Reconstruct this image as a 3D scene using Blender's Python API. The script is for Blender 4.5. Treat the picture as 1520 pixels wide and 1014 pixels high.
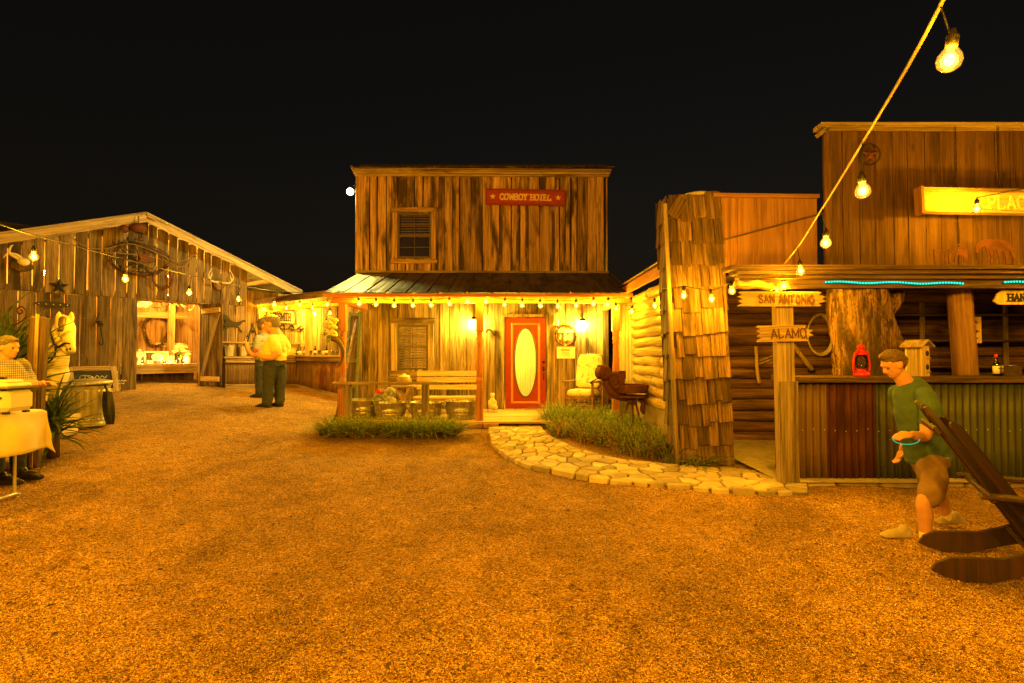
import bpy, math, random
import numpy as np
from mathutils import Matrix, Vector
random.seed(7); np.random.seed(7)
R = math.radians; PI = math.pi
scene = bpy.context.scene
COL = scene.collection
for o in list(bpy.data.objects): bpy.data.objects.remove(o)

# ---------------------------------------------------------------- camera
F = 800.0                                   # focal length in photograph pixels (1520 wide)
PITCH = math.atan(18 / F)
cam = bpy.data.cameras.new('camera'); cam.lens = F / 1520 * 36; cam.sensor_width = 36
cam.clip_start = .05; cam.clip_end = 2000
camo = bpy.data.objects.new('camera', cam); COL.objects.link(camo)
camo.location = (0, 0, 1.5); camo.rotation_euler = (PI / 2 + PITCH, 0, 0)
scene.camera = camo

# ---------------------------------------------------------------- night sky, moonlight, exposure
SUN_EL, SUN_AZ = R(24), R(200)
world = bpy.data.worlds.new('World'); scene.world = world; world.use_nodes = True
wn = world.node_tree.nodes; wl = world.node_tree.links
bg = wn['Background']
sky = wn.new('ShaderNodeTexSky'); sky.sky_type = 'NISHITA'; sky.sun_disc = False
sky.sun_elevation = SUN_EL; sky.sun_rotation = SUN_AZ; sky.air_density = 1.6; sky.dust_density = 4
warm = wn.new('ShaderNodeMixRGB'); warm.blend_type = 'MULTIPLY'; warm.inputs[0].default_value = 1
warm.inputs[2].default_value = (1, .62, .42, 1)      # night glow of the lamps in the air
wl.new(sky.outputs[0], warm.inputs[1]); wl.new(warm.outputs[0], bg.inputs[0])
bg.inputs[1].default_value = .0005
sun = bpy.data.lights.new('moon', 'SUN'); sun.energy = .004; sun.angle = R(.5); sun.color = (.8, .88, 1)
suno = bpy.data.objects.new('moon', sun); COL.objects.link(suno)
suno.rotation_euler = (R(66), 0, R(-20))
scene.view_settings.view_transform = 'Standard'; scene.view_settings.look = 'None'
scene.view_settings.exposure = 2.35; scene.view_settings.gamma = 1
scene.view_settings.use_curve_mapping = False
scene.render.engine = 'CYCLES'
scene.cycles.use_denoising = True
try:
    scene.cycles.denoiser = 'OPENIMAGEDENOISE'
    scene.cycles.denoising_prefilter = 'ACCURATE'
except Exception: pass
scene.cycles.max_bounces = 6; scene.cycles.diffuse_bounces = 3; scene.cycles.glossy_bounces = 3
scene.cycles.transparent_max_bounces = 12; scene.cycles.sample_clamp_indirect = 4
scene.cycles.use_light_tree = True

# ---------------------------------------------------------------- site geometry
def sp(x, k=1.2):                            # smooth max(0,x)
    return k * math.log1p(math.exp(max(-40, min(40, x / k)))) if x < 40 * k else x
def gz(x, y):                                # the yard rises towards the barn on the left
    yy = min(max(y, 0), 13.5)
    return .02 * (sp(min(y, 16) - 6) - sp(-6)) + .0072 * sp(-x - 2.2, .8) * yy
def ray(u, v):
    yv = -(v - 507) / F
    return Vector(((u - 760) / F, math.cos(PITCH) - math.sin(PITCH) * yv, math.sin(PITCH) + math.cos(PITCH) * yv))
def P(u, v, Y):                              # a photo position at a known distance
    d = ray(u, v); return Vector((0, 0, 1.5)) + d * (Y / d.y)
def G(u, v):                                 # a photo position on the ground
    d = ray(u, v); lo, hi = 1.0, 60.0
    for _ in range(60):
        m = (lo + hi) / 2; p = Vector((0, 0, 1.5)) + d * m
        if p.z > gz(p.x, p.y): lo = m
        else: hi = m
    return Vector((0, 0, 1.5)) + d * lo

# ---------------------------------------------------------------- mesh building
def rnd(a, b): return random.uniform(a, b)
def T(x=0, y=0, z=0): return Matrix.Translation((x, y, z))
def RX(a): return Matrix.Rotation(a, 4, 'X')
def RY(a): return Matrix.Rotation(a, 4, 'Y')
def RZ(a): return Matrix.Rotation(a, 4, 'Z')
def frame(o, yaw=0): return Matrix.Translation(o) @ RZ(yaw)

def link(name, mesh, mat, parent=None, M=None, label=None, cat=None, group=None, kind=None):
    o = bpy.data.objects.new(name, mesh); COL.objects.link(o)
    if M is not None: o.matrix_basis = M
    if mat is not None and mesh is not None and hasattr(mesh, 'materials') and len(mesh.materials) == 0: mesh.materials.append(mat)
    if parent is not None:
        o.parent = parent; o.matrix_parent_inverse = parent.matrix_basis.inverted()
    tag(o, label, cat, group, kind)
    return o
def tag(o, label=None, cat=None, group=None, kind=None):
    if label: o['label'] = label
    if cat: o['category'] = cat
    if group: o['group'] = group
    if kind: o['kind'] = kind
    return o
def thing(name, label, cat, loc=(0, 0, 0), yaw=0, group=None):
    return link(name, None, None, None, frame(loc, yaw), label, cat, group)
def part_empty(name, parent, loc=(0, 0, 0)):
    return link(name, None, None, parent, frame(loc))

class MB:
    def __init__(s): s.v = []; s.f = []; s.sm = []
    def add(s, vs, fs, M=None, smooth=False):
        b = len(s.v)
        s.v += [tuple(M @ Vector(p)) if M is not None else tuple(p) for p in vs]
        s.f += [tuple(b + i for i in f) for f in fs]; s.sm += [smooth] * len(fs)
        return s
    def box(s, c, d, M=None, ch=0):
        x, y, z = d[0] / 2, d[1] / 2, d[2] / 2
        T0 = Matrix.Translation(c)
        if M is not None: T0 = T0 @ M
        if ch <= 0:
            vs = [(-x, -y, -z), (x, -y, -z), (x, y, -z), (-x, y, -z), (-x, -y, z), (x, -y, z), (x, y, z), (-x, y, z)]
            fs = [(0, 3, 2, 1), (4, 5, 6, 7), (0, 1, 5, 4), (1, 2, 6, 5), (2, 3, 7, 6), (3, 0, 4, 7)]
            return s.add(vs, fs, T0)
        ch = min(ch, x * .9, y * .9, z * .9); vs = []; fs = []
        def vid(sx, sy, sz, a):
            p = [sx * (x - ch), sy * (y - ch), sz * (z - ch)]; p[a] = (sx, sy, sz)[a] * (x, y, z)[a]
            vs.append(tuple(p)); return len(vs) - 1
        I = {}
        for sx in (-1, 1):
            for sy in (-1, 1):
                for sz in (-1, 1):
                    for a in range(3): I[sx, sy, sz, a] = vid(sx, sy, sz, a)
        for a in range(3):
            b, c2 = (a + 1) % 3, (a + 2) % 3
            for sg in (-1, 1):
                q = []
                for sb, sc in ((-1, -1), (1, -1), (1, 1), (-1, 1)):
                    k = [0, 0, 0]; k[a] = sg; k[b] = sb; k[c2] = sc; q.append(I[k[0], k[1], k[2], a])
                fs.append(tuple(q if sg > 0 else q[::-1]))
            for sb in (-1, 1):
                for sc in (-1, 1):
                    def key(sa, axis):
                        k = [0, 0, 0]; k[a] = sa; k[b] = sb; k[c2] = sc; return I[k[0], k[1], k[2], axis]
                    q = (key(-1, b), key(1, b), key(1, c2), key(-1, c2))
                    fs.append(q if sb * sc < 0 else q[::-1])
        for sx in (-1, 1):
            for sy in (-1, 1):
                for sz in (-1, 1):
                    t = (I[sx, sy, sz, 0], I[sx, sy, sz, 1], I[sx, sy, sz, 2])
                    fs.append(t if sx * sy * sz > 0 else t[::-1])
        return s.add(vs, fs, T0)
    def tube(s, pts, r, n=8, M=None, cap=True, closed=False, flat=1.0):
        pts = [Vector(p) for p in pts]; k = len(pts); vs = []; fs = []
        rr = r if isinstance(r, (list, tuple)) else [r] * k
        up = None
        for i, p in enumerate(pts):
            a = pts[(i - 1) % k] if (i > 0 or closed) else p
            b = pts[(i + 1) % k] if (i < k - 1 or closed) else p
            d = (b - a); d = d.normalized() if d.length > 1e-9 else Vector((0, 0, 1))
            if up is None:
                up = Vector((0, 0, 1)) if abs(d.z) < .9 else Vector((0, 1, 0))
            sx = d.cross(up)
            if sx.length < 1e-6: sx = d.cross(Vector((1, 0, 0)))
            sx.normalize(); up = sx.cross(d).normalized()
            for j in range(n):
                t = 2 * PI * j / n
                vs.append(p + sx * math.cos(t) * rr[i] + up * math.sin(t) * rr[i] * flat)
        for i in range(k if closed else k - 1):
            for j in range(n):
                a, b = i * n + j, i * n + (j + 1) % n
                c, d = ((i + 1) % k) * n + (j + 1) % n, ((i + 1) % k) * n + j
                fs.append((a, b, c, d))
        if cap and not closed:
            fs.append(tuple(range(n - 1, -1, -1))); fs.append(tuple((k - 1) * n + j for j in range(n)))
        return s.add(vs, fs, M, True)
    def lathe(s, prof, n=20, M=None, wob=0, sx=1, sy=1):
        vs = []; fs = []
        for r, z in prof:
            for j in range(n):
                t = 2 * PI * j / n
                vs.append((r * math.cos(t) * sx, r * math.sin(t) * sy, z))
        for i in range(len(prof) - 1):
            for j in range(n):
                fs.append((i * n + j, i * n + (j + 1) % n, (i + 1) * n + (j + 1) % n, (i + 1) * n + j))
        if prof[0][0] > 1e-4: fs.append(tuple(range(n - 1, -1, -1)))
        if prof[-1][0] > 1e-4: fs.append(tuple((len(prof) - 1) * n + j for j in range(n)))
        return s.add(vs, fs, M, True)
    def ball(s, c, r, n=12, m=8, M=None):
        r = r if isinstance(r, (tuple, list)) else (r, r, r)
        vs = [(0, 0, -1)]; fs = []
        for i in range(1, m):
            a = -PI / 2 + PI * i / m
            for j in range(n):
                t = 2 * PI * j / n; vs.append((math.cos(a) * math.cos(t), math.cos(a) * math.sin(t), math.sin(a)))
        vs.append((0, 0, 1)); L = len(vs) - 1
        for j in range(n): fs.append((0, 1 + (j + 1) % n, 1 + j)); fs.append((L, L - n + j, L - n + (j + 1) % n))
        for i in range(m - 2):
            for j in range(n):
                a = 1 + i * n + j; b = 1 + i * n + (j + 1) % n; fs.append((a, b, b + n, a + n))
        X = Matrix.Translation(c) @ (M if M is not None else Matrix()) @ Matrix.Diagonal((*r, 1))
        return s.add(vs, fs, X, True)
    def prism(s, poly, y0, y1, M=None):      # polygon in x,z pushed along y
        n = len(poly)
        ar = sum(poly[i][0] * poly[(i + 1) % n][1] - poly[(i + 1) % n][0] * poly[i][1] for i in range(n))
        if ar < 0: poly = poly[::-1]
        if y0 > y1: y0, y1 = y1, y0
        vs = [(p[0], y0, p[1]) for p in poly] + [(p[0], y1, p[1]) for p in poly]
        fs = [tuple(range(n)), tuple(range(2 * n - 1, n - 1, -1))]
        for i in range(n): fs.append((i, n + i, n + (i + 1) % n, (i + 1) % n))
        return s.add(vs, fs, M)
    def sheet(s, rows, M=None, smooth=True, close=False):     # rows of points -> quads
        h, w = len(rows), len(rows[0]); vs = [p for r in rows for p in r]; fs = []
        for i in range(h - 1):
            for j in range(w if close else w - 1):
                fs.append((i * w + j, i * w + (j + 1) % w, (i + 1) * w + (j + 1) % w, (i + 1) * w + j))
        return s.add(vs, fs, M, smooth)
    def mesh(s, name):
        me = bpy.data.meshes.new(name); me.from_pydata(s.v, [], s.f); me.update()
        if any(s.sm): me.polygons.foreach_set('use_smooth', s.sm)
        return me
    def build(s, name, mat, parent=None, M=None, label=None, cat=None, group=None, kind=None):
        return link(name, s.mesh(name), mat, parent, M, label, cat, group, kind)

def solidify(o, t, off=-1):
    m = o.modifiers.new('thick', 'SOLIDIFY'); m.thickness = t; m.offset = off; return o
def fuse(o, vox=.02, it=3, smooth=.5):       # one continuous surface out of overlapping volumes
    m = o.modifiers.new('fuse', 'REMESH'); m.mode = 'VOXEL'; m.voxel_size = vox; m.use_smooth_shade = True
    if it:
        k = o.modifiers.new('soft', 'SMOOTH'); k.iterations = it; k.factor = smooth
    return o
def spline(pts, n=6):
    pts = [Vector(p) for p in pts]; out = []
    for i in range(len(pts) - 1):
        p0 = pts[max(i - 1, 0)]; p1 = pts[i]; p2 = pts[i + 1]; p3 = pts[min(i + 2, len(pts) - 1)]
        for k in range(n):
            t = k / n
            out.append(.5 * ((2 * p1) + (p2 - p0) * t + (2 * p0 - 5 * p1 + 4 * p2 - p3) * t * t + (3 * p1 - p0 - 3 * p2 + p3) * t ** 3))
    out.append(pts[-1]); return out

def plank(name, p0, p1, w, t, nrm, mat, parent, M=None, jit=.0, ch=.004, warp=0., label=None):
    """a board from p0 to p1 (frame coordinates), own origin, local z along its length, local y along the normal"""
    p0, p1, nrm = Vector(p0), Vector(p1), Vector(nrm).normalized()
    d = p1 - p0; L = d.length; z = d.normalized(); y = (nrm - z * nrm.dot(z)).normalized(); x = y.cross(z)
    B = Matrix(((x.x, y.x, z.x, 0), (x.y, y.y, z.y, 0), (x.z, y.z, z.z, 0), (0, 0, 0, 1)))
    Mx = Matrix.Translation((p0 + p1) / 2) @ B
    if M is not None: Mx = M @ Mx
    mb = MB(); mb.box((0, 0, 0), (w, t, L), ch=min(ch, t * .3))
    if jit: mb.v = [(a + rnd(-jit, jit), b + rnd(-jit, jit) * .5, c + rnd(-jit, jit) * 2) for a, b, c in mb.v]
    return mb.build(name, mat, parent, Mx, label)

def boards(name, M, x0, x1, zb, zt, mat, parent, wmin=.14, wmax=.26, openings=(), gap=.006, t=.022, y=0., jit=.003, rag=0., tilt=.004):
    """vertical boards on a wall in frame M (outside is -y); openings are (x0,x1,z0,z1); zb/zt may be functions of x"""
    fb = zb if callable(zb) else (lambda x: zb); ft = zt if callable(zt) else (lambda x: zt)
    cuts = sorted({round(c, 3) for o in openings for c in o[:2] if x0 < c < x1})
    xs = [x0]; tgt = cuts + [x1]
    for c in tgt:
        a = xs[-1]; n = max(1, round((c - a) / ((wmin + wmax) / 2)))
        ws = [rnd(wmin, wmax) for _ in range(n)]; k = (c - a) / sum(ws); acc = a
        for w in ws: acc += w * k; xs.append(acc)
        xs[-1] = c
    out = []
    for a, b in zip(xs, xs[1:]):
        xc = (a + b) / 2; iv = [(fb(xc), ft(xc))]
        for (ox0, ox1, oz0, oz1) in openings:
            if ox0 - 1e-4 <= xc <= ox1 + 1e-4:
                nv = []
                for lo, hi in iv:
                    if oz0 > lo: nv.append((lo, min(oz0, hi)))
                    if oz1 < hi: nv.append((max(oz1, lo), hi))
                iv = [i for i in nv if i[1] - i[0] > .02]
        yy = y - rnd(0, .014)
        for lo, hi in iv:
            r = rnd(-rag, rag) if rag else 0
            dx = rnd(-tilt, tilt)
            out.append(plank(name, (xc - dx, yy, lo), (xc + dx, yy, hi + r), b - a - gap * rnd(.3, 1.7), t, (0, -1, 0), mat, parent, M, jit))
    return out

def corrugated(x0, x1, z0, z1, pitch=.076, depth=.012, per=8, wave=0):
    n = max(2, int((x1 - x0) / pitch * per)); mb = MB(); rows = []
    for z in (z0, (z0 * 2 + z1) / 3, (z0 + 2 * z1) / 3, z1):
        rows.append([(x0 + (x1 - x0) * i / n, -depth * math.sin(2 * PI * (x1 - x0) * i / n / pitch), z + (rnd(-.01, .01) if z in (z0,) else 0)) for i in range(n + 1)])
    return mb.sheet(rows)

def copy_tree(o, parent=None):
    c = o.copy(); COL.objects.link(c)
    if parent is not None: c.parent = parent
    for ch in [x for x in bpy.data.objects if x.parent == o]: copy_tree(ch, c)
    return c

# stroke lettering with slab feet
ST = {'A': [[(0, 0), (.36, 1), (.72, 0)], [(.14, .36), (.58, .36)]], 'B': [[(0, 0), (0, 1), (.45, 1), (.6, .78), (.45, .53), (0, .53)], [(.45, .53), (.66, .27), (.48, 0), (0, 0)]],
      'C': [[(.66, .76), (.5, 1), (.2, 1), (0, .75), (0, .25), (.2, 0), (.5, 0), (.66, .24)]], 'D': [[(0, 0), (0, 1), (.4, 1), (.66, .7), (.66, .3), (.4, 0), (0, 0)]],
      'E': [[(.6, 1), (0, 1), (0, 0), (.6, 0)], [(0, .52), (.46, .52)]], 'G': [[(.66, .78), (.5, 1), (.2, 1), (0, .75), (0, .25), (.2, 0), (.5, 0), (.66, .2), (.66, .45), (.38, .45)]],
      'H': [[(0, 0), (0, 1)], [(.62, 0), (.62, 1)], [(0, .5), (.62, .5)]], 'I': [[(.1, 0), (.1, 1)]], 'K': [[(0, 0), (0, 1)], [(.6, 1), (0, .45), (.64, 0)]],
      'L': [[(0, 1), (0, 0), (.55, 0), (.55, .22)]], 'M': [[(0, 0), (0, 1), (.4, .3), (.8, 1), (.8, 0)]], 'N': [[(0, 0), (0, 1), (.6, 0), (.6, 1)]],
      'O': [[(.2, 0), (0, .25), (0, .75), (.2, 1), (.46, 1), (.66, .75), (.66, .25), (.46, 0), (.2, 0)]], 'P': [[(0, 0), (0, 1), (.45, 1), (.62, .76), (.45, .48), (0, .48)]],
      'R': [[(0, 0), (0, 1), (.45, 1), (.62, .76), (.45, .5), (0, .5)], [(.35, .5), (.64, 0)]], 'S': [[(.58, .8), (.45, 1), (.15, 1), (0, .76), (.12, .56), (.48, .44), (.6, .22), (.45, 0), (.15, 0), (0, .2)]],
      'T': [[(0, 1), (.64, 1)], [(.32, 0), (.32, 1)]], 'U': [[(0, 1), (0, .2), (.2, 0), (.42, 0), (.62, .2), (.62, 1)]], 'W': [[(0, 1), (.2, 0), (.45, .8), (.7, 0), (.9, 1)]],
      'Y': [[(0, 1), (.33, .5), (.66, 1)], [(.33, .5), (.33, 0)]], ' ': []}
def letters(txt, h, wt, depth, serif=True, jit=0., gapf=.24, wide=1.):
    mb = MB(); x = 0; k = 0
    for c in txt:
        w = max([p[0] for s in ST[c] for p in s] or [.35])
        for s in ST[c]:
            pts = [(x + p[0] * h * wide + rnd(-jit, jit), p[1] * h + rnd(-jit, jit)) for p in s]
            for a, b in zip(pts, pts[1:]):
                L = math.hypot(b[0] - a[0], b[1] - a[1]); an = math.atan2(b[1] - a[1], b[0] - a[0])
                k += 1; d = depth + .0004 * (k % 5)
                mb.box(((a[0] + b[0]) / 2, -d / 2, (a[1] + b[1]) / 2), (L + wt * .8, d, wt), RY(-an))
            if serif:
                for q in (pts[0], pts[-1]):
                    k += 1; d = depth + .0005 * (k % 4) + .0003
                    if q[1] < h * .1 or q[1] > h * .9: mb.box((q[0], -d / 2, q[1]), (wt * 2.3, d, wt * .7))
        x += (w * wide + gapf) * h
    x -= gapf * h
    mb.v = [(p[0] - x / 2, p[1], p[2] - h / 2) for p in mb.v]
    return mb
def star_poly(r, r2=None, n=5, rot=PI / 2):
    r2 = r2 or r * .42
    return [((r if i % 2 == 0 else r2) * math.cos(rot + PI * i / n), (r if i % 2 == 0 else r2) * math.sin(rot + PI * i / n)) for i in range(2 * n)]
# ---------------------------------------------------------------- materials
MATS = {}
class NT:
    def __init__(s, name):
        s.m = bpy.data.materials.new(name); s.m.use_nodes = True; s.t = s.m.node_tree; MATS[name] = s.m
        s.b = s.t.nodes['Principled BSDF']; s.out = s.t.nodes['Material Output']
    def n(s, ty, **k):
        x = s.t.nodes.new('ShaderNode' + ty)
        for a, b in k.items(): setattr(x, a, b)
        return x
    def l(s, a, b): s.t.links.new(a, b)
    def val(s, op, a, b=None, c=None, clamp=False):
        x = s.n('Math', operation=op, use_clamp=clamp)
        for i, q in enumerate((a, b, c)):
            if q is None: continue
            if isinstance(q, (int, float)): x.inputs[i].default_value = q
            else: s.l(q, x.inputs[i])
        return x.outputs[0]
    def mix(s, f, a, b, mode='MIX'):
        x = s.n('MixRGB', blend_type=mode)
        for i, q in enumerate((f, a, b)):
            if isinstance(q, (int, float)): x.inputs[i].default_value = q
            elif isinstance(q, tuple): x.inputs[i].default_value = (*q, 1)
            else: s.l(q, x.inputs[i])
        return x.outputs[0]
    def coords(s, rand=True):
        tc = s.n('TexCoord').outputs['Object']
        if not rand: return tc, None
        oi = s.n('ObjectInfo').outputs['Random']
        k = s.val('MULTIPLY', oi, 61.7); c = s.n('CombineXYZ')
        for i in range(3): s.l(k, c.inputs[i])
        a = s.n('VectorMath', operation='ADD'); s.l(tc, a.inputs[0]); s.l(c.outputs[0], a.inputs[1])
        return a.outputs[0], oi
    def noise(s, vec, scale, sc=5, detail=5, rough=.6, dist=0, out='Fac'):
        mp = s.n('Mapping'); s.l(vec, mp.inputs['Vector']); mp.inputs['Scale'].default_value = scale if isinstance(scale, tuple) else (scale,) * 3
        x = s.n('TexNoise'); s.l(mp.outputs[0], x.inputs['Vector']); x.inputs['Scale'].default_value = sc
        x.inputs['Detail'].default_value = detail; x.inputs['Roughness'].default_value = rough; x.inputs['Distortion'].default_value = dist
        return x.outputs[out]
    def ramp(s, f, *st):
        x = s.n('ValToRGB'); e = x.color_ramp.elements
        while len(e) < len(st): e.new(.5)
        for i, (p, c) in enumerate(st):
            e[i].position = p; e[i].color = (*c, 1) if isinstance(c, tuple) else (c, c, c, 1)
        s.l(f, x.inputs[0]); return x.outputs[0]
    def bump(s, h, strength=.5, dist=.01):
        x = s.n('Bump'); s.l(h, x.inputs['Height']); x.inputs['Strength'].default_value = strength; x.inputs['Distance'].default_value = dist
        s.l(x.outputs[0], s.b.inputs['Normal'])
    def set(s, col=None, rough=None, metal=None, spec=None):
        for nm, q in (('Base Color', col), ('Roughness', rough), ('Metallic', metal), ('Specular IOR Level', spec)):
            if q is None: continue
            if isinstance(q, (int, float)): s.b.inputs[nm].default_value = q
            elif isinstance(q, tuple): s.b.inputs[nm].default_value = (*q, 1)
            else: s.l(q, s.b.inputs[nm])
        return s.m

def wood(name, dark, light, stain=0., blot=(.03, .02, .014), rough=.82, g=1., var=.45, spec=.25, knots=True):
    m = NT(name); v, rn = m.coords()
    a = m.noise(v, (9 * g, 9 * g, .6 * g), 1, 7, .66, 1.2); b = m.noise(v, (60 * g, 60 * g, 1.6 * g), 1, 5, .72)
    f = m.val('ADD', m.val('MULTIPLY', a, .5), m.val('MULTIPLY', b, .5))
    col = m.ramp(f, (.36, tuple(c * .4 for c in dark)), (.46, dark), (.57, light), (.7, tuple(min(.9, c * 1.2) for c in light)))
    k = m.val('MULTIPLY_ADD', rn, 2 * var, 1 - var)
    cc = m.n('CombineXYZ')
    for i in range(3): m.l(k, cc.inputs[i])
    col = m.mix(1, col, cc.outputs[0], 'MULTIPLY')
    if stain:
        s = m.noise(v, (3.2, 3.2, .62), 1, 5, .6, .5)
        col = m.mix(m.ramp(s, (.6 - .2 * stain, 0.), (.72 - .2 * stain, .88)), col, blot)
    if knots:
        kn = m.n('TexVoronoi'); mp = m.n('Mapping'); m.l(v, mp.inputs[0]); mp.inputs['Scale'].default_value = (4.5, 4.5, 1.3)
        m.l(mp.outputs[0], kn.inputs['Vector']); kn.inputs['Scale'].default_value = 1
        col = m.mix(m.ramp(kn.outputs['Distance'], (.04, .75), (.11, 0.)), col, tuple(c * .35 for c in dark))
    m.bump(f, .55, .006)
    return m.set(col, rough, spec=spec)
def plain(name, col, rough=.6, metal=0., var=.18, sc=9., bump=.1, spec=.4, dirt=None, dirt_at=.58, ob=0.):
    m = NT(name); v, rn = m.coords()
    a = m.noise(v, 1., sc, 6, .65)
    c = m.mix(1, col, m.ramp(a, (.3, 1 - var), (.7, 1 + var * .5)), 'MULTIPLY')
    if ob:
        k = m.val('MULTIPLY_ADD', rn, 2 * ob, 1 - ob); cc = m.n('CombineXYZ'); [m.l(k, cc.inputs[i]) for i in range(3)]; c = m.mix(1, c, cc.outputs[0], 'MULTIPLY')
    if dirt:
        d = m.noise(v, 1., sc * .6, 7, .7, .4); c = m.mix(m.ramp(d, (dirt_at - .06, 0.), (dirt_at + .1, .9)), c, dirt)
    if bump: m.bump(m.noise(v, 1., sc * 6, 4, .6), bump, .004)
    return m.set(c, rough, metal, spec)
def emit(name, col, st):
    m = NT(name); e = m.n('Emission'); e.inputs[0].default_value = (*col, 1); e.inputs[1].default_value = st
    m.l(e.outputs[0], m.out.inputs[0]); return m.m
def glassy(name, tint=(.9, .9, .9), gloss=.12, rough=.03):
    m = NT(name); t = m.n('BsdfTransparent'); t.inputs[0].default_value = (*tint, 1)
    g = m.n('BsdfGlossy'); g.inputs['Roughness'].default_value = rough
    fr = m.n('LayerWeight'); fr.inputs[0].default_value = .35
    f = m.val('ADD', fr.outputs['Fresnel'], gloss, clamp=True)
    x = m.n('MixShader'); m.l(f, x.inputs[0]); m.l(t.outputs[0], x.inputs[1]); m.l(g.outputs[0], x.inputs[2]); m.l(x.outputs[0], m.out.inputs[0])
    return m.m
def metal_sheet(name, col, rust=(.16, .05, .02), at=.55, rough=.42, metal=.7):
    m = NT(name); v, rn = m.coords()
    a = m.noise(v, (3, 3, 1.2), 1, 7, .65, .3); f = m.ramp(a, (at - .08, 0.), (at + .08, 1.))
    streak = m.noise(v, (26, 26, .7), 1, 4, .6)
    c = m.mix(f, col, rust); c = m.mix(1, c, m.ramp(streak, (.3, .6), (.7, 1.2)), 'MULTIPLY')
    m.set(c, None, None, .4)
    m.l(m.val('MULTIPLY_ADD', f, .45, rough), m.b.inputs['Roughness']); m.l(m.val('MULTIPLY_ADD', f, -metal * .9, metal), m.b.inputs['Metallic'])
    m.bump(m.noise(v, 1., 60, 4, .6), .15, .003)
    return m.m

W_HOTEL_UP = wood('weathered_plank_dark', (.3, .185, .095), (.56, .36, .185), stain=.6, var=.42)
W_HOTEL_LO = wood('weathered_plank', (.19, .14, .09), (.44, .33, .21), stain=.22, var=.34)
W_BARN = wood('barn_plank', (.09, .061, .033), (.21, .148, .086), stain=.3, var=.34)
W_SHED = wood('shed_plank', (.25, .17, .09), (.5, .36, .2), stain=.12, var=.35)
W_INT = wood('cedar_plank', (.3, .16, .07), (.55, .34, .16), stain=.08, var=.4)
W_DARK = wood('old_dark_timber', (.07, .045, .03), (.17, .11, .07), var=.3)
W_TAN = wood('tan_timber', (.28, .2, .12), (.5, .38, .24), stain=.12, var=.2)
W_GREY = wood('grey_timber', (.17, .13, .09), (.34, .27, .19), var=.25)
W_POST = wood('red_brown_post', (.3, .12, .05), (.42, .19, .085), rough=.55, var=.1, knots=False)
W_BEAM = wood('red_brown_beam', (.36, .13, .045), (.48, .2, .08), rough=.5, var=.12, knots=False)
W_SHINGLE = wood('split_shingle', (.075, .046, .024), (.185, .12, .066), stain=.34, var=.5, g=1.6, knots=False)
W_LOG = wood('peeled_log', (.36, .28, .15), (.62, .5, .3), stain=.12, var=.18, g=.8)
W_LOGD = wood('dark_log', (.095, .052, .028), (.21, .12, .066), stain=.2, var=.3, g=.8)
W_FACADE = wood('facade_plank', (.07, .037, .016), (.122, .068, .031), stain=.06, var=.16)
W_TRUNK = wood('dead_trunk', (.045, .025, .012), (.25, .155, .08), stain=.45, g=1.5, var=.1, knots=False)
W_CHAIR = wood('mahogany_chair', (.018, .0055, .003), (.034, .011, .006), rough=.5, var=.12, knots=False, spec=.5)
W_SIGN = wood('varnished_sign', (.5, .34, .16), (.7, .52, .3), rough=.3, var=.05, spec=.6)
W_PINE = wood('yellow_pine', (.42, .3, .15), (.66, .5, .29), var=.15)
RED = plain('red_paint', (.28, .017, .008), .42, var=.2, dirt=(.2, .03, .015), dirt_at=.66)
REDSIGN = plain('red_sign_paint', (.33, .03, .015), .5, var=.25)
ORANGE = plain('orange_trim', (.6, .2, .06), .5)
INK = plain('burnt_letters', (.1, .04, .018), .8)
GOLD = plain('gold_letters', (.75, .52, .18), .5, var=.2)
CREAM = plain('cream_cloth', (.76, .66, .42), .9, var=.06, bump=.05)
def cloth_through(name, col):
    m = NT(name); m.set(col, .9); tr = m.n('BsdfTranslucent'); tr.inputs[0].default_value = (*col, 1)
    x = m.n('MixShader'); x.inputs[0].default_value = .5; m.l(m.b.outputs[0], x.inputs[1]); m.l(tr.outputs[0], x.inputs[2]); m.l(x.outputs[0], m.out.inputs[0]); return m.m
CURTAIN = cloth_through('curtain', (.82, .77, .6))
PAPER = plain('paper', (.82, .78, .68), .9, var=.1)
BLACK = plain('black_iron', (.025, .022, .02), .55, .5)
BLACKP = plain('black_plastic', (.012, .012, .014), .35, bump=.4, sc=14)
RUST = plain('rusty_iron', (.12, .04, .018), .75, .35, var=.45, dirt=(.05, .02, .012))
GALV = metal_sheet('galvanised', (.62, .61, .57), rust=(.4, .34, .27), at=.64, rough=.38, metal=.35)
TUBM = metal_sheet('tub_zinc', (.36, .35, .3), rust=(.22, .19, .14), at=.62, rough=.26, metal=.6)
CANM = metal_sheet('can_zinc', (.5, .49, .44), rust=(.34, .3, .23), at=.62, rough=.3, metal=.45)
ROOFM = metal_sheet('roof_metal', (.12, .1, .075), rust=(.065, .045, .028), at=.56, rough=.5, metal=.45)
ROOFG = metal_sheet('old_and_lit_roof_metal', (.3, .29, .2), rust=(.14, .1, .06), at=.6, rough=.5, metal=.35)
TINTAN = metal_sheet('tan_tin', (.16, .1, .052), rust=(.2, .1, .045), at=.6, rough=.6, metal=.25)
TINRUST = metal_sheet('rusted_tin', (.075, .02, .009), rust=(.04, .011, .005), at=.55, rough=.7, metal=.1)
TINGREEN = metal_sheet('green_grey_tin', (.075, .088, .05), rust=(.085, .052, .025), at=.63, rough=.55, metal=.3)
TINBAR = metal_sheet('brown_tin', (.3, .18, .08), rust=(.14, .05, .02), at=.5, rough=.55, metal=.3)
WHITEP = plain('white_enamel', (.78, .75, .68), .35, var=.06)
HORSEW = plain('ivory_fibreglass', (.62, .56, .42), .5, var=.12, dirt=(.4, .32, .2), dirt_at=.66)
HORN = plain('horn', (.62, .52, .36), .5, var=.25, dirt=(.2, .14, .08), dirt_at=.6)
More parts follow.
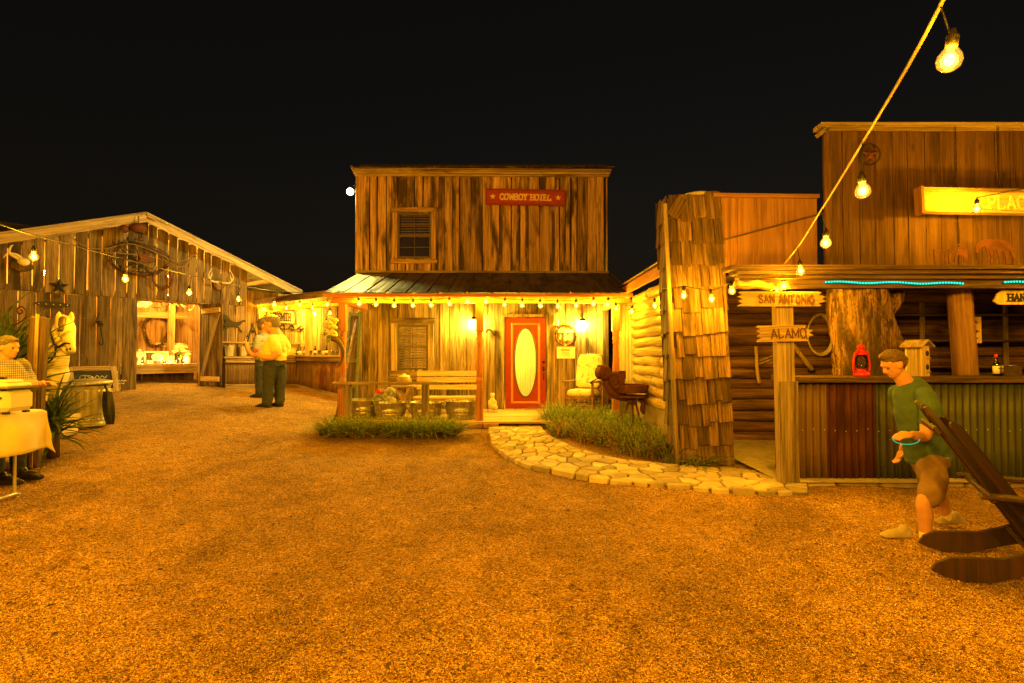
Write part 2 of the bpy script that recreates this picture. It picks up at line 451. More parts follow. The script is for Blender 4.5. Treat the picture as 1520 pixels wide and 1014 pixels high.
DHORN = plain('dark_horn', (.1, .07, .045), .4, var=.3)
BONE = plain('bone', (.7, .64, .5), .7, var=.15)
CONC = plain('concrete', (.36, .32, .26), .9, var=.25, dirt=(.2, .17, .13))
STONE = plain('limestone', (.48, .41, .27), .9, ob=.4, var=.3, sc=5, bump=.5, dirt=(.24, .19, .12), dirt_at=.6)
MORTAR = plain('dirt_mortar', (.17, .13, .085), .95, var=.3, bump=.5)
BRICKM = plain('brick', (.36, .2, .11), .9, var=.3, bump=.4)
SKIN = plain('skin', (.5, .26, .16), .6, var=.1, bump=.05)
HAIR = plain('grey_hair', (.13, .11, .09), .8, sc=40)
DENIM = plain('denim', (.035, .045, .075), .85, var=.35, sc=20, bump=.3)
GREENSH = plain('green_shutter_paint', (.1, .13, .07), .7, var=.3, dirt=(.06, .05, .03))
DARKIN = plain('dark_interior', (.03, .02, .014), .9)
CHALK = plain('chalkboard', (.018, .016, .014), .7)
WHITECH = plain('chalk', (.75, .72, .66), .9)
LANTRED = plain('lantern_red', (.6, .02, .015), .3, bump=0)
GLASS = glassy('clear_glass', (.93, .92, .9), .06)
PANE = glassy('window_pane', (.86, .83, .78), .08, .02)
AMBERG = glassy('amber_glass', (.22, .08, .02), .1)
BLIND = cloth_through('blind', (.7, .58, .38))
SASH = plain('sash', (.09, .075, .06), .6)
PLASTIC = glassy('clear_plastic', (.8, .8, .78), .2, .15)
TEAL = plain('teal_shirt', (.06, .115, .09), .9, var=.15, sc=14)
KHAKI = plain('khaki', (.22, .14, .065), .9, var=.15)
YELLOWS = plain('yellow_shirt', (.72, .58, .16), .85, var=.1, sc=14)
SHOE = plain('pale_shoe', (.4, .34, .25), .8)
BOOT = plain('black_boot', (.02, .017, .015), .35)
REDCUP = plain('red_cup', (.65, .03, .03), .3, bump=0)
FLOWER = plain('flower_petals', (.78, .7, .42), .8, var=.2)
EMB = emit('string_bulb_glow', (1, .5, .06), 5)
def bulbglass():
    m = NT('glowing_bulb_glass'); t = m.n('BsdfTransparent'); t.inputs[0].default_value = (1, .97, .9, 1); e = m.n('Emission'); e.inputs[0].default_value = (1, .42, .035, 1); e.inputs[1].default_value = .42
    g = m.n('BsdfGlossy'); g.inputs['Roughness'].default_value = .05; x = m.n('MixShader'); x.inputs[0].default_value = .42; m.l(t.outputs[0], x.inputs[1]); m.l(e.outputs[0], x.inputs[2])
    lw = m.n('LayerWeight'); lw.inputs[0].default_value = .2; y = m.n('MixShader'); m.l(lw.outputs['Fresnel'], y.inputs[0]); m.l(x.outputs[0], y.inputs[1]); m.l(g.outputs[0], y.inputs[2]); m.l(y.outputs[0], m.out.inputs[0]); return m.m
BULBG = bulbglass()
EMP = emit('porch_lamp_glow', (1, .8, .3), 5)
EMC = emit('candle_glow', (1, .7, .28), 6)
EMT = emit('teal_led', (.02, .6, .46), 1.6)
EMT2 = emit('teal_tube', (.0, .5, .2), .09)
EMF = emit('flood_glow', (1, .88, .35), 9)
EMG = emit('glow_ring', (.1, .8, .3), .12)

def checked(name, a, b, sc):
    m = NT(name); v, _ = m.coords(False)
    mp = m.n('Mapping'); m.l(v, mp.inputs[0]); mp.inputs['Scale'].default_value = (sc, sc, sc)
    se = m.n('SeparateXYZ'); m.l(mp.outputs[0], se.inputs[0])
    fx = m.val('LESS_THAN', m.val('FRACT', m.val('ADD', se.outputs[0], se.outputs[1])), .4); fz = m.val('LESS_THAN', m.val('FRACT', se.outputs[2]), .4)
    return m.set(m.mix(m.val('MULTIPLY', m.val('ADD', fx, fz), .5), a, b), .9)
CHECK = checked('checked_shirt', (.4, .36, .3), (.05, .05, .06), 42)
CHECKB = checked('blue_checked_shirt', (.3, .34, .38), (.1, .13, .18), 26)

def floral():
    m = NT('floral_cushion'); v, _ = m.coords(False)
    a = m.noise(v, 1, 16, 3, .5, .8)
    c = m.ramp(a, (.4, (.74, .66, .5)), (.6, (.7, .62, .46)), (.66, (.3, .2, .12)), (.8, (.4, .2, .14)))
    return m.set(c, .95)
FLORAL = floral()
def leafm(name, a, b, sc=3.):
    m = NT(name); v, rn = m.coords()
    col = m.mix(m.ramp(m.noise(v, 1, sc, 3, .6), (.38, 0.), (.6, 1.)), a, b)
    m.set(col, .5, spec=.4); tr = m.n('BsdfTranslucent'); m.l(col, tr.inputs[0])
    x = m.n('MixShader'); x.inputs[0].default_value = .35; m.l(m.b.outputs[0], x.inputs[1]); m.l(tr.outputs[0], x.inputs[2]); m.l(x.outputs[0], m.out.inputs[0])
    return m.m
LEAFY = leafm('yucca_leaf', (.03, .055, .012), (.13, .19, .045), 8)
GRASS = leafm('grass_blade', (.04, .07, .008), (.32, .42, .06), 26)
GRASSD = leafm('dry_grass_blade', (.12, .07, .025), (.45, .32, .12), 24)
def gravel(name, mul=1.):
    m = NT(name); v, _ = m.coords(False)
    vo = m.n('TexVoronoi'); m.l(v, vo.inputs['Vector']); vo.inputs['Scale'].default_value = 95
    sep = m.n('SeparateColor'); m.l(vo.outputs['Color'], sep.inputs[0])
    c = m.ramp(sep.outputs[0], (.0, (.1, .045, .012)), (.3, (.33, .18, .045)), (.7, (.56, .34, .1)), (1., (.82, .58, .25)))
    low = m.noise(v, (1, .55, 1), .9, 6, .65, .4); c = m.mix(1, c, m.ramp(low, (.38, .7), (.58, 1.08)), 'MULTIPLY')
    mid = m.noise(v, 1, 5, 6, .7); c = m.mix(1, c, m.ramp(mid, (.34, .74), (.62, 1.08)), 'MULTIPLY')
    h = m.val('ADD', m.val('MULTIPLY', vo.outputs['Distance'], -1.2), m.val('MULTIPLY', mid, 1.6))
    pit_shade = m.noise(v, 1, 17, 5, .75); c = m.mix(m.ramp(pit_shade, (.3, .8), (.4, 0.)), c, (.05, .022, .006))  # dark specks stand for shaded hollows, put into the gravel colour
    m.bump(h, 1., .02)
    return m.set(c, .9, spec=.2)
GRAVEL = gravel('gravel')
def pebblem():
    m = NT('pebble'); v, _ = m.coords(False)
    a = m.n('TexWhiteNoise'); sn = m.n('VectorMath', operation='SNAP'); m.l(v, sn.inputs[0]); sn.inputs[1].default_value = (.011, .011, .05)
    m.l(sn.outputs[0], a.inputs['Vector'])
    c = m.ramp(a.outputs['Value'], (.0, (.1, .045, .012)), (.3, (.34, .185, .047)), (.75, (.58, .355, .105)), (1., (.85, .62, .28)))
    mid = m.noise(v, 1, 5, 6, .7); c = m.mix(1, c, m.ramp(mid, (.34, .74), (.62, 1.08)), 'MULTIPLY'); low = m.noise(v, (1, .55, 1), .9, 6, .65, .4); c = m.mix(1, c, m.ramp(low, (.38, .7), (.58, 1.08)), 'MULTIPLY')
    pit_shade = m.noise(v, 1, 17, 5, .75); c = m.mix(m.ramp(pit_shade, (.3, .8), (.4, 0.)), c, (.05, .022, .006))  # same hollow shade put into the pebble colour
    return m.set(c, .8, spec=.3)
PEBBLE = pebblem()
# ---------------------------------------------------------------- ground
def axis(bands):
    out = [bands[0][0]]
    for a, b, st in bands:
        n = max(1, round((b - a) / st)); out += [a + (b - a) * (i + 1) / n for i in range(n)]
    return out
gx = axis([(-400, -40, 60), (-40, -14, 3), (-14, -5, .3), (-5, 5, .1), (5, 10, .3), (10, 40, 3), (40, 400, 60)])
gy = axis([(-60, -6, 6), (-6, 1, .5), (1, 7, .07), (7, 16, .22), (16, 40, 3), (40, 900, 120)])
mb = MB()
def bumpy(x, y): return .012 * math.sin(x * 2.1 + 1.3 * math.sin(y * 1.1)) * math.sin(y * 1.7 + x) + .006 * math.sin(x * 5.3 + y * 3.1) + .003 * math.sin(x * 13 + 2 * math.sin(y * 9)) * math.sin(y * 15 + 2 * math.sin(x * 8))
mb.sheet([[(x, y, gz(x, y) + (bumpy(x, y) if abs(x) < 14 and y < 16 else 0) - .012) for x in gx] for y in gy])
mb.build('ground', GRAVEL, kind='structure', label='orange lit gravel yard sloping up towards the barn')

# loose pebbles in front, too many to count
def pebbles():
    n = 260000
    y = 1.7 + 5.3 * np.random.rand(n * 2) ** 1.35
    x = (np.random.rand(n * 2) * 2 - 1) * (1.02 * y + .8)
    k = (x < 3.6 + .1 * y) & (x > -6) ; x, y = x[k][:n], y[k][:n]; n = len(x)
    spv = lambda q, kk: kk * np.log1p(np.exp(np.clip(q / kk, -40, 40)))
    z = .02 * (spv(y - 6, 1.2) - spv(np.array(-6.), 1.2)) + .0072 * spv(-x - 2.2, .8) * y
    z += .012 * np.sin(x * 2.1 + 1.3 * np.sin(y * 1.1)) * np.sin(y * 1.7 + x) + .006 * np.sin(x * 5.3 + y * 3.1) + .003 * np.sin(x * 13 + 2 * np.sin(y * 9)) * np.sin(y * 15 + 2 * np.sin(x * 8)) - .012
    r = (.0028 + .0042 * np.random.rand(n) ** 3) * (.75 + .1 * y)
    r[np.random.rand(n) < .01] *= 1.6
    base = np.array([(1, 0, 0), (0, 1, 0), (-1, 0, 0), (0, -1, 0), (0, 0, .8), (0, 0, -.6)], float)
    tri = np.array([(0, 1, 4), (1, 2, 4), (2, 3, 4), (3, 0, 4)])
    v = base[None] * (1 + .7 * (np.random.rand(n, 6, 1) - .5))
    a = np.random.rand(n) * 6.28; ca, sa = np.cos(a)[:, None], np.sin(a)[:, None]
    vx = v[:, :, 0] * ca - v[:, :, 1] * sa * .8; vy = v[:, :, 0] * sa + v[:, :, 1] * ca * .8
    tl = (np.random.rand(n, 1) - .5) * .7
    vz = v[:, :, 2] + vx * tl
    V = np.stack([vx, vy, vz], 2) * r[:, None, None]; V += np.stack([x, y, z + r * .25], 1)[:, None]
    V = V[:, :5]
    me = bpy.data.meshes.new('gravel'); nf = n * 4
    me.vertices.add(n * 5); me.vertices.foreach_set('co', V.reshape(-1).astype(np.float32))
    me.loops.add(nf * 3); me.polygons.add(nf)
    li = (tri[None] + (np.arange(n) * 5)[:, None, None]).reshape(-1).astype(np.int32)
    me.loops.foreach_set('vertex_index', li)
    me.polygons.foreach_set('loop_start', np.arange(0, nf * 3, 3, dtype=np.int32))
    try: me.polygons.foreach_set('loop_total', np.full(nf, 3, np.int32))
    except Exception: pass
    me.update(calc_edges=True); me.validate()
    link('gravel', me, PEBBLE, label='loose orange gravel covering the open yard', cat='gravel', kind='stuff')
pebbles()

mb = MB()
for _ in range(900):
    y = 1.9 + 9 * random.random() ** 1.3; x = rnd(-1, 1) * (.95 * y + .3)
    if x > 3.4 and y > 5.5 or (x < -3.5 - .2 * y) or (y > 7 and -1 < x < 3.2) or y > 9.4: continue
    a = rnd(0, 6.28); s_ = rnd(.006, .02); c_, d_ = math.cos(a) * s_, math.sin(a) * s_; z = gz(x, y) + bumpy(x, y) - .004
    mb.add([(x - c_ * 1.6, y - d_ * 1.6, z), (x + d_ * .6, y - c_ * .6, z + rnd(.002, .012)), (x + c_ * 1.6, y + d_ * 1.6, z + rnd(0, .008)), (x - d_ * .6, y + c_ * .6, z + rnd(.002, .012))], [(0, 1, 2, 3)])
mb.build('fallen_leaves', plain('dead_leaf', (.07, .035, .015), .8), label='tiny dark leaf scraps scattered over the gravel', cat='leaves', kind='stuff')
# ---------------------------------------------------------------- voronoi flagstones
def clip(poly, nx, ny, d):                   # keep nx*x+ny*y<=d
    out = []
    for i in range(len(poly)):
        a, b = poly[i], poly[(i + 1) % len(poly)]
        da, db = nx * a[0] + ny * a[1] - d, nx * b[0] + ny * b[1] - d
        if da <= 0: out.append(a)
        if da * db < 0:
            t = da / (da - db); out.append((a[0] + (b[0] - a[0]) * t, a[1] + (b[1] - a[1]) * t))
    return out
def cells(L, Wd, step):
    pts = []; nx, ny = max(1, round(L / step)), max(1, round(Wd / step))
    for i in range(nx):
        for j in range(ny): pts.append(((i + .5 + rnd(-.42, .42)) * L / nx, (j + .5 + (.25 if i % 2 else -.25) + rnd(-.3, .3)) * Wd / ny))
    out = []
    for i, p in enumerate(pts):
        poly = [(0, 0), (L, 0), (L, Wd), (0, Wd)]
        for j, q in enumerate(pts):
            if i == j or abs(p[0] - q[0]) + abs(p[1] - q[1]) > 5 * step: continue
            nx_, ny_ = q[0] - p[0], q[1] - p[1]
            poly = clip(poly, nx_, ny_, (q[0] ** 2 + q[1] ** 2 - p[0] ** 2 - p[1] ** 2) / 2)
            if len(poly) < 3: break
        if len(poly) >= 3: out.append(poly)
    return out
def stone_mesh(poly, fn, joint=.011, h=.018, under=.08, name='flagstone'):
    cx = sum(p[0] for p in poly) / len(poly); cy = sum(p[1] for p in poly) / len(poly)
    rings = []
    pts = []
    for i in range(len(poly)):
        a, b = poly[i], poly[(i + 1) % len(poly)]
        L = math.hypot(b[0] - a[0], b[1] - a[1]); k = 3 if L > .14 else 2
        for q in range(k):
            t = (q + (.12 if q == 0 else 0)) / k; pts.append((a[0] + (b[0] - a[0]) * t, a[1] + (b[1] - a[1]) * t))
    def inset(p, d):
        vx, vy = p[0] - cx, p[1] - cy; L = math.hypot(vx, vy) or 1e-6
        q = max(.2, 1 - (d + abs(rnd(0, d * .4))) / L); return (cx + vx * q, cy + vy * q)
    outer = [inset(p, joint) for p in pts]; inner = [(cx + (p[0] - cx) * .93, cy + (p[1] - cy) * .93) for p in outer]
    n = len(pts); hh = h * rnd(.6, 1.4); tx, ty = rnd(-.02, .02), rnd(-.02, .02)
    c3 = fn(cx, cy); vs = []
    for ring, z in ((outer, -under), (outer, hh * .55), (inner, hh)):
        for p in ring:
            w = fn(*p); vs.append((w[0] - c3[0], w[1] - c3[1], w[2] - c3[2] + z + ((p[0] - cx) * tx + (p[1] - cy) * ty if z > 0 else 0) + (rnd(-.003, .003) if z > 0 else 0)))
    fs = [(r * n + i, r * n + (i + 1) % n, (r + 1) * n + (i + 1) % n, (r + 1) * n + i) for r in (0, 1) for i in range(n)]
    fs.append(tuple(2 * n + i for i in range(n)))
    mb = MB(); mb.add(vs, fs); return mb, c3
def strip_fn(A, B, lift):
    A = [G(*p) for p in A]; B = [G(*p) for p in B]
    A = spline(A, 8); n = len(A); Bs = spline(B, 8)
    Bq = [Bs[min(len(Bs) - 1, round(i * (len(Bs) - 1) / (n - 1)))] for i in range(n)]
    acc = [0]
    for i in range(1, n): acc.append(acc[-1] + ((A[i] + Bq[i]) / 2 - (A[i - 1] + Bq[i - 1]) / 2).length)
    Wd = sum((a - b).length for a, b in zip(A, Bq)) / n
    def fn(s, t):
        s = max(0, min(acc[-1] - 1e-5, s)); i = max(k for k in range(n - 1) if acc[k] <= s); q = (s - acc[i]) / max(1e-6, acc[i + 1] - acc[i])
        a = A[i].lerp(A[i + 1], q); b = Bq[i].lerp(Bq[i + 1], q); p = a.lerp(b, t / Wd)
        return (p.x, p.y, gz(p.x, p.y) + lift)
    return fn, acc[-1], Wd
fn, PL, PW = strip_fn([(729, 634), (733, 655), (752, 676), (790, 692), (850, 706), (905, 715), (980, 723), (1060, 729), (1130, 733), (1200, 735)],
                      [(803, 634), (812, 645), (830, 656), (862, 670), (900, 680), (950, 688), (1000, 693), (1060, 697), (1120, 702), (1200, 712)], .02)
mb = MB(); N1 = 60
mb.sheet([[fn(PL * i / N1, PW * j / 6) for i in range(N1 + 1)] for j in range(7)])
mb.sheet([[(fn(PL * i / N1, 0)[0], fn(PL * i / N1, 0)[1], fn(PL * i / N1, 0)[2] - z) for i in range(N1 + 1)] for z in (.12, 0)])
path = mb.build('path', MORTAR, kind='structure', label='curved flagstone path leading to the red door')
for poly in cells(PL, PW, .23):
    s_, c3 = stone_mesh(poly, fn); s_.build('flagstone', STONE, path, T(*c3))

s0 = .02
while s0 < PL - .3:
    L_ = rnd(.1, .34); q = min(s0 + L_, PL - .01)
    s_, c3 = stone_mesh([(s0, -.05 - rnd(0, .05)), (q, -.05 - rnd(0, .05)), (q, .06), (s0, .06)], fn, .012, .014 + rnd(0, .014), .13); s_.build('edge_stone', STONE, path, T(*c3)); s0 = q + .005

# ---------------------------------------------------------------- lamps
LCOL = (1, .415, .006)
def lamp(parent, p, w, col=LCOL, r=.03):
    l = bpy.data.lights.new('lamp_light', 'POINT'); l.energy = w; l.color = col; l.shadow_soft_size = r; l.use_soft_falloff = False
    o = bpy.data.objects.new('lamp_light', l); COL.objects.link(o); o.matrix_basis = T(*p)
    o.parent = parent; o.matrix_parent_inverse = parent.matrix_basis.inverted(); return o
def bulb_proto(sc):
    g = MB(); g.lathe([(.0, -.062), (.018, -.06), (.032, -.048), (.037, -.03), (.033, -.012), (.022, .006), (.014, .018)], 14, Matrix.Scale(sc, 4))
    s = MB(); s.lathe([(.014, .014), (.018, .018), (.019, .05), (.012, .056), (.006, .075)], 10, Matrix.Scale(sc, 4))
    f = MB(); f.ball((0, 0, -.026 * sc), (.016 * sc, .016 * sc, .02 * sc), 10, 6)
    return g.mesh('bulb'), s.mesh('socket'), f.mesh('filament')
BG = {}
def string(label, wire, bulbs, watt, sc=1., wr=.006, hang=0, group='strings of bulbs', wmat=None, every=None):
    t = thing('string_lights', label, 'string lights', wire[0], 0, group)
    o0 = Vector(wire[0])
    mb = MB(); mb.tube([Vector(p) - o0 for p in spline(wire, 6)], wr, 6); mb.build('wire', wmat or BLACK, t, T(*wire[0]))
    if sc not in BG: BG[sc] = bulb_proto(sc)
    bm, sm, fm = BG[sc]
    for i, b in enumerate(bulbs):
        b = Vector(b); yaw = rnd(0, 6)
        Mx = T(*b) @ RX(rnd(-.12, .12)) @ RY(rnd(-.12, .12))
        x = link('bulb', bm, BULBG, t, Mx); link('filament', fm, EMB, x, Mx); link('socket', sm, BLACK, t, Mx)
        if hang:
            w = min(spline(wire, 12), key=lambda q: (q.x - b.x) ** 2 + (q.y - b.y) ** 2)
            s = MB(); s.tube([Vector((0, 0, .06 * sc)), w - b], .004, 5); s.build('drop_wire', BLACK, t, T(*b))
        lamp(t, b + Vector((0, 0, -.026 * sc)), (watt[i] if isinstance(watt, list) else watt) * rnd(.85, 1.15) * 1.7, r=.023 * sc)
    return t

# the string over the left of the yard
LB = [(50, 377, 5.9), (186, 411, 7.4), (281, 432, 9.0), (354, 442, 10.4), (407, 450, 11.6)]
bl = [P(*b) for b in LB]
wirel = [Vector((-4.4, -2.6, 3.5)), Vector((-4.8, .5, 3.15)), Vector((-5.05, 3.3, 3.0)), P(0, 333, 5.35), P(100, 362, 6.5), P(190, 386, 7.5), P(285, 409, 9.0), P(358, 424, 10.4), P(410, 432, 11.6), P(470, 436, 12.0), P(503, 438, 10.6)]
string('string of bulbs over the left yard running along the barn front', wirel, [Vector((-4.35, -1.8, 3.2)), Vector((-4.6, -.2, 3.0)), Vector((-4.8, 1.4, 2.85)), Vector((-4.95, 3.0, 2.75)), Vector((-5.1, 4.5, 2.65))] + bl, [34] * 5 + [19] * 5, 1.25, hang=1, wr=.008)
# the string over the right of the yard, thick cord towards the viewer
wr_ = [Vector((-.9, -3.6, 4.6)), Vector((.6, -.6, 3.7)), Vector((1.3, 1.0, 3.22)), P(1396, 8, 2.25), P(1280, 212, 3.5), P(1215, 318, 4.9), P(1180, 372, 6.0), P(1140, 413, 6.6), P(1088, 421, 7.05)]
br = [Vector((-.5, -2.9, 4.15)), Vector((.1, -1.7, 3.8)), Vector((.65, -.55, 3.45)), Vector((1.15, .65, 3.1)), P(1411, 77, 2.25), P(1280, 276, 3.5), P(1226, 355, 4.8), P(1188, 398, 5.9), P(1163, 421, 6.5), P(1154, 431, 6.6)]
RCORD = plain('tan_cord', (.2, .14, .08), .6)
string('thick cord of bulbs descending over the bar on the right', wr_, br, [70] * 4 + [15] * 6, 1.3, wr=.009, hang=1, wmat=RCORD)
# two unseen bulb strings added behind the viewer for even frontal light
wb = [Vector((-4.4, -2.6, 3.5)), Vector((-3.2, -2.9, 3.6)), Vector((-.9, -3.6, 4.6))]
string('unseen string of bulbs added behind the viewer as frontal light', [Vector((-4.4, -2.6, 3.5)), Vector((-3.3, -2.8, 3.4)), Vector((-2.2, -3.0, 3.5)), Vector((-.9, -3.6, 4.6))], [Vector((-3.9, -2.7, 3.25)), Vector((-3.1, -2.8, 3.2)), Vector((-2.3, -3.0, 3.3)), Vector((-1.5, -3.3, 3.7))], 95, 1.3)
string('unseen string of bulbs added behind the viewer on the right as extra light', [Vector((-.9, -3.6, 4.6)), Vector((1, -3.2, 3.9)), Vector((3, -2.4, 3.6)), Vector((4.9, .6, 3.2))], [Vector((.1, -3.4, 4.0)), Vector((1.2, -3.1, 3.7)), Vector((2.3, -2.7, 3.6)), Vector((3.3, -2.0, 3.45))], 24, 1.3)
# ---------------------------------------------------------------- hotel
YW, YP, FZ = 12.5, 10.35, .215
hx = lambda u: (u - 760) / F * YW
def wx(u): return P(u, 500, YW).x
def wz(v): return P(760, v, YW).z
HX0, HX1 = wx(527), wx(903)
hotel = thing('hotel_building', 'two storey weathered plank hotel with porch and flat cornice', 'building', (0, YW, FZ))
H = frame((0, YW, 0))
WIN_U = (wx(590), wx(640), wz(384), wz(317)); WIN_L = (wx(590), wx(636), wz(549), wz(482)); DOOR = (wx(749), wx(811), FZ, wz(471))
up = part_empty('upper_wall', hotel, (0, YW, 3.3)); lo = part_empty('lower_wall', hotel, (0, YW, FZ))
ZT = wz(262)
boards('board', H, HX0 + .1, HX1 - .1, wz(404), ZT, W_HOTEL_UP, up, .13, .3, [WIN_U], gap=.02, t=.03, jit=.006, tilt=.01)
boards('board', H, HX0 + .05, HX1 - .02, FZ, wz(440), W_HOTEL_LO, lo, .16, .3, [WIN_L, DOOR], gap=.01, t=.03)
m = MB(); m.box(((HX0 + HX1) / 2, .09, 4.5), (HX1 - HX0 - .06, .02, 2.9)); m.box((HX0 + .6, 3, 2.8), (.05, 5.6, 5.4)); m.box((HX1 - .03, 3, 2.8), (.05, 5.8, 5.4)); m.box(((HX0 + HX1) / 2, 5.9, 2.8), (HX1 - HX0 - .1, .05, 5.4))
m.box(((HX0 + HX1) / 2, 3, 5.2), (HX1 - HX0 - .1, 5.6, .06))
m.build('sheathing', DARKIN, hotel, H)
for u in (533, 679, 703, 727, 743, 764, 782, 821, 843, 866, 891):   # raised battens
    x = wx(u); big = u in (533, 891)
    plank('batten', (x, -.036, wz(404) + .02), (x + rnd(-.01, .01), -.036, ZT), .17 if big else rnd(.07, .1), .022, (0, -1, 0), W_HOTEL_UP, up, H, .003)
plank('corner_board', (HX0 + .09, -.02, FZ), (HX0 + .09, -.02, wz(440)), .16, .05, (0, -1, 0), W_GREY, lo, H, .003)
plank('corner_board', (HX1 - .07, -.02, FZ), (HX1 - .07, -.02, wz(440)), .14, .05, (0, -1, 0), W_DARK, lo, H, .003)
plank('ledge_board', (HX0 + .02, -.06, wz(404) + .0), (HX1, -.06, wz(404) - .01), .05, .07, (0, -1, 0), W_GREY, up, H, .003)
for x in (HX0 + .02, HX1 - .02):      # side returns of the false front
    for k in range(4): plank('side_board', (x, .12 + k * .22, 3.2), (x, .12 + k * .22, ZT), .2, .03, (1, 0, 0), W_HOTEL_UP, up, H, .003)
# cornice: stepped mouldings and a ragged shingle edge
cor = part_empty('cornice', hotel, (0, YW, ZT))
for dz, pr, hh in ((.0, .02, .035), (.035, .05, .05), (.085, .08, .03), (.115, .1, .025)):
    plank('moulding', (HX0 - pr * .6, -pr, ZT + dz + hh / 2), (HX1 + pr * .6, -pr, ZT + dz + hh / 2 - .03), hh - .004, .12 + pr, (0, -1, 0), W_TAN, cor, H, .004)
x = HX0 - .08
while x < HX1 + .0:
    w = rnd(.1, .22)
    plank('roof_shingle', (x + w / 2, -.2, ZT + .148 + rnd(0, .02)), (x + w / 2, .2, ZT + .16 + rnd(0, .06)), w - .006, .018, (0, 0, 1), W_DARK, cor, H, .012); x += w

def window(nm, rect, parent, casing, M, lights, blinds=False):
    x0, x1, z0, z1 = rect; w = part_empty(nm, parent, (0, YW, z0))
    for (a, b, ww) in (((x0 - casing / 2, -.05, z0 - .02), (x0 - casing / 2, -.05, z1 + .02), casing), ((x1 + casing / 2, -.05, z0 - .02), (x1 + casing / 2, -.05, z1 + .02), casing),
                       ((x0 - casing - .03, -.062, z1 + casing / 2 + .022), (x1 + casing + .03, -.062, z1 + casing / 2 + .022), casing), ((x0 - casing - .03, -.066, z0 - casing / 2 - .022), (x1 + casing + .03, -.066, z0 - casing / 2 - .022), casing * .85)):
        plank('casing', a, b, ww, .035, (0, -1, 0), W_HOTEL_LO if lights else W_HOTEL_UP, w, M, .004)
    f = .045
    mb = MB()
    for bx in ((x0 + f / 2, (z0 + z1) / 2, f, z1 - z0), (x1 - f / 2, (z0 + z1) / 2, f, z1 - z0)): mb.box((bx[0], -.01, bx[1]), (bx[2], .07, bx[3]))
    for zz, hh in ((z0 + f / 2, f), (z1 - f / 2, f), ((z0 + z1) / 2, .05)): mb.box(((x0 + x1) / 2, -.012, zz), (x1 - x0 - 2 * f, .066, hh))
    mb.build('frame', SASH, w, M)
    mb = MB(); mb.box(((x0 + x1) / 2, -.006, (z0 + z1) / 2), (.014, .03, z1 - z0 - 2 * f))
    for zz in (z0 + (z1 - z0) * .25, z0 + (z1 - z0) * .75): mb.box(((x0 + x1) / 2, -.004, zz), (x1 - x0 - 2 * f, .024, .014))
    mb.build('glazing_bar', SASH, w, M)
    for za, zb in ((z0 + f, (z0 + z1) / 2 - .025), ((z0 + z1) / 2 + .025, z1 - f)):
        for xa, xb in ((x0 + f, (x0 + x1) / 2 - .007), ((x0 + x1) / 2 + .007, x1 - f)):
            mb = MB(); mb.box(((xa + xb) / 2, .002, (za + zb) / 2), (xb - xa, .004, zb - za)); mb.build('pane', PANE, w, M)
    n = 17; sl = MB(); sl.box((0, 0, 0), (x1 - x0 - .1, .032, .003), RX(R(62))); me = sl.mesh('blind_slat')
    zz0 = z0 + .05 if blinds else z0 + .04
    if blinds: n = 9; zz0 = (z0 + z1) / 2
    for k in range(n): link('blind_slat', me, BLIND, w, M @ T((x0 + x1) / 2, .045, zz0 + (z1 - zz0 - .05) * k / (n - 1)))
    return w
window('window', WIN_U, hotel, .11, H, False, True)
window('window', WIN_L, hotel, .13, H, True)
plank('window_apron', (WIN_L[0] - .2, -.075, WIN_L[2] - .2), (WIN_L[1] + .2, -.075, WIN_L[2] - .2), .1, .04, (0, -1, 0), W_HOTEL_LO, lo, H, .004)

m = MB()
for xa, xb, za, zb in ((HX0 + .06, WIN_L[0] - .02, FZ, 2.9), (WIN_L[1] + .02, DOOR[0] - .02, FZ, 2.9), (DOOR[1] + .02, HX1 - .06, FZ, 2.9), (WIN_L[0] - .02, WIN_L[1] + .02, FZ, WIN_L[2] - .02), (WIN_L[0] - .02, WIN_L[1] + .02, WIN_L[3] + .02, 2.9), (DOOR[0] - .02, DOOR[1] + .02, DOOR[3] + .02, 2.9)): m.box(((xa + xb) / 2, .075, (za + zb) / 2), (xb - xa, .02, zb - za))
m.box(((HX0 + HX1) / 2, 1.6, 2.95), (HX1 - HX0 - .1, 3, .04)); m.build('light_leak_liner', DARKIN, hotel, H)  # unseen liner added to keep the inside bulb from leaking through board gaps
w = Vector((-.3, YW + 1.3, 2.2)); t = thing('hanging_bulb', 'bare bulb hanging inside the hotel behind the door curtain', 'bulb', w)
m = MB(); m.tube([(0, 0, .05), (0, 0, .72)], .005, 5); m.build('cord', BLACK, t, T(*w)); x_ = link('bulb', BG[1.25][0], BULBG, t, T(*w)); link('filament', BG[1.25][2], EMB, x_, T(*w)); link('socket', BG[1.25][1], BLACK, t, T(*w)); lamp(t, w + Vector((0, 0, -.03)), 150, (1, .66, .05), .05)
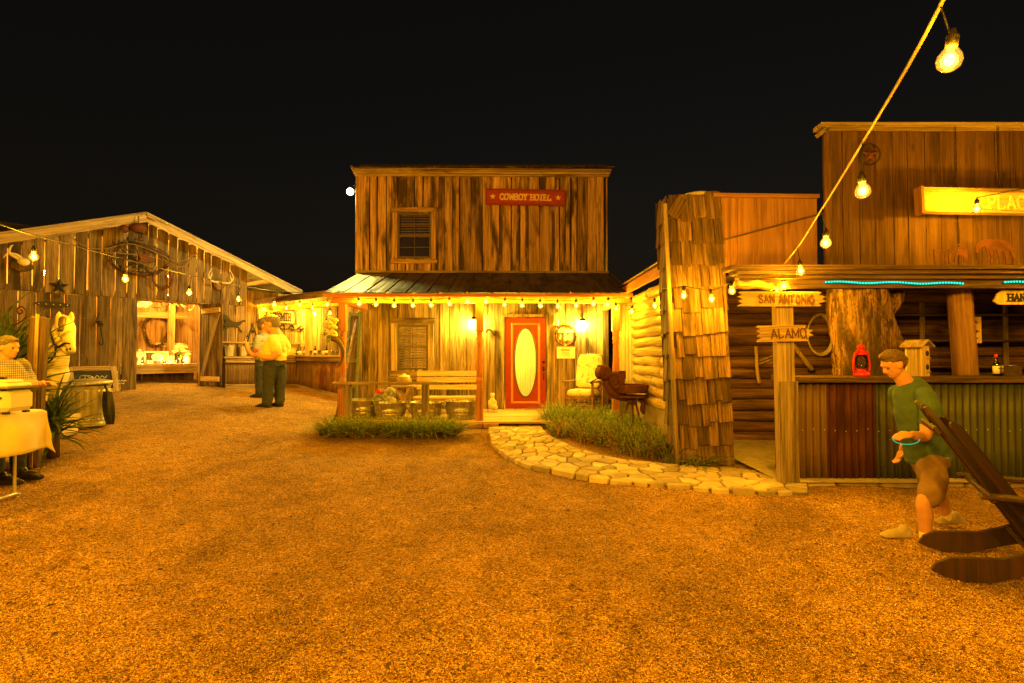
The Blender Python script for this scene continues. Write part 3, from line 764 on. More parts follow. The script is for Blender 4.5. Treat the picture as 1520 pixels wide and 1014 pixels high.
# red door with oval light
dx0, dx1, dz0, dz1 = DOOR; dw, dh = dx1 - dx0, dz1 - dz0; dc = (dx0 + dx1) / 2
dr = part_empty('door', hotel, (dc, YW, FZ)); D = frame((dc, YW, FZ))
ow, oh, oz = dw * .262, dh * .374, dh * .5 + wz(538) - (dz0 + dz1) / 2
def ring(rx, rz, cx, cz, n=48): return [(cx + rx * math.cos(2 * PI * i / n), cz + rz * math.sin(2 * PI * i / n)) for i in range(n)]
def plate_with_hole(mb, w, h, hole, y0, y1, z0=0):
    n = len(hole); out = []
    for (x, z) in hole:
        a = math.atan2(z - oz, x); c, s = math.cos(a), math.sin(a); k = min((w / 2) / max(abs(c), 1e-6), ((h + z0 - oz) if s > 0 else (oz - z0)) / max(abs(s), 1e-6)); out.append((c * k, oz + s * k))
    for cx, cz in ((w / 2, h + z0), (-w / 2, h + z0), (-w / 2, z0), (w / 2, z0)):
        i = min(range(n), key=lambda q: (out[q][0] - cx) ** 2 + (out[q][1] - cz) ** 2); out[i] = (cx, cz)
    vs = [(p[0], y0, p[1]) for p in hole] + [(p[0], y0, p[1]) for p in out] + [(p[0], y1, p[1]) for p in hole] + [(p[0], y1, p[1]) for p in out]
    fs = []
    for i in range(n):
        j = (i + 1) % n
        fs += [(i, n + i, n + j, j), (2 * n + i, 2 * n + j, 3 * n + j, 3 * n + i), (i, j, 2 * n + j, 2 * n + i), (n + i, 3 * n + i, 3 * n + j, n + j)]
    mb.add(vs, fs)
mb = MB(); plate_with_hole(mb, dw - .03, dh - .03, ring(ow, oh, 0, oz), -.035, .01, .015); mb.build('door_leaf', RED, dr, D)
mb = MB(); hole = ring(ow + .035, oh + .04, 0, oz); plate_with_hole(mb, dw * .62, dh * .8, hole, -.037, -.046, dh * .08); mb.build('raised_panel', RED, dr, D)
mb = MB()
tw, t0, t1 = dw * .32, dh * .075, dh * .925
for xx in (-tw, tw): mb.box((xx, -.045, (t0 + t1) / 2), (.05, .026, t1 - t0 + .05), ch=.008)
for zz in (t0, t1): mb.box((0, -.0445, zz), (2 * tw - .052, .025, .05), ch=.008)
mb.build('panel_trim', ORANGE, dr, D)
mb = MB(); rows = []
for k in range(9):
    a = 2 * PI * k / 8; rows.append([(x + .018 * math.cos(a) * x / ow * .9, -.05 + .014 * math.sin(a), z + .018 * math.cos(a) * (z - oz) / oh) for x, z in ring(ow, oh, 0, oz)])
mb.sheet(rows, close=True); mb.build('oval_rim', SASH, dr, D)
mb = MB(); mb.prism(ring(ow, oh, 0, oz), -.024, -.018); mb.build('oval_glass', GLASS, dr, D)
mb = MB(); rows = []
for z in (oz - oh - .03, oz, oz + oh + .03): rows.append([(-ow + 2 * ow * i / 96, .028 + .011 * math.sin(i * 2 * PI / 7.4 + .4 * math.sin(i)), z) for i in range(97)])
mb.sheet(rows); mb.build('lace_curtain', CURTAIN, dr, D)
hd = MB(); hd.lathe([(.0, -.02), (.034, -.02), (.034, 0), (.0, 0)], 14, T(0, -.036, .27) @ RX(PI / 2)); hd.box((0, -.045, .12), (.05, .02, .1), ch=.008); hd.ball((0, -.075, .11), .026)
hd.tube(spline([(0, -.04, .06), (0, -.085, .03), (0, -.09, -.06), (0, -.06, -.13), (0, -.04, -.14)], 4), .011, 8)
hd.build('door_handle', BLACK, dr, D @ T(dw * .43, 0, dh * .385))
mb = MB()
for xx in (-dw / 2 - .035, dw / 2 + .035): mb.box((xx, -.045, dh / 2), (.06, .05, dh + .08))
mb.box((0, -.043, dh + .035), (dw + .006, .046, .06)); mb.box((0, -.07, -.0), (dw + .02, .13, .03)); mb.build('door_frame', W_HOTEL_LO, dr, D)

# porch: floor planks, step bricks, posts, beam, sheet metal roof
PX0, PX1 = HX0 + .05, P(932, 500, YP).x
pf = part_empty('porch_floor', hotel, (0, YP, FZ))
y = YP - .12
while y < YW - .05:
    plank('floor_board', (PX0 + .2, y + .07, FZ - .02), (PX1, y + .07, FZ - .02), .135, .04, (0, 0, 1), W_PINE, pf, None, .002); y += .141
mb = MB(); mb.box(((PX0 + PX1) / 2 + .1, (YP + YW) / 2 + .05, FZ - .14), (PX1 - PX0 - .3, YW - YP - .05, .19)); mb.build('joists', W_DARK, pf)
bk = MB(); bk.box((0, 0, 0), (.29, .12, .085), ch=.008); bkm = bk.mesh('brick')
x = PX0 + .3
while x < P(728, 600, YP).x - .1:
    link('brick', bkm, BRICKM, pf, T(x + .15, YP - .13, gz(x, YP) + .045) @ RZ(rnd(-.02, .02))); x += .305
EZ = P(760, 437, YP).z
def turned(h):
    m = MB(); m.box((0, 0, .3), (.145, .145, .6), ch=.01); m.box((0, 0, h - .27), (.145, .145, .54), ch=.01)
    a, b = .6, h - .54
    pr = [(.07, a), (.05, a + .03), (.066, a + .06), (.05, a + .09), (.07, a + .13), (.07, a + .19), (.05, a + .22), (.062, a + .25), (.068, a + .42), (.058, (a + b) / 2), (.052, b - .35), (.05, b - .25), (.066, b - .22), (.05, b - .19), (.07, b - .13), (.055, b - .1), (.055, b - .07), (.07, b - .04), (.05, b - .02), (.07, b)]
    m.lathe(pr, 18); return m
tp = turned(EZ - .17 - FZ).mesh('porch_post')
for u in (509, 712, 914): link('porch_post', tp, W_POST, hotel, T(P(u, 500, YP + .06).x, YP + .06, FZ))
plank('porch_beam', (PX0 + .1, YP + .06, EZ - .085), (PX1 + .05, YP + .06, EZ - .085), .16, .1, (0, -1, 0), W_BEAM, hotel, None, .002)
plank('porch_beam', (PX0 + .22, YP + .12, EZ - .09), (PX0 + .22, YW - .05, EZ - .07), .14, .09, (1, 0, 0), W_BEAM, hotel)
plank('porch_beam', (PX1 - .08, YP + .12, EZ - .09), (PX1 - .08, YW - .05, EZ - .07), .14, .09, (1, 0, 0), W_BEAM, hotel)
rf = part_empty('porch_roof', hotel, (0, YP, EZ))
RZ0, RZ1 = EZ + .012, wz(406) - .01; RX0, RX1 = wx(530) + .02, PX1 + .07
n = 15
for i in range(n):
    a, b = RX0 + (RX1 - RX0) * i / n, RX0 + (RX1 - RX0) * (i + 1) / n
    mb = MB(); s_ = rnd(-.003, .003)
    L = math.hypot(YW - .04 - (YP - .17), RZ1 - RZ0)
    rows = [[(xx, 0, -L / 2), (xx, 0, 0), (xx, 0, L / 2)] for xx in ()]
    prof = [(-(b - a) / 2, .0), (-(b - a) / 2 + .004, .022), (-(b - a) / 2 + .02, .022), (-(b - a) / 2 + .026, .002), (-.06, .006), (0, .001), (.06, .006), ((b - a) / 2 - .002, .0)]
    mb.sheet([[(p[0], p[1], z) for p in prof] for z in (-L / 2, -L / 6, L / 6, L / 2)], smooth=False)
    yc, zc = (YW - .04 + YP - .17) / 2, (RZ0 + RZ1) / 2; ang = math.atan2(RZ1 - RZ0, YW - .04 - (YP - .17))
    o = mb.build('roof_panel', ROOFM if i > 1 else ROOFG, rf, T((a + b) / 2, yc, zc + s_) @ RX(ang) @ RX(-PI / 2) @ RZ(PI)); solidify(o, .004)  # two left panels paler: the flood lamp's light is put into their metal
for i in range(12):
    xx = RX0 + .1 + (RX1 - RX0 - .2) * i / 11
    plank('rafter', (xx, YP - .12, RZ0 - .06), (xx, YW - .04, RZ1 - .06), .05, .09, (0, 0, 1), W_TAN, rf)
plank('eave_board', (RX0, YP - .155, RZ0 - .045), (RX1, YP - .155, RZ0 - .045), .07, .02, (0, -1, 0), W_BEAM, rf)
# spare red-brown wall that closes the porch on the right
# the hanging sign
s0 = P(780, 293.5, YW - .08); SM = T(s0.x, YW - .1, s0.z) @ RY(R(1.2))
sg = thing('hotel_sign', 'red board sign reading COWBOY HOTEL between two gold stars', 'sign', (s0.x, YW - .1, s0.z))
mb = MB(); mb.box((0, 0, 0), (1.86, .035, .375), ch=.008); mb.build('sign_board', REDSIGN, sg, SM)
mb = MB()
for zz in (-.16, .16): mb.box((0, -.021, zz), (1.8, .008, .012))
for xx in (-.9, .9): mb.box((xx, -.021, 0), (.012, .008, .308))
mb.build('border', plain('dark_red_border', (.16, .02, .012), .6), sg, SM)
mb = letters('COWBOY HOTEL', .125, .032, .01, True, gapf=.2, wide=.92); k = 1.2 / (max(p[0] for p in mb.v) * 2); mb.v = [(p[0] * k, p[1] - .0185, p[2]) for p in mb.v]; mb.build('lettering', GOLD, sg, SM)
for xx in (-.755, .755):
    mb = MB(); mb.prism(star_poly(.075), -.026, -.0185); mb.build('star', GOLD, sg, SM @ T(xx, 0, 0))

# string of bulbs under the porch beam
us = [(533, 447), (558, 448), (585, 449.5), (613, 449.5), (640, 449), (667, 447), (694, 444), (721, 444), (749, 448), (775, 449), (802, 450), (828, 451), (855, 450), (881, 447), (902, 448)]
pb = [P(u, v + 1, YP - .1) for u, v in us]
string('string of small bulbs along the red porch beam of the hotel', [P(503, 440, YP - .06)] + [p + Vector((0, .0, .07)) for p in pb] + [P(915, 443, YP - .1)], pb, 5, 1.4)
# wall lamps on either side of the door
def wall_lamp(u, v, label):
    p = P(u, v, YW - .16); t = thing('wall_lamp', label, 'lamp', (p.x, YW - .05, p.z), 0, 'porch wall lamps'); M_ = frame((p.x, YW - .16, p.z))
    mb = MB(); mb.lathe([(.0, .0), (.055, .01), (.055, .03), (.02, .05)], 14, T(0, .1, .1) @ RX(PI / 2)); mb.tube([(0, .1, .1), (0, .05, .16), (0, 0, .15)], .012, 8); mb.lathe([(.02, .17), (.075, .13), (.08, .105), (.06, .1)], 16); mb.build('bracket', BLACK, t, M_)
    mb = MB(); mb.lathe([(.0, -.12), (.05, -.115), (.072, -.07), (.075, .0), (.066, .07), (.055, .1)], 16); mb.build('lamp_shade', EMP, t, M_)
    lamp(t, (p.x, YW - .16, p.z), 125, (1, .66, .035), .08)
wall_lamp(703, 481, 'glowing porch wall lamp left of the red door'); wall_lamp(865, 483, 'glowing porch wall lamp above the rocking chair')
# flood lamp on the corner of the false front
p = P(521, 282, YW + .16); t = thing('flood_lamp', 'small yellow flood lamp on the upper left corner of the hotel', 'lamp', p)
mb = MB(); mb.lathe([(.03, .1), (.045, .04), (.07, -.03), (.072, -.05)], 14, RX(R(40)) @ RY(R(-20))); mb.tube([(0, 0, .1), (.1, .03, .12), (.16, .1, .12)], .012, 8); mb.build('housing', BLACK, t, T(*p))
mb = MB(); mb.ball((0, 0, 0), .08, 12, 8, RX(R(40))); mb.build('lens', EMF, t, T(*p) @ T(-.01, -.03, -.05)); lamp(t, p + Vector((-.06, .0, -.13)), 150, (1, .85, .2), .05)
# ---------------------------------------------------------------- barn on the left, its front wall running away from the viewer
p_ = P(203, 443, 12.4); q_ = P(330, 452, 13.9); JZ = (p_.z + q_.z) / 2
BD = Vector((q_.x - p_.x, q_.y - p_.y, 0)).normalized(); BYAW = math.atan2(BD.y, BD.x)
B0 = Vector((p_.x, p_.y, 0)); B = frame(B0, BYAW); BI = B.inverted()
def bw(u, v, off=0.):                         # photo position on the barn wall (frame coordinates x along the wall, z up)
    d = ray(u, v); n = (B.to_3x3() @ Vector((0, -1, 0))); o = Vector((0, 0, 1.5)); pl = B0 + n * off
    t = (pl - o).dot(n) / d.dot(n); return BI @ (o + d * t)
def bwx(u, v=500, off=0.): return bw(u, v, off).x
def bwz(u, v, off=0.): return bw(u, v, off).z
def bgz(x, y=0):
    w = B @ Vector((x, y, 0)); return gz(w.x, w.y)
AX = bw(209, 322); EX = bw(432, 432); SL = (AX.z - EX.z) / (EX.x - AX.x)
BXL = AX.x - (EX.x - AX.x) - .4; BXR = bwx(366, 500)
barn = thing('barn', 'weathered plank barn with open doorway and gable roof', 'barn', B @ Vector((AX.x, 0, bgz(AX.x))), BYAW)
def roofz(x): return AX.z - abs(x - AX.x) * SL
JX = lambda x: JZ
OX0, OX1 = bwx(203, 520), bwx(296, 520); OZ0 = bgz((OX0 + OX1) / 2)
OZ1 = (bwz(203, 445) + bwz(296, 452)) / 2
bwall = part_empty('front_wall', barn, B @ Vector((AX.x, 0, 1)))
zj = bwz(330, 452)
boards('board', B, BXL + .1, BXR, lambda x: JZ, lambda x: roofz(x) - .06, W_BARN, bwall, .17, .27, [], gap=.02, t=.025, jit=.004, tilt=.007)
boards('board', B, BXL + .1, BXR, lambda x: bgz(x) - .05, lambda x: JZ - .012, W_BARN, bwall, .19, .3, [(OX0, OX1, -2, OZ1)], gap=.018, t=.025, jit=.004, y=.004, rag=.012, tilt=.007)
# inner framing, floor, back wall, side walls, roof
fr = part_empty('frame', barn, B @ Vector((AX.x, 0, 1)))
plank('girt', (BXL, .06, JZ + .05), (BXR, .06, JZ + .05), .14, .05, (0, -1, 0), W_TAN, fr, B)
plank('lintel', (OX0 - .1, .07, OZ1 + .05), (OX1 + .1, .07, OZ1 + .05), .13, .06, (0, -1, 0), W_INT, fr, B)
for x in (OX0 - .06, OX1 + .06): plank('jamb', (x, .045, bgz(x)), (x, .045, OZ1), .12, .09, (0, -1, 0), W_BARN if x < OX0 else W_INT, fr, B)
BACKY = 2.1
bback = part_empty('back_wall', barn, B @ Vector((AX.x, BACKY, 1)))
boards('board', B, BXL + .3, BXR + .1, lambda x: .4, lambda x: roofz(x) - .1, W_INT, bback, .24, .4, [], gap=.006, t=.025, y=BACKY, jit=.003)
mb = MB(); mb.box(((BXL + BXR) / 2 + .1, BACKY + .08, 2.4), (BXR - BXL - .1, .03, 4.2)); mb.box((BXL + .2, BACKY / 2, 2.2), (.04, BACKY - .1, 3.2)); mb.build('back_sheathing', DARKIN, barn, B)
broof = part_empty('roof', barn, B @ Vector((AX.x, 0, AX.z)))
for sgn in (-1, 1):
    L = (EX.x - AX.x) * 1.03; ang = math.atan(SL) * sgn
    n = 9
    for k in range(n):
        x0 = AX.x + sgn * L * k / n; x1 = AX.x + sgn * L * (k + 1) / n
        plank('roof_sheet', ((x0 + x1) / 2, -.34, roofz((x0 + x1) / 2) + .06), ((x0 + x1) / 2, 5.5, roofz((x0 + x1) / 2) + .06), L / n / math.cos(ang) - .004, .018, (math.sin(ang), 0, math.cos(ang)), ROOFG, broof, B)
    plank('barge_board', (AX.x + sgn * .005, -.345, AX.z - .06), (AX.x + sgn * L, -.345, roofz(AX.x + sgn * L) - .06), .21, .035, (0, -1, 0), W_TAN, broof, B, .004)
    plank('barge_trim', (AX.x + sgn * .005, -.375, AX.z + .03), (AX.x + sgn * L, -.375, roofz(AX.x + sgn * L) + .03), .05, .022, (0, -1, 0), W_GREY, broof, B, .004)
    for k in range(4):
        xx = AX.x + sgn * (L * (.2 + .2 * k)); plank('rafter', (xx, -.3, roofz(xx) - .03), (xx, 2.1, roofz(xx) - .03), .05, .12, (0, 0, 1), W_TAN, broof, B)
# open braced door, hinged at the right jamb and swung outwards
dA = B @ Vector((OX1 + .02, -.06, 0)); dB = G(329, 579)
DL = bw(296, 520); d2 = Vector((dB.x - dA.x, dB.y - dA.y, 0)); DW = d2.length; dyaw = math.atan2(d2.y, d2.x)
DF = frame((dA.x, dA.y, 0), dyaw); dz = max(gz(dA.x, dA.y), gz(dB.x, dB.y)) + .03
door = part_empty('barn_door', barn, (dA.x, dA.y, dz)); DH = 2.02
boards('door_board', DF, 0.02, DW, dz, lambda x: dz + DH, W_BARN, door, .17, .22, gap=.008, t=.03)
plank('door_rail', (.03, -.035, dz + DH - .18), (DW - .05, -.035, dz + DH - .16), .12, .03, (0, -1, 0), W_PINE, door, DF)
plank('door_rail', (.03, -.035, dz + .16), (DW - .05, -.035, dz + .16), .12, .03, (0, -1, 0), W_PINE, door, DF)
plank('door_brace', (.08, -.037, dz + .22), (DW - .1, -.037, dz + DH - .24), .11, .028, (0, -1, 0), W_GREY, door, DF)
# counter inside the doorway
CT = bwz(250, 540, -.9); cy = .95
ct = thing('display_counter', 'rough timber display counter inside the barn doorway', 'counter', B @ Vector(((OX0 + OX1) / 2, cy, OZ0)), BYAW)
CX0, CX1 = OX0 - 1.2, OX1 + .35
plank('counter_top', (CX0, cy, CT - .03), (CX1, cy, CT - .03), .62, .06, (0, 0, 1), W_TAN, ct, B)
plank('counter_apron', (CX0, cy - .29, CT - .15), (CX1, cy - .29, CT - .15), .17, .04, (0, -1, 0), W_TAN, ct, B)
for x in (OX0 + .05, CX1 - .05): plank('leg', (x, cy - .26, OZ0 - .1), (x, cy - .26, CT - .06), .11, .1, (0, -1, 0), W_BARN, ct, B)
boards('kick_board', B, CX0, CX1, OZ0 - .15, CT - .22, W_DARK, ct, .2, .3, y=cy + .24, t=.02)
plank('inner_post', (OX1 - .1, 1.5, OZ0), (OX1 - .1, 1.5, OZ1 + .6), .14, .14, (0, -1, 0), W_INT, fr, B)
plank('inner_beam', (CX0, 1.55, OZ1 - .22), (CX1, 1.55, OZ1 - .22), .17, .1, (0, -1, 0), W_INT, fr, B)
mb = MB(); pts = [B @ Vector((x, y, 0)) for x, y in ((BXL + .2, -.02), (EX.x, -.02), (EX.x, BACKY), (BXL + .2, BACKY))]
# lamps inside the barn: two bare bulbs hung from the rafters
for i, (x, y, z) in enumerate(((AX.x + .9, .75, OZ1 + .75), (AX.x - 1.5, 1.1, JZ + .55), (OX1 - .5, .5, OZ1 + .25))):
    w = B @ Vector((x, y, z)); t = thing('hanging_bulb', ['bare bulb hanging inside the barn gable', 'bare bulb hanging inside the barn near its left end', 'bare bulb hanging above the barn display counter'][i], 'bulb', w, 0, 'bulbs inside the barn')
    mb = MB(); mb.tube([(0, 0, .05), (0, 0, roofz(x) - z)], .005, 5); mb.build('cord', BLACK, t, T(*w))
    x_ = link('bulb', BG[1.25][0], BULBG, t, T(*w)); link('filament', BG[1.25][2], EMB, x_, T(*w)); link('socket', BG[1.25][1], BLACK, t, T(*w)); lamp(t, w + Vector((0, 0, -.03)), [46, 36, 34][i], (1, .5, .05), .05)

# ---- things on the counter
def onc(u, dy=0.):                            # frame position on the counter top seen at photo column u
    a = bw(u, 530, -(cy + dy)); return Vector((a.x, cy + dy, CT))
def cobj(nm, lab, cat, u, dy=0., grp=None): 
    l = onc(u, dy); return thing(nm, lab, cat, B @ l, BYAW, grp), B @ T(*l)
def votive(u, dy, lab):
    t, M_ = cobj('candle', lab, 'candle', u, dy, 'candles on the barn counter')
    mb = MB(); mb.lathe([(.0, .0), (.034, 0), (.04, .07), (.037, .07), (.03, .012), (0, .012)], 14); mb.build('cup', GLASS, t, M_)
    mb = MB(); mb.lathe([(.0, .012), (.028, .012), (.028, .035), (0, .035)], 12); mb.build('wax', CREAM, t, M_)
    mb = MB(); mb.lathe([(.0, .035), (.011, .046), (.008, .065), (.0, .085)], 8); mb.build('flame', EMC, t, M_); lamp(t, M_ @ Vector((0, 0, .1)), 2.5, (1, .6, .1), .02)
votive(211, -.15, 'lit candle at the left end of the barn counter'); votive(244, -.16, 'lit candle just right of the dark block on the counter'); votive(272, -.18, 'lit candle in front of the flower vase'); votive(262, -.08, 'lit candle between the white block and the flower vase')
def pic_frame(u, w, h, lab, mat, inner, dy, tilt=-.16):
    t, M_ = cobj('picture_frame', lab, 'picture', u, dy); X = M_ @ RX(tilt)
    mb = MB()
    for xx in (-w / 2, w / 2): mb.box((xx, 0, h / 2), (.035, .025, h + .035))
    for zz in (0.018, h): mb.box((0, 0, zz), (w - .036, .024, .035))
    mb.build('frame', mat, t, X); mb = MB(); mb.box((0, .004, h / 2), (w - .03, .008, h - .03)); mb.build('picture', inner, t, X)
pic_frame(226, .3, .3, 'white framed picture leaning on the barn counter', WHITEP, W_DARK, .16)
pic_frame(241, .26, .3, 'pale framed picture overlapping the other on its right', CREAM, W_INT, .12)
t, M_ = cobj('oval_plaque', 'oval white rimmed plaque on a dark block on the barn counter', 'plaque', 233, -.02)
mb = MB(); mb.box((0, 0, .04), (.22, .1, .08), ch=.006); mb.build('block', W_DARK, t, M_)
mb = MB(); mb.prism(ring(.11, .085, 0, .17), -.02, 0); mb.build('plate', BLIND, t, M_)
mb = MB(); rows = [[((.115 + .012 * math.cos(a)) * math.cos(b), -.02 + .012 * math.sin(a), .17 + (.09 + .012 * math.cos(a)) * math.sin(b)) for b in [2 * PI * j / 24 for j in range(24)]] for a in [2 * PI * k / 6 for k in range(7)]]
mb.sheet(rows, close=True); mb.build('rim', WHITEP, t, M_)
def bunch(mb, c, r, n, ps):
    for _ in range(n):
        a = rnd(0, 6.28); e = rnd(-.6, 1.4); q = r * rnd(.5, 1)
        p = Vector(c) + Vector((math.cos(a) * math.cos(e), math.sin(a) * math.cos(e), math.sin(e))) * q
        for k in range(5):
            t_ = 2 * PI * k / 5 + a; d = Vector((math.cos(t_), math.sin(t_), .3)) * ps
            mb.add([p, p + d + Vector((0, 0, ps * .4)), p + d * 1.1 + Vector((-d.y, d.x, 0)) * .5], [(0, 1, 2)])
t, M_ = cobj('flower_vase', 'glass vase of pale flowers on the barn counter', 'vase', 267, .02)
mb = MB(); mb.lathe([(.0, 0), (.045, 0), (.05, .06), (.04, .16), (.055, .22), (.05, .22), (.036, .16), (.045, .05), (0, .01)], 14); mb.build('vase', GLASS, t, M_)
mb = MB(); bunch(mb, (0, 0, .36), .17, 90, .035); mb.build('blossom', FLOWER, t, M_)
mb = MB(); [mb.tube([(0, 0, .03), (rnd(-.1, .1), rnd(-.1, .1), rnd(.25, .45))], .004, 4) for _ in range(14)]; mb.build('stem', GRASS, t, M_)
t, M_ = cobj('milk_can', 'pale ribbed jar beside the flower vase', 'jar', 278, -.02)
mb = MB(); mb.lathe([(0, 0), (.07, 0), (.078, .02), (.074, .06), (.08, .09), (.074, .12), (.08, .16), (.07, .19), (.05, .21), (.055, .24), (0, .24)], 16); mb.build('body', CREAM, t, M_); mb = MB(); bunch(mb, (0, 0, .26), .09, 40, .03); mb.build('blossom', FLOWER, t, M_)
t, M_ = cobj('white_block', 'white cube with a yellow flower on the barn counter', 'ornament', 254, -.06)
mb = MB(); mb.box((0, 0, .05), (.1, .1, .1), ch=.01); mb.build('block', WHITEP, t, M_); mb = MB(); bunch(mb, (0, 0, .14), .05, 30, .03); mb.build('blossom', FLOWER, t, M_)
t, M_ = cobj('cherub_figure', 'small pale standing figurine at the left of the barn counter', 'figurine', 207, .1)
mb = MB(); mb.lathe([(0, 0), (.06, 0), (.05, .05), (.03, .1), (.045, .18), (.05, .24), (.025, .29), (0, .3)], 14); mb.ball((0, 0, .33), .042); mb.ball((.06, 0, .24), (.05, .012, .07)); mb.ball((-.06, 0, .24), (.05, .012, .07)); fuse(mb.build('body', HORN, t, M_), .012, 2)
for i, (u, hgt) in enumerate(((218, .1), (222, .08))):
    t, M_ = cobj('letter_block', ['dark wooden block left of the framed pictures', 'low pale box left of the framed pictures'][i], 'box', u, -.05); mb = MB(); mb.box((0, 0, hgt / 2), (.13, .1, hgt), ch=.006); mb.build('body', (W_DARK, CREAM)[i], t, M_); mb = MB(); mb.box((0, 0, hgt + .006), (.136, .106, .012), ch=.003); mb.build('lid', (W_DARK, CREAM)[i], t, M_)
# small lettered board on the barn back wall
def bk(u, v, off=-BACKY + .03): return bw(u, v, off)
a = bk(250, 512); t = thing('lettered_board', 'small pale lettered board on the wall behind the barn counter', 'sign', B @ a, BYAW); M_ = B @ T(*a)
mb = MB(); mb.box((0, 0, 0), (.62, .02, .11), ch=.004); mb.build('board', CREAM, t, M_)
mb = MB()
for k in range(12): mb.box((-.25 + k * .045, -.014, rnd(-.01, .01)), (rnd(.01, .028), .006, rnd(.03, .055)))
mb.build('lettering', BLACK, t, M_)
# vine loop (bent branch frame)
lp = [bk(*q) for q in ((233, 468), (222, 472), (213, 481), (214, 492), (217, 503), (222, 512), (232, 514), (240, 511), (245, 501), (251, 490), (252, 482), (247, 476), (240, 471), (233, 468))]
t = thing('branch_wreath', 'twisted branch wreath on the wall inside the barn', 'wreath', B @ lp[0], BYAW)
mb = MB()
for k in range(3): mb.tube([Vector((p.x + .03 * math.sin(i * .9 + k * 2.1), p.y - .05 + .03 * math.cos(i * .8 + k * 2.1), p.z + .03 * math.cos(i * .9 + k * 2.1))) for i, p in enumerate(spline(lp, 5))], .018, 6)
mb.build('branch', W_TRUNK, t, B); mb = MB()
for p in spline(lp, 2): mb.tube([p + Vector((0, -.05, 0)), p + Vector((rnd(-.12, .12), -.1, rnd(-.12, .12)))], [.01, .004], 5)
mb.build('twig', W_TRUNK, t, B)
# skull and shed antlers above the lintel inside
def antler(mb, pts, r0, tines=()):
    q = spline(pts, 5); n = len(q); mb.tube(q, [r0 * (1 - .8 * i / (n - 1)) for i in range(n)], 7)
    for i, d in tines:
        p = q[int(i * (n - 1))]; mb.tube([p, p + Vector(d) * .6, p + Vector(d) + Vector((0, 0, .02))], [r0 * .6, r0 * .45, r0 * .12], 6)
def bi(u, v): return bw(u, v, -1.45)
t = thing('steer_skull', 'pale steer skull lying on the beam above the doorway', 'skull', B @ bi(213, 452), BYAW); c = bi(213, 452)
mb = MB(); mb.ball(c, (.13, .1, .1)); mb.ball(c + Vector((-.14, -.02, -.04)), (.12, .06, .06)); mb.ball(c + Vector((.12, 0, .04)), (.08, .06, .05)); fuse(mb.build('skull', BONE, t, B), .016, 3)
mb = MB(); antler(mb, [bi(216, 450), bi(224, 451), bi(230, 447), bi(240, 448)], .035); mb.build('horn', DHORN, t, B)
for i, (pts, tn) in enumerate((([(228, 456), (238, 456), (248, 452), (252, 447)], [(.4, (.0, 0, .14)), (.7, (.12, 0, .08))]), ([(252, 451), (262, 449), (270, 452), (277, 456)], [(.3, (.1, 0, -.14)), (.6, (.14, 0, -.16))]), ([(280, 461), (285, 459), (288, 454), (289, 450)], []))):
    t = thing('antler', ['dark antler lying on the beam beside the steer skull', 'pale branching antler over the middle of the doorway', 'small curved antler at the right end of the beam'][i], 'antler', B @ bi(*pts[0]), BYAW, 'antlers over the barn doorway')
    mb = MB(); antler(mb, [bi(*p) for p in pts], .03, tn); mb.build('antler_beam', HORN if i else DHORN, t, B)

# ---- things on the outside of the barn wall
def bo(u, v, off=.06): return bw(u, v, off)
c = bo(32, 395); t = thing('horned_plaque', 'pale mounted horns on a dark round plaque near the barn left end', 'trophy', B @ c, BYAW)
mb = MB(); mb.lathe([(0, 0), (.2, 0), (.19, .03), (0, .03)], 20, T(*c) @ RX(PI / 2), sx=.95, sy=.55); mb.build('plaque', W_DARK, t, B)
mb = MB(); mb.ball(c + Vector((.02, -.06, .08)), (.1, .07, .08)); mb.build('skull_cap', BONE, t, B)
for e in ([(36, 392), (26, 384), (14, 376), (16, 366), (20, 364)], [(36, 392), (28, 380), (12, 376), (5, 383)]): mb = MB(); antler(mb, [bo(u, v, .1 + .01 * i) for i, (u, v) in enumerate(e)], .04); mb.build('horn', HORN, t, B)
c = bo(88, 425, .05); t = thing('iron_star', 'black five pointed star mounted on the barn wall', 'star', B @ c, BYAW)
mb = MB(); pl = star_poly(.17, .07); vs = [(0, -.04, 0)] + [(x, -.005, z) for x, z in pl] + [(x, .01, z) for x, z in pl]; mb.add(vs, [(0, 1 + i, 1 + (i + 1) % 10) for i in range(10)] + [(1 + i, 11 + i, 11 + (i + 1) % 10, 1 + (i + 1) % 10) for i in range(10)]); mb.build('star_body', BLACK, t, B @ T(*c))
mb = MB(); mb.box((0, -.0, -.2), (.04, .012, .08)); mb.build('mount', BLACK, t, B @ T(*c))
a, b = bo(52, 449, .05), bo(105, 455, .05); t = thing('strap_hinge', 'long black iron strap hinge on the barn wall', 'hinge', B @ ((a + b) / 2), BYAW); L = b.x - a.x; mc = (a + b) / 2
mb = MB(); mb.prism([(-L / 2, -.015), (-.1, -.07), (.1, -.07), (L / 2, -.015), (L / 2, .02), (.1, .06), (-.1, .06), (-L / 2, .02)], -.006, .006); mb.build('strap', BLACK, t, B @ T(*mc) @ RY(.02))
bolt = MB(); bolt.ball((0, 0, 0), (.014, .01, .014), 8, 6); bm_ = bolt.mesh('bolt')
for k in range(5): link('bolt', bm_, GALV, t, B @ T(mc.x - .4 * L + k * .2 * L, mc.y - .008, mc.z))
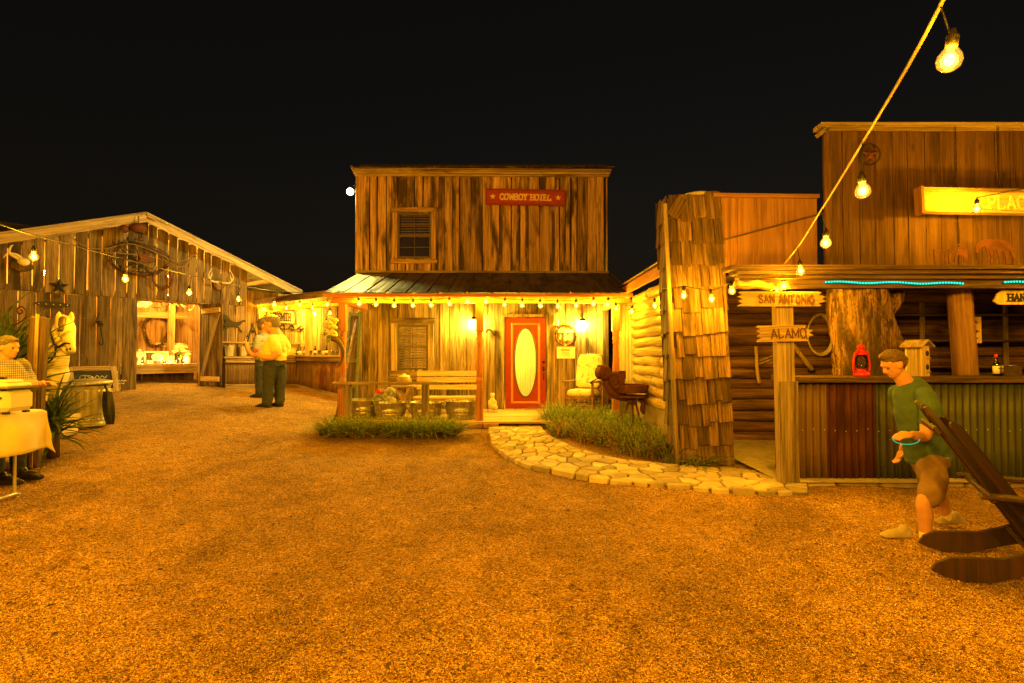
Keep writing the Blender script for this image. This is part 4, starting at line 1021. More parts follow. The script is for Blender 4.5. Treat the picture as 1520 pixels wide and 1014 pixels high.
# wire wreath: barbed wire hoop with a star and horseshoes
c = bo(205, 385, .1); RR = (bo(252, 385, .1).x - bo(158, 385, .1).x) / 2
t = thing('wire_wreath', 'large tangled wire wreath hung high on the barn gable', 'wreath', B @ c, BYAW)
for k in range(4):
    mb = MB(); mb.tube([(RR * (1 - .05 * k + .03 * math.sin(3 * a_ + k)) * math.cos(a_) + .05 * math.sin(2 * a_ + k), -.02 * math.sin(5 * a_ + k), .62 * (1 + .07 * math.sin(2 * a_ + 2 * k)) * RR * .92 * math.sin(a_)) for a_ in [2 * PI * i / 40 for i in range(40)]], .011, 5, closed=True); mb.build('wire_loop', RUST if k % 2 else BLACK, t, B @ T(*c))
mb = MB()
for k in range(16): a_ = rnd(0, 6.28); r_ = rnd(.1, .9) * RR; mb.tube(spline([(r_ * math.cos(a_), 0, .6 * r_ * math.sin(a_)), (rnd(-.5, .5), -.03, rnd(-.4, .4)), (rnd(-.8, .8) * RR, 0, rnd(-.45, .45))], 4), .008, 4)
mb.build('tangle', BLACK, t, B @ T(*c))
mb = MB(); mb.tube(spline([(-.14, 0, .2), (-.2, 0, 0), (-.1, 0, -.17), (.1, 0, -.17), (.2, 0, 0), (.14, 0, .2)], 4), .028, 6, flat=.5); mb.build('horseshoe', RUST, t, B @ T(c.x + .5, c.y - .02, c.z - .42))
mb = MB(); mb.prism(star_poly(.2, .09), -.02, 0); mb.build('star', RUST, t, B @ T(c.x + .12, c.y - .05, c.z + .02) @ RY(.3))
for k, (e) in enumerate(([(100, 346), (118, 362), (150, 370), (190, 362), (225, 372), (262, 388), (285, 380), (295, 376)], [(96, 342), (112, 358), (116, 373)], [(150, 375), (180, 376), (228, 382), (258, 393), (270, 396), (285, 386), (296, 377)])):
    mb = MB(); mb.tube(spline([bo(u, v, .14) for u, v in e], 5), .009, 5); mb.build('loose_wire', RCORD, t, B)
# lamp lantern under the gable peak
c = bo(205, 342, .42); t = thing('gable_lantern', 'old lamp with dark dome hung under the barn gable peak', 'lantern', B @ c, BYAW)
mb = MB(); mb.ball((0, 0, .05), (.17, .15, .12)); mb.tube([(0, 0, .1), (0, 0, .32)], .01, 6); mb.ball((-.24, .06, 0), (.1, .09, .09)); mb.build('dome', RUST, t, B @ T(*c))
mb = MB(); mb.box((.02, -.02, -.12), (.1, .1, .16), ch=.01); mb.build('glass_box', PLASTIC, t, B @ T(*c)); mb = MB(); mb.box((.02, -.02, -.21), (.15, .15, .02)); mb.build('base', RUST, t, B @ T(*c))
# antlers on the right slope
c = bo(325, 421, .08); t = thing('antler_mount', 'pale curved antlers on a dark mount above the barn door', 'trophy', B @ c, BYAW)
mb = MB(); mb.lathe([(0, 0), (.14, 0), (.13, .03), (0, .03)], 18, T(c.x, c.y, c.z - .03) @ RX(PI / 2)); mb.build('plaque', W_DARK, t, B)
for s in (-1, 1): mb = MB(); antler(mb, [c + Vector((s * .05, -.05, .02)), c + Vector((s * .22, -.1, .04)), c + Vector((s * .3, -.12, .18)), c + Vector((s * .22, -.12, .36))], .028, [(.5, (s * -.05, -.02, .14))]); mb.build('antler', HORN, t, B)
# wall hook and scroll iron
c = bo(147, 478, .05); t = thing('harness_hook', 'dark iron harness hook on the barn wall left of the doorway', 'hook', B @ c, BYAW)
mb = MB(); mb.tube(spline([(0, 0, .2), (-.04, -.03, .1), (-.06, -.05, -.02), (0, -.05, -.1), (.06, -.04, -.04)], 5), .014, 6); mb.ball((0, -.03, -.02), (.05, .04, .05)); mb.build('hook', BLACK, t, B @ T(*c))
mb = MB(); mb.tube(spline([(.02, -.03, -.12), (.05, -.03, -.3), (.07, -.03, -.45), (.03, -.04, -.5), (.0, -.03, -.44)], 4), .012, 6); mb.build('strap', BLACK, t, B @ T(*c))
# bucking horse silhouette right of the door
HORSE = [(-.46, .3), (-.42, .42), (-.3, .5), (-.2, .46), (-.1, .3), (.0, .2), (.16, .18), (.28, .22), (.38, .3), (.46, .26), (.44, .2), (.34, .2), (.3, .1), (.2, .0), (.28, -.14), (.36, -.26), (.3, -.28), (.18, -.12), (.08, -.0), (-.08, -.02), (-.16, -.12), (-.3, -.2), (-.36, -.34), (-.4, -.3), (-.34, -.16), (-.24, -.06), (-.28, .0), (-.4, .02), (-.44, -.06), (-.47, .0), (-.42, .08), (-.26, .1), (-.22, .24), (-.34, .3), (-.42, .24)]
def bw2(u, v, off): return bw(u, v, off)
c = bw2(345, 484, .05); t = thing('metal_horse', 'black metal running horse silhouette on the barn wall', 'wall art', B @ c, BYAW); k = .6
mb = MB(); mb.prism([(x * k * 1.25, z * k) for x, z in HORSE], -.008, .0); mb.build('silhouette', BLACK, t, B @ T(*c)); mb = MB(); mb.tube([(0, -.006, 0), (0, .05, 0)], .02, 6); mb.build('standoff', BLACK, t, B @ T(*c))
# ---------------------------------------------------------------- open drinks shed between barn and hotel
k1, k2 = G(420, 570), G(505, 590)
SDIR = (Vector((k2.x - k1.x, k2.y - k1.y, 0))).normalized(); SYAW = math.atan2(SDIR.y, SDIR.x)
k0 = k1 - SDIR * 1.1; S = frame((k0.x, k0.y, 0), SYAW); SI = S.inverted(); SG = gz(k1.x, k1.y)
def sw(u, v, off=0.):
    d = ray(u, v); n = S.to_3x3() @ Vector((0, -1, 0)); o = Vector((0, 0, 1.5)); pl = Vector((k0.x, k0.y, 0)) + n * off
    t = (pl - o).dot(n) / d.dot(n); return SI @ (o + d * t)
SLEN = (k2 - k0).length + .45
shed = thing('drinks_shed', 'open timber drinks shed between the barn and the hotel', 'shed', (k0.x, k0.y, SG), SYAW)
SB = 2.4
sb_ = part_empty('back_wall', shed, S @ Vector((1, SB, 1)))
boards('board', S, -2.2, SLEN + .3, SG - .2, 3.55, W_SHED, sb_, .2, .34, y=SB, t=.03, gap=.008)
AW = .95
sa_ = part_empty('rear_wall', shed, B @ Vector((BXR + 1, AW, 1)))
boards('board', B, BXR - .1, BXR + 3.4, SG - .2, 3.3, W_SHED, sa_, .22, .34, y=AW, t=.03, gap=.008)
sd_ = part_empty('side_wall', shed, S @ Vector((SLEN, 1, 1)))
S2 = S @ T(SLEN + .35, 0, 0) @ RZ(-PI / 2)
boards('board', S2, -SB, .5, SG - .3, 3.2, W_INT, sd_, .2, .34, t=.03, gap=.008)
sr_ = part_empty('roof', shed, S @ Vector((1, 0, 3)))
ZE, ZB = 2.98, 3.62
for i in range(9):
    a = -1.5 + (SLEN + 1.9) * i / 9; b = -1.5 + (SLEN + 1.9) * (i + 1) / 9
    plank('roof_sheet', ((a + b) / 2, -.55, ZE + .06), ((a + b) / 2, SB + .3, ZB + .1), b - a - .006, .02, (0, -.2, 1), ROOFG, sr_, S)
for i in range(8):
    xx = -1.2 + (SLEN + 1.4) * i / 7; plank('rafter', (xx, -.5, ZE - .03), (xx, SB, ZB - .02), .06, .12, (0, -.2, 1), W_TAN, sr_, S)
plank('fascia', (-1.55, -.58, ZE), (SLEN + .3, -.58, ZE), .16, .035, (0, -1, 0), W_DARK, sr_, S)
plank('front_beam', (-1.3, 0, ZE - .16), (SLEN + .3, 0, ZE - .16), .16, .12, (0, -1, 0), W_INT, shed, S)
# posts
pu = sw(453, 490); plank('post', (pu.x, .12, SG), (pu.x, .12, ZE - .1), .16, .16, (0, -1, 0), W_PINE, shed, S)
plank('post', (SLEN - .5, .1, SG - .2), (SLEN - .5, .1, ZE - .1), .15, .15, (0, -1, 0), W_TAN, shed, S)
# bar counters: one along the shed, one along the barn wall
ctop = sw(440, 527).z
def bar(M, x0, x1, gfn, zt, label, mats, n):
    t = thing('bar_counter', label, 'counter', M @ Vector(((x0 + x1) / 2, 0, gfn((x0 + x1) / 2))), 0, 'bar counters of the shed')
    plank('counter_top', (x0 - .05, .18, zt - .025), (x1 + .05, .18, zt - .025), .56, .05, (0, 0, 1), W_TAN, t, M, .003)
    plank('top_rail', (x0, -.03, zt - .11), (x1, -.03, zt - .11), .12, .04, (0, -1, 0), W_GREY, t, M)
    plank('base_rail', (x0, -.03, gfn(x0) + .03), (x1, -.03, gfn(x1) + .03), .1, .05, (0, -1, 0), W_GREY, t, M)
    for i in range(n):
        a, b = x0 + (x1 - x0) * i / n, x0 + (x1 - x0) * (i + 1) / n
        c_ = corrugated(a + .004, b - .004, min(gfn(a), gfn(b)) + .02, zt - .16, .07, .012, 6); solidify(c_.build('tin_sheet', mats[i % len(mats)], t, M @ T(0, -.004 * (i % 2), 0)), .002)
    boards('backing_board', M, x0, x1, lambda x: gfn(x), zt - .06, W_DARK, t, .4, .6, y=.06)
    return t
bar(S, .6, SLEN + .3, lambda x: gz(*(S @ Vector((x, 0, 0))).xy), ctop, 'long bar counter faced in brown corrugated tin behind the hotel', [TINBAR, TINBAR, TINTAN], 6)
e0, e1 = BI @ G(333, 575), BI @ G(392, 566)
E = B @ T(0, e0.y, 0); EZT = P(345, 529, 14.0).z
bar(E, e0.x, e1.x + .6, lambda x: gz(*(E @ Vector((x, 0, 0))).xy), EZT, 'short bar counter faced in pale corrugated tin beside the barn door', [TINTAN, TINBAR], 3)
# shelf above the short counter with metal buckets
sh = thing('wall_shelf', 'plain board shelf above the buckets on the short bar counter', 'shelf', E @ Vector((e0.x + .9, .35, EZT + .4)), BYAW)
plank('shelf_board', (e0.x, .36, EZT + .36), (e1.x + .6, .36, EZT + .36), .2, .035, (0, 0, 1), W_TAN, sh, E)
for xx in (e0.x + .05, e1.x + .55): plank('bracket', (xx, .4, EZT + .0), (xx, .4, EZT + .345), .05, .05, (0, -1, 0), W_TAN, sh, E)
plank('shelf_back', (e0.x, .47, EZT + .17), (e1.x + .6, .47, EZT + .17), .34, .02, (0, -1, 0), CREAM, sh, E)
def bucket(nm, M, r, h, lab, grp, mat=GALV):
    t = thing(nm, lab, 'bucket', M.to_translation(), 0, grp); mb = MB()
    mb.lathe([(0, .004), (r * .8, .004), (r * .82, .02), (r * .97, h * .96), (r * 1.03, h), (r * .96, h * .99), (r * .8, .03), (0, .02)], 22); mb.build('body', mat, t, M)
    mb = MB(); mb.tube([(r * math.cos(a), -.012, h * .93 + r * .5 * math.sin(a) * -.6) for a in [PI * i / 10 for i in range(11)]], .005, 5); mb.build('handle', BLACK, t, M @ RX(.35) if False else M)
for i, (u, r, h) in enumerate(((346, .12, .27), (357, .1, .25), (365, .15, .26), (380, .16, .3))):
    q = BI @ P(u, 528, 14.2); bucket('metal_bucket', E @ T(e0.x + .2 + i * .36, .2, EZT), r, h, ['small bucket at the left end of the short bar counter', 'narrow metal bucket second from the barn door', 'wide metal bucket third from the barn door', 'large metal bucket nearest the two standing men'][i], 'metal buckets on the bar')
# glasses, bottles and flowers along the long counter
def jar(M, kind, lab):
    t = thing(['drinking_glass', 'bottle', 'tin_can'][kind], lab, ['glass', 'bottle', 'can'][kind], M.to_translation(), 0, 'drinkware along the long counter'); mb = MB()
    if kind == 0: mb.lathe([(0, 0), (.035, 0), (.042, .13), (.039, .13), (.032, .01), (0, .01)], 12); mb.build('body', PLASTIC, t, M)
    elif kind == 1:
        mb.lathe([(0, 0), (.035, 0), (.036, .15), (.014, .2), (.013, .26), (0, .26)], 12); mb.build('body', AMBERG, t, M); mb = MB(); mb.lathe([(.037, .05), (.0372, .12)], 12); mb.build('paper_label', PAPER, t, M)
    else: mb.lathe([(0, 0), (.05, 0), (.05, .11), (.047, .11), (.046, .02), (0, .02)], 14); mb.build('body', GALV, t, M)
x = 1.25; i = 0
ordn = 'first second third fourth fifth sixth seventh eighth ninth tenth eleventh twelfth thirteenth fourteenth fifteenth sixteenth'.split()
while x < SLEN - .2 and i < 16:
    kd = (0, 0, 1, 2, 0, 1)[i % 6]; jar(S @ T(x, .12 + .12 * (i % 3), ctop), kd, ['clear drinking glass', 'amber bottle', 'small metal can'][kd] + ', %s item from the left on the long counter' % ordn[i]); x += rnd(.16, .26); i += 1
q = sw(441, 522); t = thing('counter_flowers', 'bunch of pale flowers in a can on the long counter', 'flowers', S @ Vector((q.x, .3, ctop)))
M_ = S @ T(q.x, .3, ctop); mb = MB(); mb.lathe([(0, 0), (.06, 0), (.07, .16), (.064, .16), (0, .03)], 12); mb.build('can', GALV, t, M_); mb = MB(); bunch(mb, (0, 0, .3), .16, 70, .04); mb.build('blossom', FLOWER, t, M_)
# metal drink troughs at the back of the counter
for i, xx in enumerate((2.2, 3.1)):
    t = thing('ice_trough', ['left galvanised ice trough behind the long counter', 'right galvanised ice trough behind the long counter'][i], 'trough', S @ Vector((xx, 1.2, SG)), SYAW, 'ice troughs'); M_ = S @ T(xx, 1.2, ctop + .02)
    mb = MB(); mb.lathe([(.0, -.1), (.36, -.1), (.42, .1), (.44, .11), (.41, .1), (.35, -.08), (0, -.08)], 24, sy=.6); mb.build('tub', GALV, t, M_)
    mb = MB()
    for sx in (-.3, .3):
        for sy in (-.14, .14): mb.box((sx, sy, -.1 - (ctop - SG) / 2), (.05, .05, ctop - SG - .02))
    mb.build('stand', W_DARK, t, M_)
# BLACKSMITH board on the back wall
a = bw(382, 465, -AW + .05); b = bw(438, 474, -AW + .05); cx_ = (a.x + b.x) / 2 - .0; L = (b.x - a.x) * 1.0
t = thing('shed_sign', 'long framed board sign reading BLACKSMITH behind the two men', 'sign', B @ Vector((cx_, AW - .06, (a.z + b.z) / 2)), BYAW); M_ = B @ T(cx_, AW - .07, bw(410, 470, -AW + .05).z)
mb = MB(); mb.box((0, 0, 0), (L, .03, .4), ch=.006); mb.build('sign_board', W_PINE, t, M_)
mb = MB()
for zz in (-.2, .2): mb.box((0, -.02, zz), (L + .06, .03, .05))
for xx in (-L / 2, L / 2): mb.box((xx, -.021, 0), (.05, .03, .348))
mb.build('frame', W_DARK, t, M_)
mb = letters('BLACKSMITH', .22, .045, .008); k = (L - .3) / (max(p[0] for p in mb.v) * 2); mb.v = [(p[0] * k, p[1] - .016, p[2]) for p in mb.v]; mb.build('lettering', BLACK, t, M_)
# tools on the wall under the sign: tongs and a bent iron rail
a = bw(375, 498, -AW + .05); t = thing('tongs', 'pair of long blacksmith tongs hung on the shed wall', 'tongs', B @ Vector((a.x, AW - .05, a.z)), BYAW)
mb = MB(); mb.tube([(-.22, 0, -.5), (-.08, 0, .1), (.02, 0, .35)], .018, 6); mb.tube([(.16, -.03, -.45), (.06, -.03, .1), (-.04, -.03, .35)], .018, 6); mb.ball((0, -.015, .12), .045); mb.build('arms', BLACK, t, B @ T(a.x, AW - .06, a.z))
a = bw(430, 489, -AW + .05); t = thing('iron_scroll', 'black iron scrollwork bar on the shed wall behind the yellow shirt', 'ironwork', B @ Vector((a.x, AW - .05, a.z)), BYAW)
mb = MB(); mb.tube([(-.5, 0, 0), (.5, 0, .02)], .015, 6)
for xx in (-.35, -.05, .25): mb.tube(spline([(xx, 0, 0), (xx + .1, 0, .12), (xx + .18, 0, .05), (xx + .12, 0, -.04), (xx + .08, 0, .03)], 4), .014, 6)
mb.build('scroll', BLACK, t, B @ T(a.x, AW - .06, a.z))
# bulbs strung inside the shed
bs = [(392, 457, 15.6), (425, 456, 14.8), (445, 451, 14.2), (464, 455, 13.6), (486, 450, 12.9), (490, 463, 12.4), (484, 478, 12.0)]
pb2 = [P(*b) for b in bs]
string('string of bulbs looping under the eave of the drinks shed', [P(366, 455, 15.9)] + [p + Vector((0, 0, .14)) for p in pb2] + [P(500, 470, 11.6)], pb2, 11, 1.25, hang=1)
for i, (x, y, z) in enumerate(((.9, 1.1, 2.75), (3.0, 1.1, 2.75))):
    w = S @ Vector((x, y, z)); t = thing('hanging_bulb', ['bare bulb hanging over the left of the shed bar', 'bare bulb hanging over the right of the shed bar'][i], 'bulb', w, 0, 'bulbs inside the shed')
    mb = MB(); mb.tube([(0, 0, .05), (0, 0, ZE + (ZB - ZE) * (y + .5) / (SB + .5) - z)], .005, 5); mb.build('cord', BLACK, t, T(*w))
    x_ = link('bulb', BG[1.25][0], BULBG, t, T(*w)); link('filament', BG[1.25][2], EMB, x_, T(*w)); link('socket', BG[1.25][1], BLACK, t, T(*w)); lamp(t, w + Vector((0, 0, -.03)), 34, (1, .6, .04), .05)
# ---------------------------------------------------------------- log cabin behind the shingled pillar
LX = 2.3; LY0, LY1, LYF = 7.45, 10.45, 8.8
cabin = thing('log_cabin', 'low log cabin with stone footing right of the hotel', 'cabin', (LX, 8.8, gz(LX, 8.8)))
lw = part_empty('side_wall', cabin, (LX, 9, .6))
def log(name, p0, p1, r, mat, parent):
    p0, p1 = Vector(p0), Vector(p1); d = p1 - p0; L = d.length; q = d.to_track_quat('Z', 'Y'); n = 9
    mb = MB(); ph = rnd(0, 9)
    mb.tube([(.012 * math.sin(ph + i * .8), .012 * math.cos(ph + i * 1.1), -L / 2 + L * i / n) for i in range(n + 1)], [r * (1 + .05 * math.sin(ph * 2 + i * 1.3)) for i in range(n + 1)], 12)
    return mb.build(name, mat, parent, Matrix.Translation((p0 + p1) / 2) @ q.to_matrix().to_4x4())
nl = 12; z0, z1 = .62, 2.62
for i in range(nl):
    z = z0 + (z1 - z0) * (i + .5) / nl; r = (z1 - z0) / nl * .54
    if rnd(0, 1) < .45:
        ym = rnd(8.3, 9.6); log('log', (LX + .1, LY0, z), (LX + .1, ym - .01, z), r, W_LOG, lw); log('log', (LX + .1, ym + .01, z), (LX + .1, LY1, z), r, W_LOG, lw)
    else: log('log', (LX + .1, LY0 - rnd(0, .06), z), (LX + .1, LY1, z), r, W_LOG, lw)
mb = MB()
n_ = 12
for j in range(1): mb.sheet([[(LX + rnd(-.02, .02), LY0 + (LY1 - LY0) * i / n_, zz) for i in range(n_ + 1)] for zz in (-.05, .2, .42, .62)]); mb.box((LX + .16, (LY0 + LY1) / 2, .3), (.28, LY1 - LY0, .66))
mb.build('stone_footing', STONE, cabin)
plank('eave_board', (LX - .12, LY0 - .2, z1 + .1), (LX - .12, LY1 + .3, z1 + .1), .17, .03, (-1, 0, 0), W_BEAM, cabin, None, .004)
crf = part_empty('roof', cabin, (LX, 9, 2.7))
for i in range(7):
    a = LY0 - .3 + (LY1 + .6 - LY0) * i / 7; b = LY0 - .3 + (LY1 + .6 - LY0) * (i + 1) / 7
    plank('roof_sheet', (LX - .2, (a + b) / 2, z1 + .2), (LX + 2.2, (a + b) / 2, z1 + .85), b - a - .005, .02, (-.3, 0, 1), ROOFM, crf)
# corrugated strip closing the gap to the hotel
c_ = corrugated(0, .62, .2, 2.55, .076, .012, 6); solidify(c_.build('tin_sheet', GALV, cabin, T(2.02, 10.62, 0) @ RZ(R(-38))), .002)
# dark front log wall, in the shade of the bar roof
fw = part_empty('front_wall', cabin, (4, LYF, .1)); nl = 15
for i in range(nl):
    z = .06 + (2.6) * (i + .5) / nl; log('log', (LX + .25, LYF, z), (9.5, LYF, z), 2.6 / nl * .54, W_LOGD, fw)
# ---------------------------------------------------------------- shingled pillar
pc = G(1047, 690); PYF = pc.y
pil = thing('shingled_pillar', 'tall square pillar clad in split wood shingles', 'pillar', (pc.x, PYF + .36, gz(pc.x, PYF)))
LEAN = R(-2.4); PF = T(pc.x, PYF + .2, gz(pc.x, PYF) - .02) @ RY(LEAN); PHW = .355; PHD = .2; PH = 3.62
mb = MB(); mb.box((0, 0, PH / 2), (PHW * 2 - .06, PHD * 2 - .06, PH - .06)); mb.build('core', W_DARK, pil, PF)
nr = 12; ch_ = PH / nr
for fi in range(4):
    FM = PF @ RZ(fi * PI / 2); hw_, hd_ = (PHW, PHD) if fi % 2 == 0 else (PHD, PHW)
    for r_ in range(nr):
        x = -hw_ - .01 + (.05 if r_ % 2 else 0); zb = r_ * ch_ - .04
        while x < hw_ + .01:
            w = min(rnd(.085, .2), hw_ + .03 - x)
            if w < .03: break
            dz_ = rnd(-.045, .03); h = ch_ * 1.35
            y0_ = -hd_ - .022 - rnd(0, .016); tz = min(zb + h, PH + rnd(-.03, .05))
            o = plank('shingle', (x + w / 2 + rnd(-.008, .008), y0_ - rnd(0, .014), max(.0, zb + dz_)), (x + w / 2, y0_ + .034, tz), w - .006, .01, (0, -1, 0), W_SHINGLE, pil, FM, .004); x += w
plank('shingle', (-.3, -PHD - .06, PH - .3), (-.13, -PHD - .05, PH - .05), .15, .014, (0, -1, 0), W_SHINGLE, pil, PF, .003)
plank('corner_strip', (-PHW - .02, -PHD - .03, .0), (-PHW - .02, -PHD - .03, PH - .12), .05, .04, (0, -1, 0), W_GREY, pil, PF, .004)
mb = MB(); mb.lathe([(0, 0), (.2, 0), (.22, .03), (.18, .05), (.1, .07), (0, .07)], 20, T(.12, 0, PH - .0)); mb.build('stone_cap', CONC, pil, PF)

# ---------------------------------------------------------------- the bar building on the right with its two false fronts
FY = 7.05
sal = thing('saloon_building', 'plank false front bar building on the right with open counter', 'building', (6, FY, gz(6, FY)))
fx = lambda u: P(u, 400, FY).x
fz = lambda v: P(760, v, FY).z
SF = frame((0, FY, 0)); ZBM = fz(402)
lf = part_empty('low_front', sal, (fx(1150), FY, ZBM)); tf = part_empty('tall_front', sal, (fx(1380), FY, ZBM))
W_FAC2 = wood('brown_painted_plank', (.2, .1, .055), (.28, .15, .085), var=.1, rough=.7, knots=False)
boards('board', SF, fx(1066), fx(1222), ZBM, fz(289), W_FAC2, lf, .22, .4, gap=.004, y=.14)
plank('cap_board', (fx(1062), .12, fz(287)), (fx(1222), .12, fz(289)), .05, .14, (0, -1, 0), W_FAC2, lf, SF)
boards('board', SF, fx(1223), 8.6, ZBM, fz(196), W_FACADE, tf, .19, .26, gap=.007, t=.025)
plank('cap_board', (fx(1212), -.06, fz(192)), (8.6, -.06, fz(192)), .06, .2, (0, -1, 0), W_GREY, tf, SF)
plank('cap_board', (fx(1214), -.1, fz(203)), (fx(1226), -.05, fz(193)), .05, .16, (0, -1, 0), W_GREY, tf, SF)
plank('corner_board', (fx(1228), -.03, ZBM), (fx(1228), -.03, fz(197)), .09, .03, (0, -1, 0), W_FACADE, tf, SF)
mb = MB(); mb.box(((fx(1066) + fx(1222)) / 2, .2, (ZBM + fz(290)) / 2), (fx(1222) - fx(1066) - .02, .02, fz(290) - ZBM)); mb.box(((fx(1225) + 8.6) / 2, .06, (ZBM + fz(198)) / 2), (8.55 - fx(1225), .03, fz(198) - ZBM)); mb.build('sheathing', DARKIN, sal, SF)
# porch edge: layered timbers
pe = part_empty('porch_edge', sal, (5, 6.5, ZBM)); BY = 6.55
bz = lambda v: P(760, v, BY).z
bx_ = lambda u: P(u, 420, BY).x
plank('roof_edge', (bx_(1072), BY - .13, bz(402)), (8.8, BY - .13, bz(401)), .05, .3, (0, -1, 0), W_DARK, pe, None, .006)
plank('roof_edge', (bx_(1084), BY - .1, bz(408)), (8.8, BY - .1, bz(407)), .045, .22, (0, -1, 0), W_DARK, pe, None, .008)
plank('roof_edge', (bx_(1090), BY - .05, bz(413)), (8.8, BY - .05, bz(413)), .035, .16, (0, -1, 0), W_DARK, pe, None, .006)
plank('beam', (bx_(1095), BY, bz(421)), (8.8, BY, bz(423)), .115, .12, (0, -1, 0), W_DARK, pe, None, .005)
log('beam_log', (bx_(1086), BY - .12, bz(424)), (bx_(1140), BY - .1, bz(426)), .05, W_LOG, pe)
n = 9
for i in range(n):
    a = 2.9 + 6 * i / n; plank('ceiling_board', (a + .33, 6.45, ZBM - .03), (a + .33, LYF + .4, ZBM - .06), .66, .02, (0, 0, -1), W_DARK, pe)
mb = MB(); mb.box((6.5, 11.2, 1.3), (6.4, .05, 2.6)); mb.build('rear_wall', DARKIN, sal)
# floor slab and edge stones of the bar
sl = MB(); A = [G(1098, 662), G(1165, 722), G(1320, 722)]; sl.sheet([[(3.0 + 6.4 * i / 14, yy, gz(3, yy) + (.05 if yy > 6.0 else .0) + .004 * math.sin(i * 2.1 + yy * 4)) for i in range(15)] for yy in (6.02, 6.04, 6.6, 7.4, 8.2, 8.8)]); sl.build('floor', CONC, kind='structure', label='worn stone floor of the bar')
es, EL_, EW_ = None, 0, 0
# ---------------------------------------------------------------- bar counter in front
CY = 6.22
def cxx(u): return P(u, 640, CY).x
czt = P(760, 561, CY).z
bc = thing('tin_bar_counter', 'bar counter clad in tan, rust red and green corrugated tin', 'counter', (cxx(1340), CY, .02))
plank('counter_top', (cxx(1176), CY + .2, czt - .02), (8.2, CY + .2, czt - .02), .6, .06, (0, 0, 1), W_DARK, bc, None, .004)
CF = frame((0, CY, 0))
for a, b, m_ in ((1180, 1227, TINTAN), (1226, 1301, TINRUST), (1300, 1382, TINGREEN), (1381, 1470, TINGREEN), (1469, 1560, TINGREEN), (1559, 1700, TINRUST)):
    c_ = corrugated(cxx(a), cxx(b), .03, czt - .05, .083, .016, 8); solidify(c_.build('tin_sheet', m_, bc, CF @ T(0, -.003 * (a % 2), 0)), .002)
screw = MB(); screw.ball((0, 0, 0), (.007, .005, .007), 6, 4); scm = screw.mesh('screw')
for k in range(24): link('screw', scm, GALV, bc, CF @ T(cxx(1190) + k * .125, -.018, .62 + rnd(-.015, .015)))
mb = MB(); mb.box(((cxx(1185) + 8.1) / 2, .3, czt / 2), (8.1 - cxx(1185), .5, czt - .1)); mb.build('carcass', W_DARK, bc, CF)
for i in range(7):
    x = cxx(1170) + i * .48; mb, c3 = stone_mesh([(x, 0), (x + .46, 0), (x + .47, .2), (x, .21)], lambda s, t: (s, CY - .2 + t + .05, gz(s, CY) + .005), .01, .035, .06); mb.build('edge_stone', STONE, bc, T(*c3))

# signpost with two pointed boards
sp0 = G(1166, 720); SY = CY - .12; px = P(1167, 600, SY).x
pst = thing('signpost', 'wooden post with two ragged pointing boards, SAN ANTONIO and ALAMO', 'signpost', (px, SY, gz(px, SY)))
plank('post', (px, SY, 0), (px - .035, SY, P(760, 436, SY).z), .2, .1, (0, -1, 0), W_GREY, pst, None, .006)
plank('casing', (px + .005, SY - .055, .0), (px + .0, SY - .055, P(760, 566, SY).z), .2, .03, (0, -1, 0), W_GREY, pst, None, .004)
def ragged(nm, u0, u1, v0, v1, txt, tl, seed, hh):
    random.seed(seed); a = P(u0, v0, SY - .09); b = P(u1, v1, SY - .09); w = b.x - a.x; h = a.z - b.z; c = (a + b) / 2
    poly = [(w / 2 - rnd(0, .02), h / 2)]
    for i in range(7): poly.append((w / 2 - (.05 if i % 2 else 0) - rnd(0, .015), h / 2 - h * (i + .5) / 7))
    poly += [(w / 2 - .03, -h / 2), (-w / 2 + .13, -h / 2)]
    for i in range(7): poly.append((-w / 2 + (.11 - .1 * math.sin(PI * (i + .5) / 7)) + (.07 if i % 2 else 0) + rnd(0, .02), -h / 2 + h * (i + .5) / 7))
    poly.append((-w / 2 + .1, h / 2))
    M_ = T(c.x, SY - .09, c.z) @ RY(tl); mb = MB(); mb.v = []; mb.prism([(z, -x) for x, z in poly], -.014, .014)
    mb.v = [(p[0], p[1], p[2]) for p in mb.v]; o = mb.build('arrow_board', W_TAN, pst, M_ @ RY(PI / 2) @ Matrix.Identity(4))
    l = letters(txt, hh, .016, .006, False, .006, gapf=.3); k = (w * .6) / (max(p[0] for p in l.v) * 2); l.v = [(p[0] * k + .025, p[1] - .0145, p[2]) for p in l.v]; l.build('lettering', INK, pst, M_)
ragged('board', 1094, 1231, 433, 455, 'SAN ANTONIO', 0, 3, .085); ragged('board', 1121, 1211, 483, 507, 'ALAMO', -.02, 5, .1)
random.seed(99)
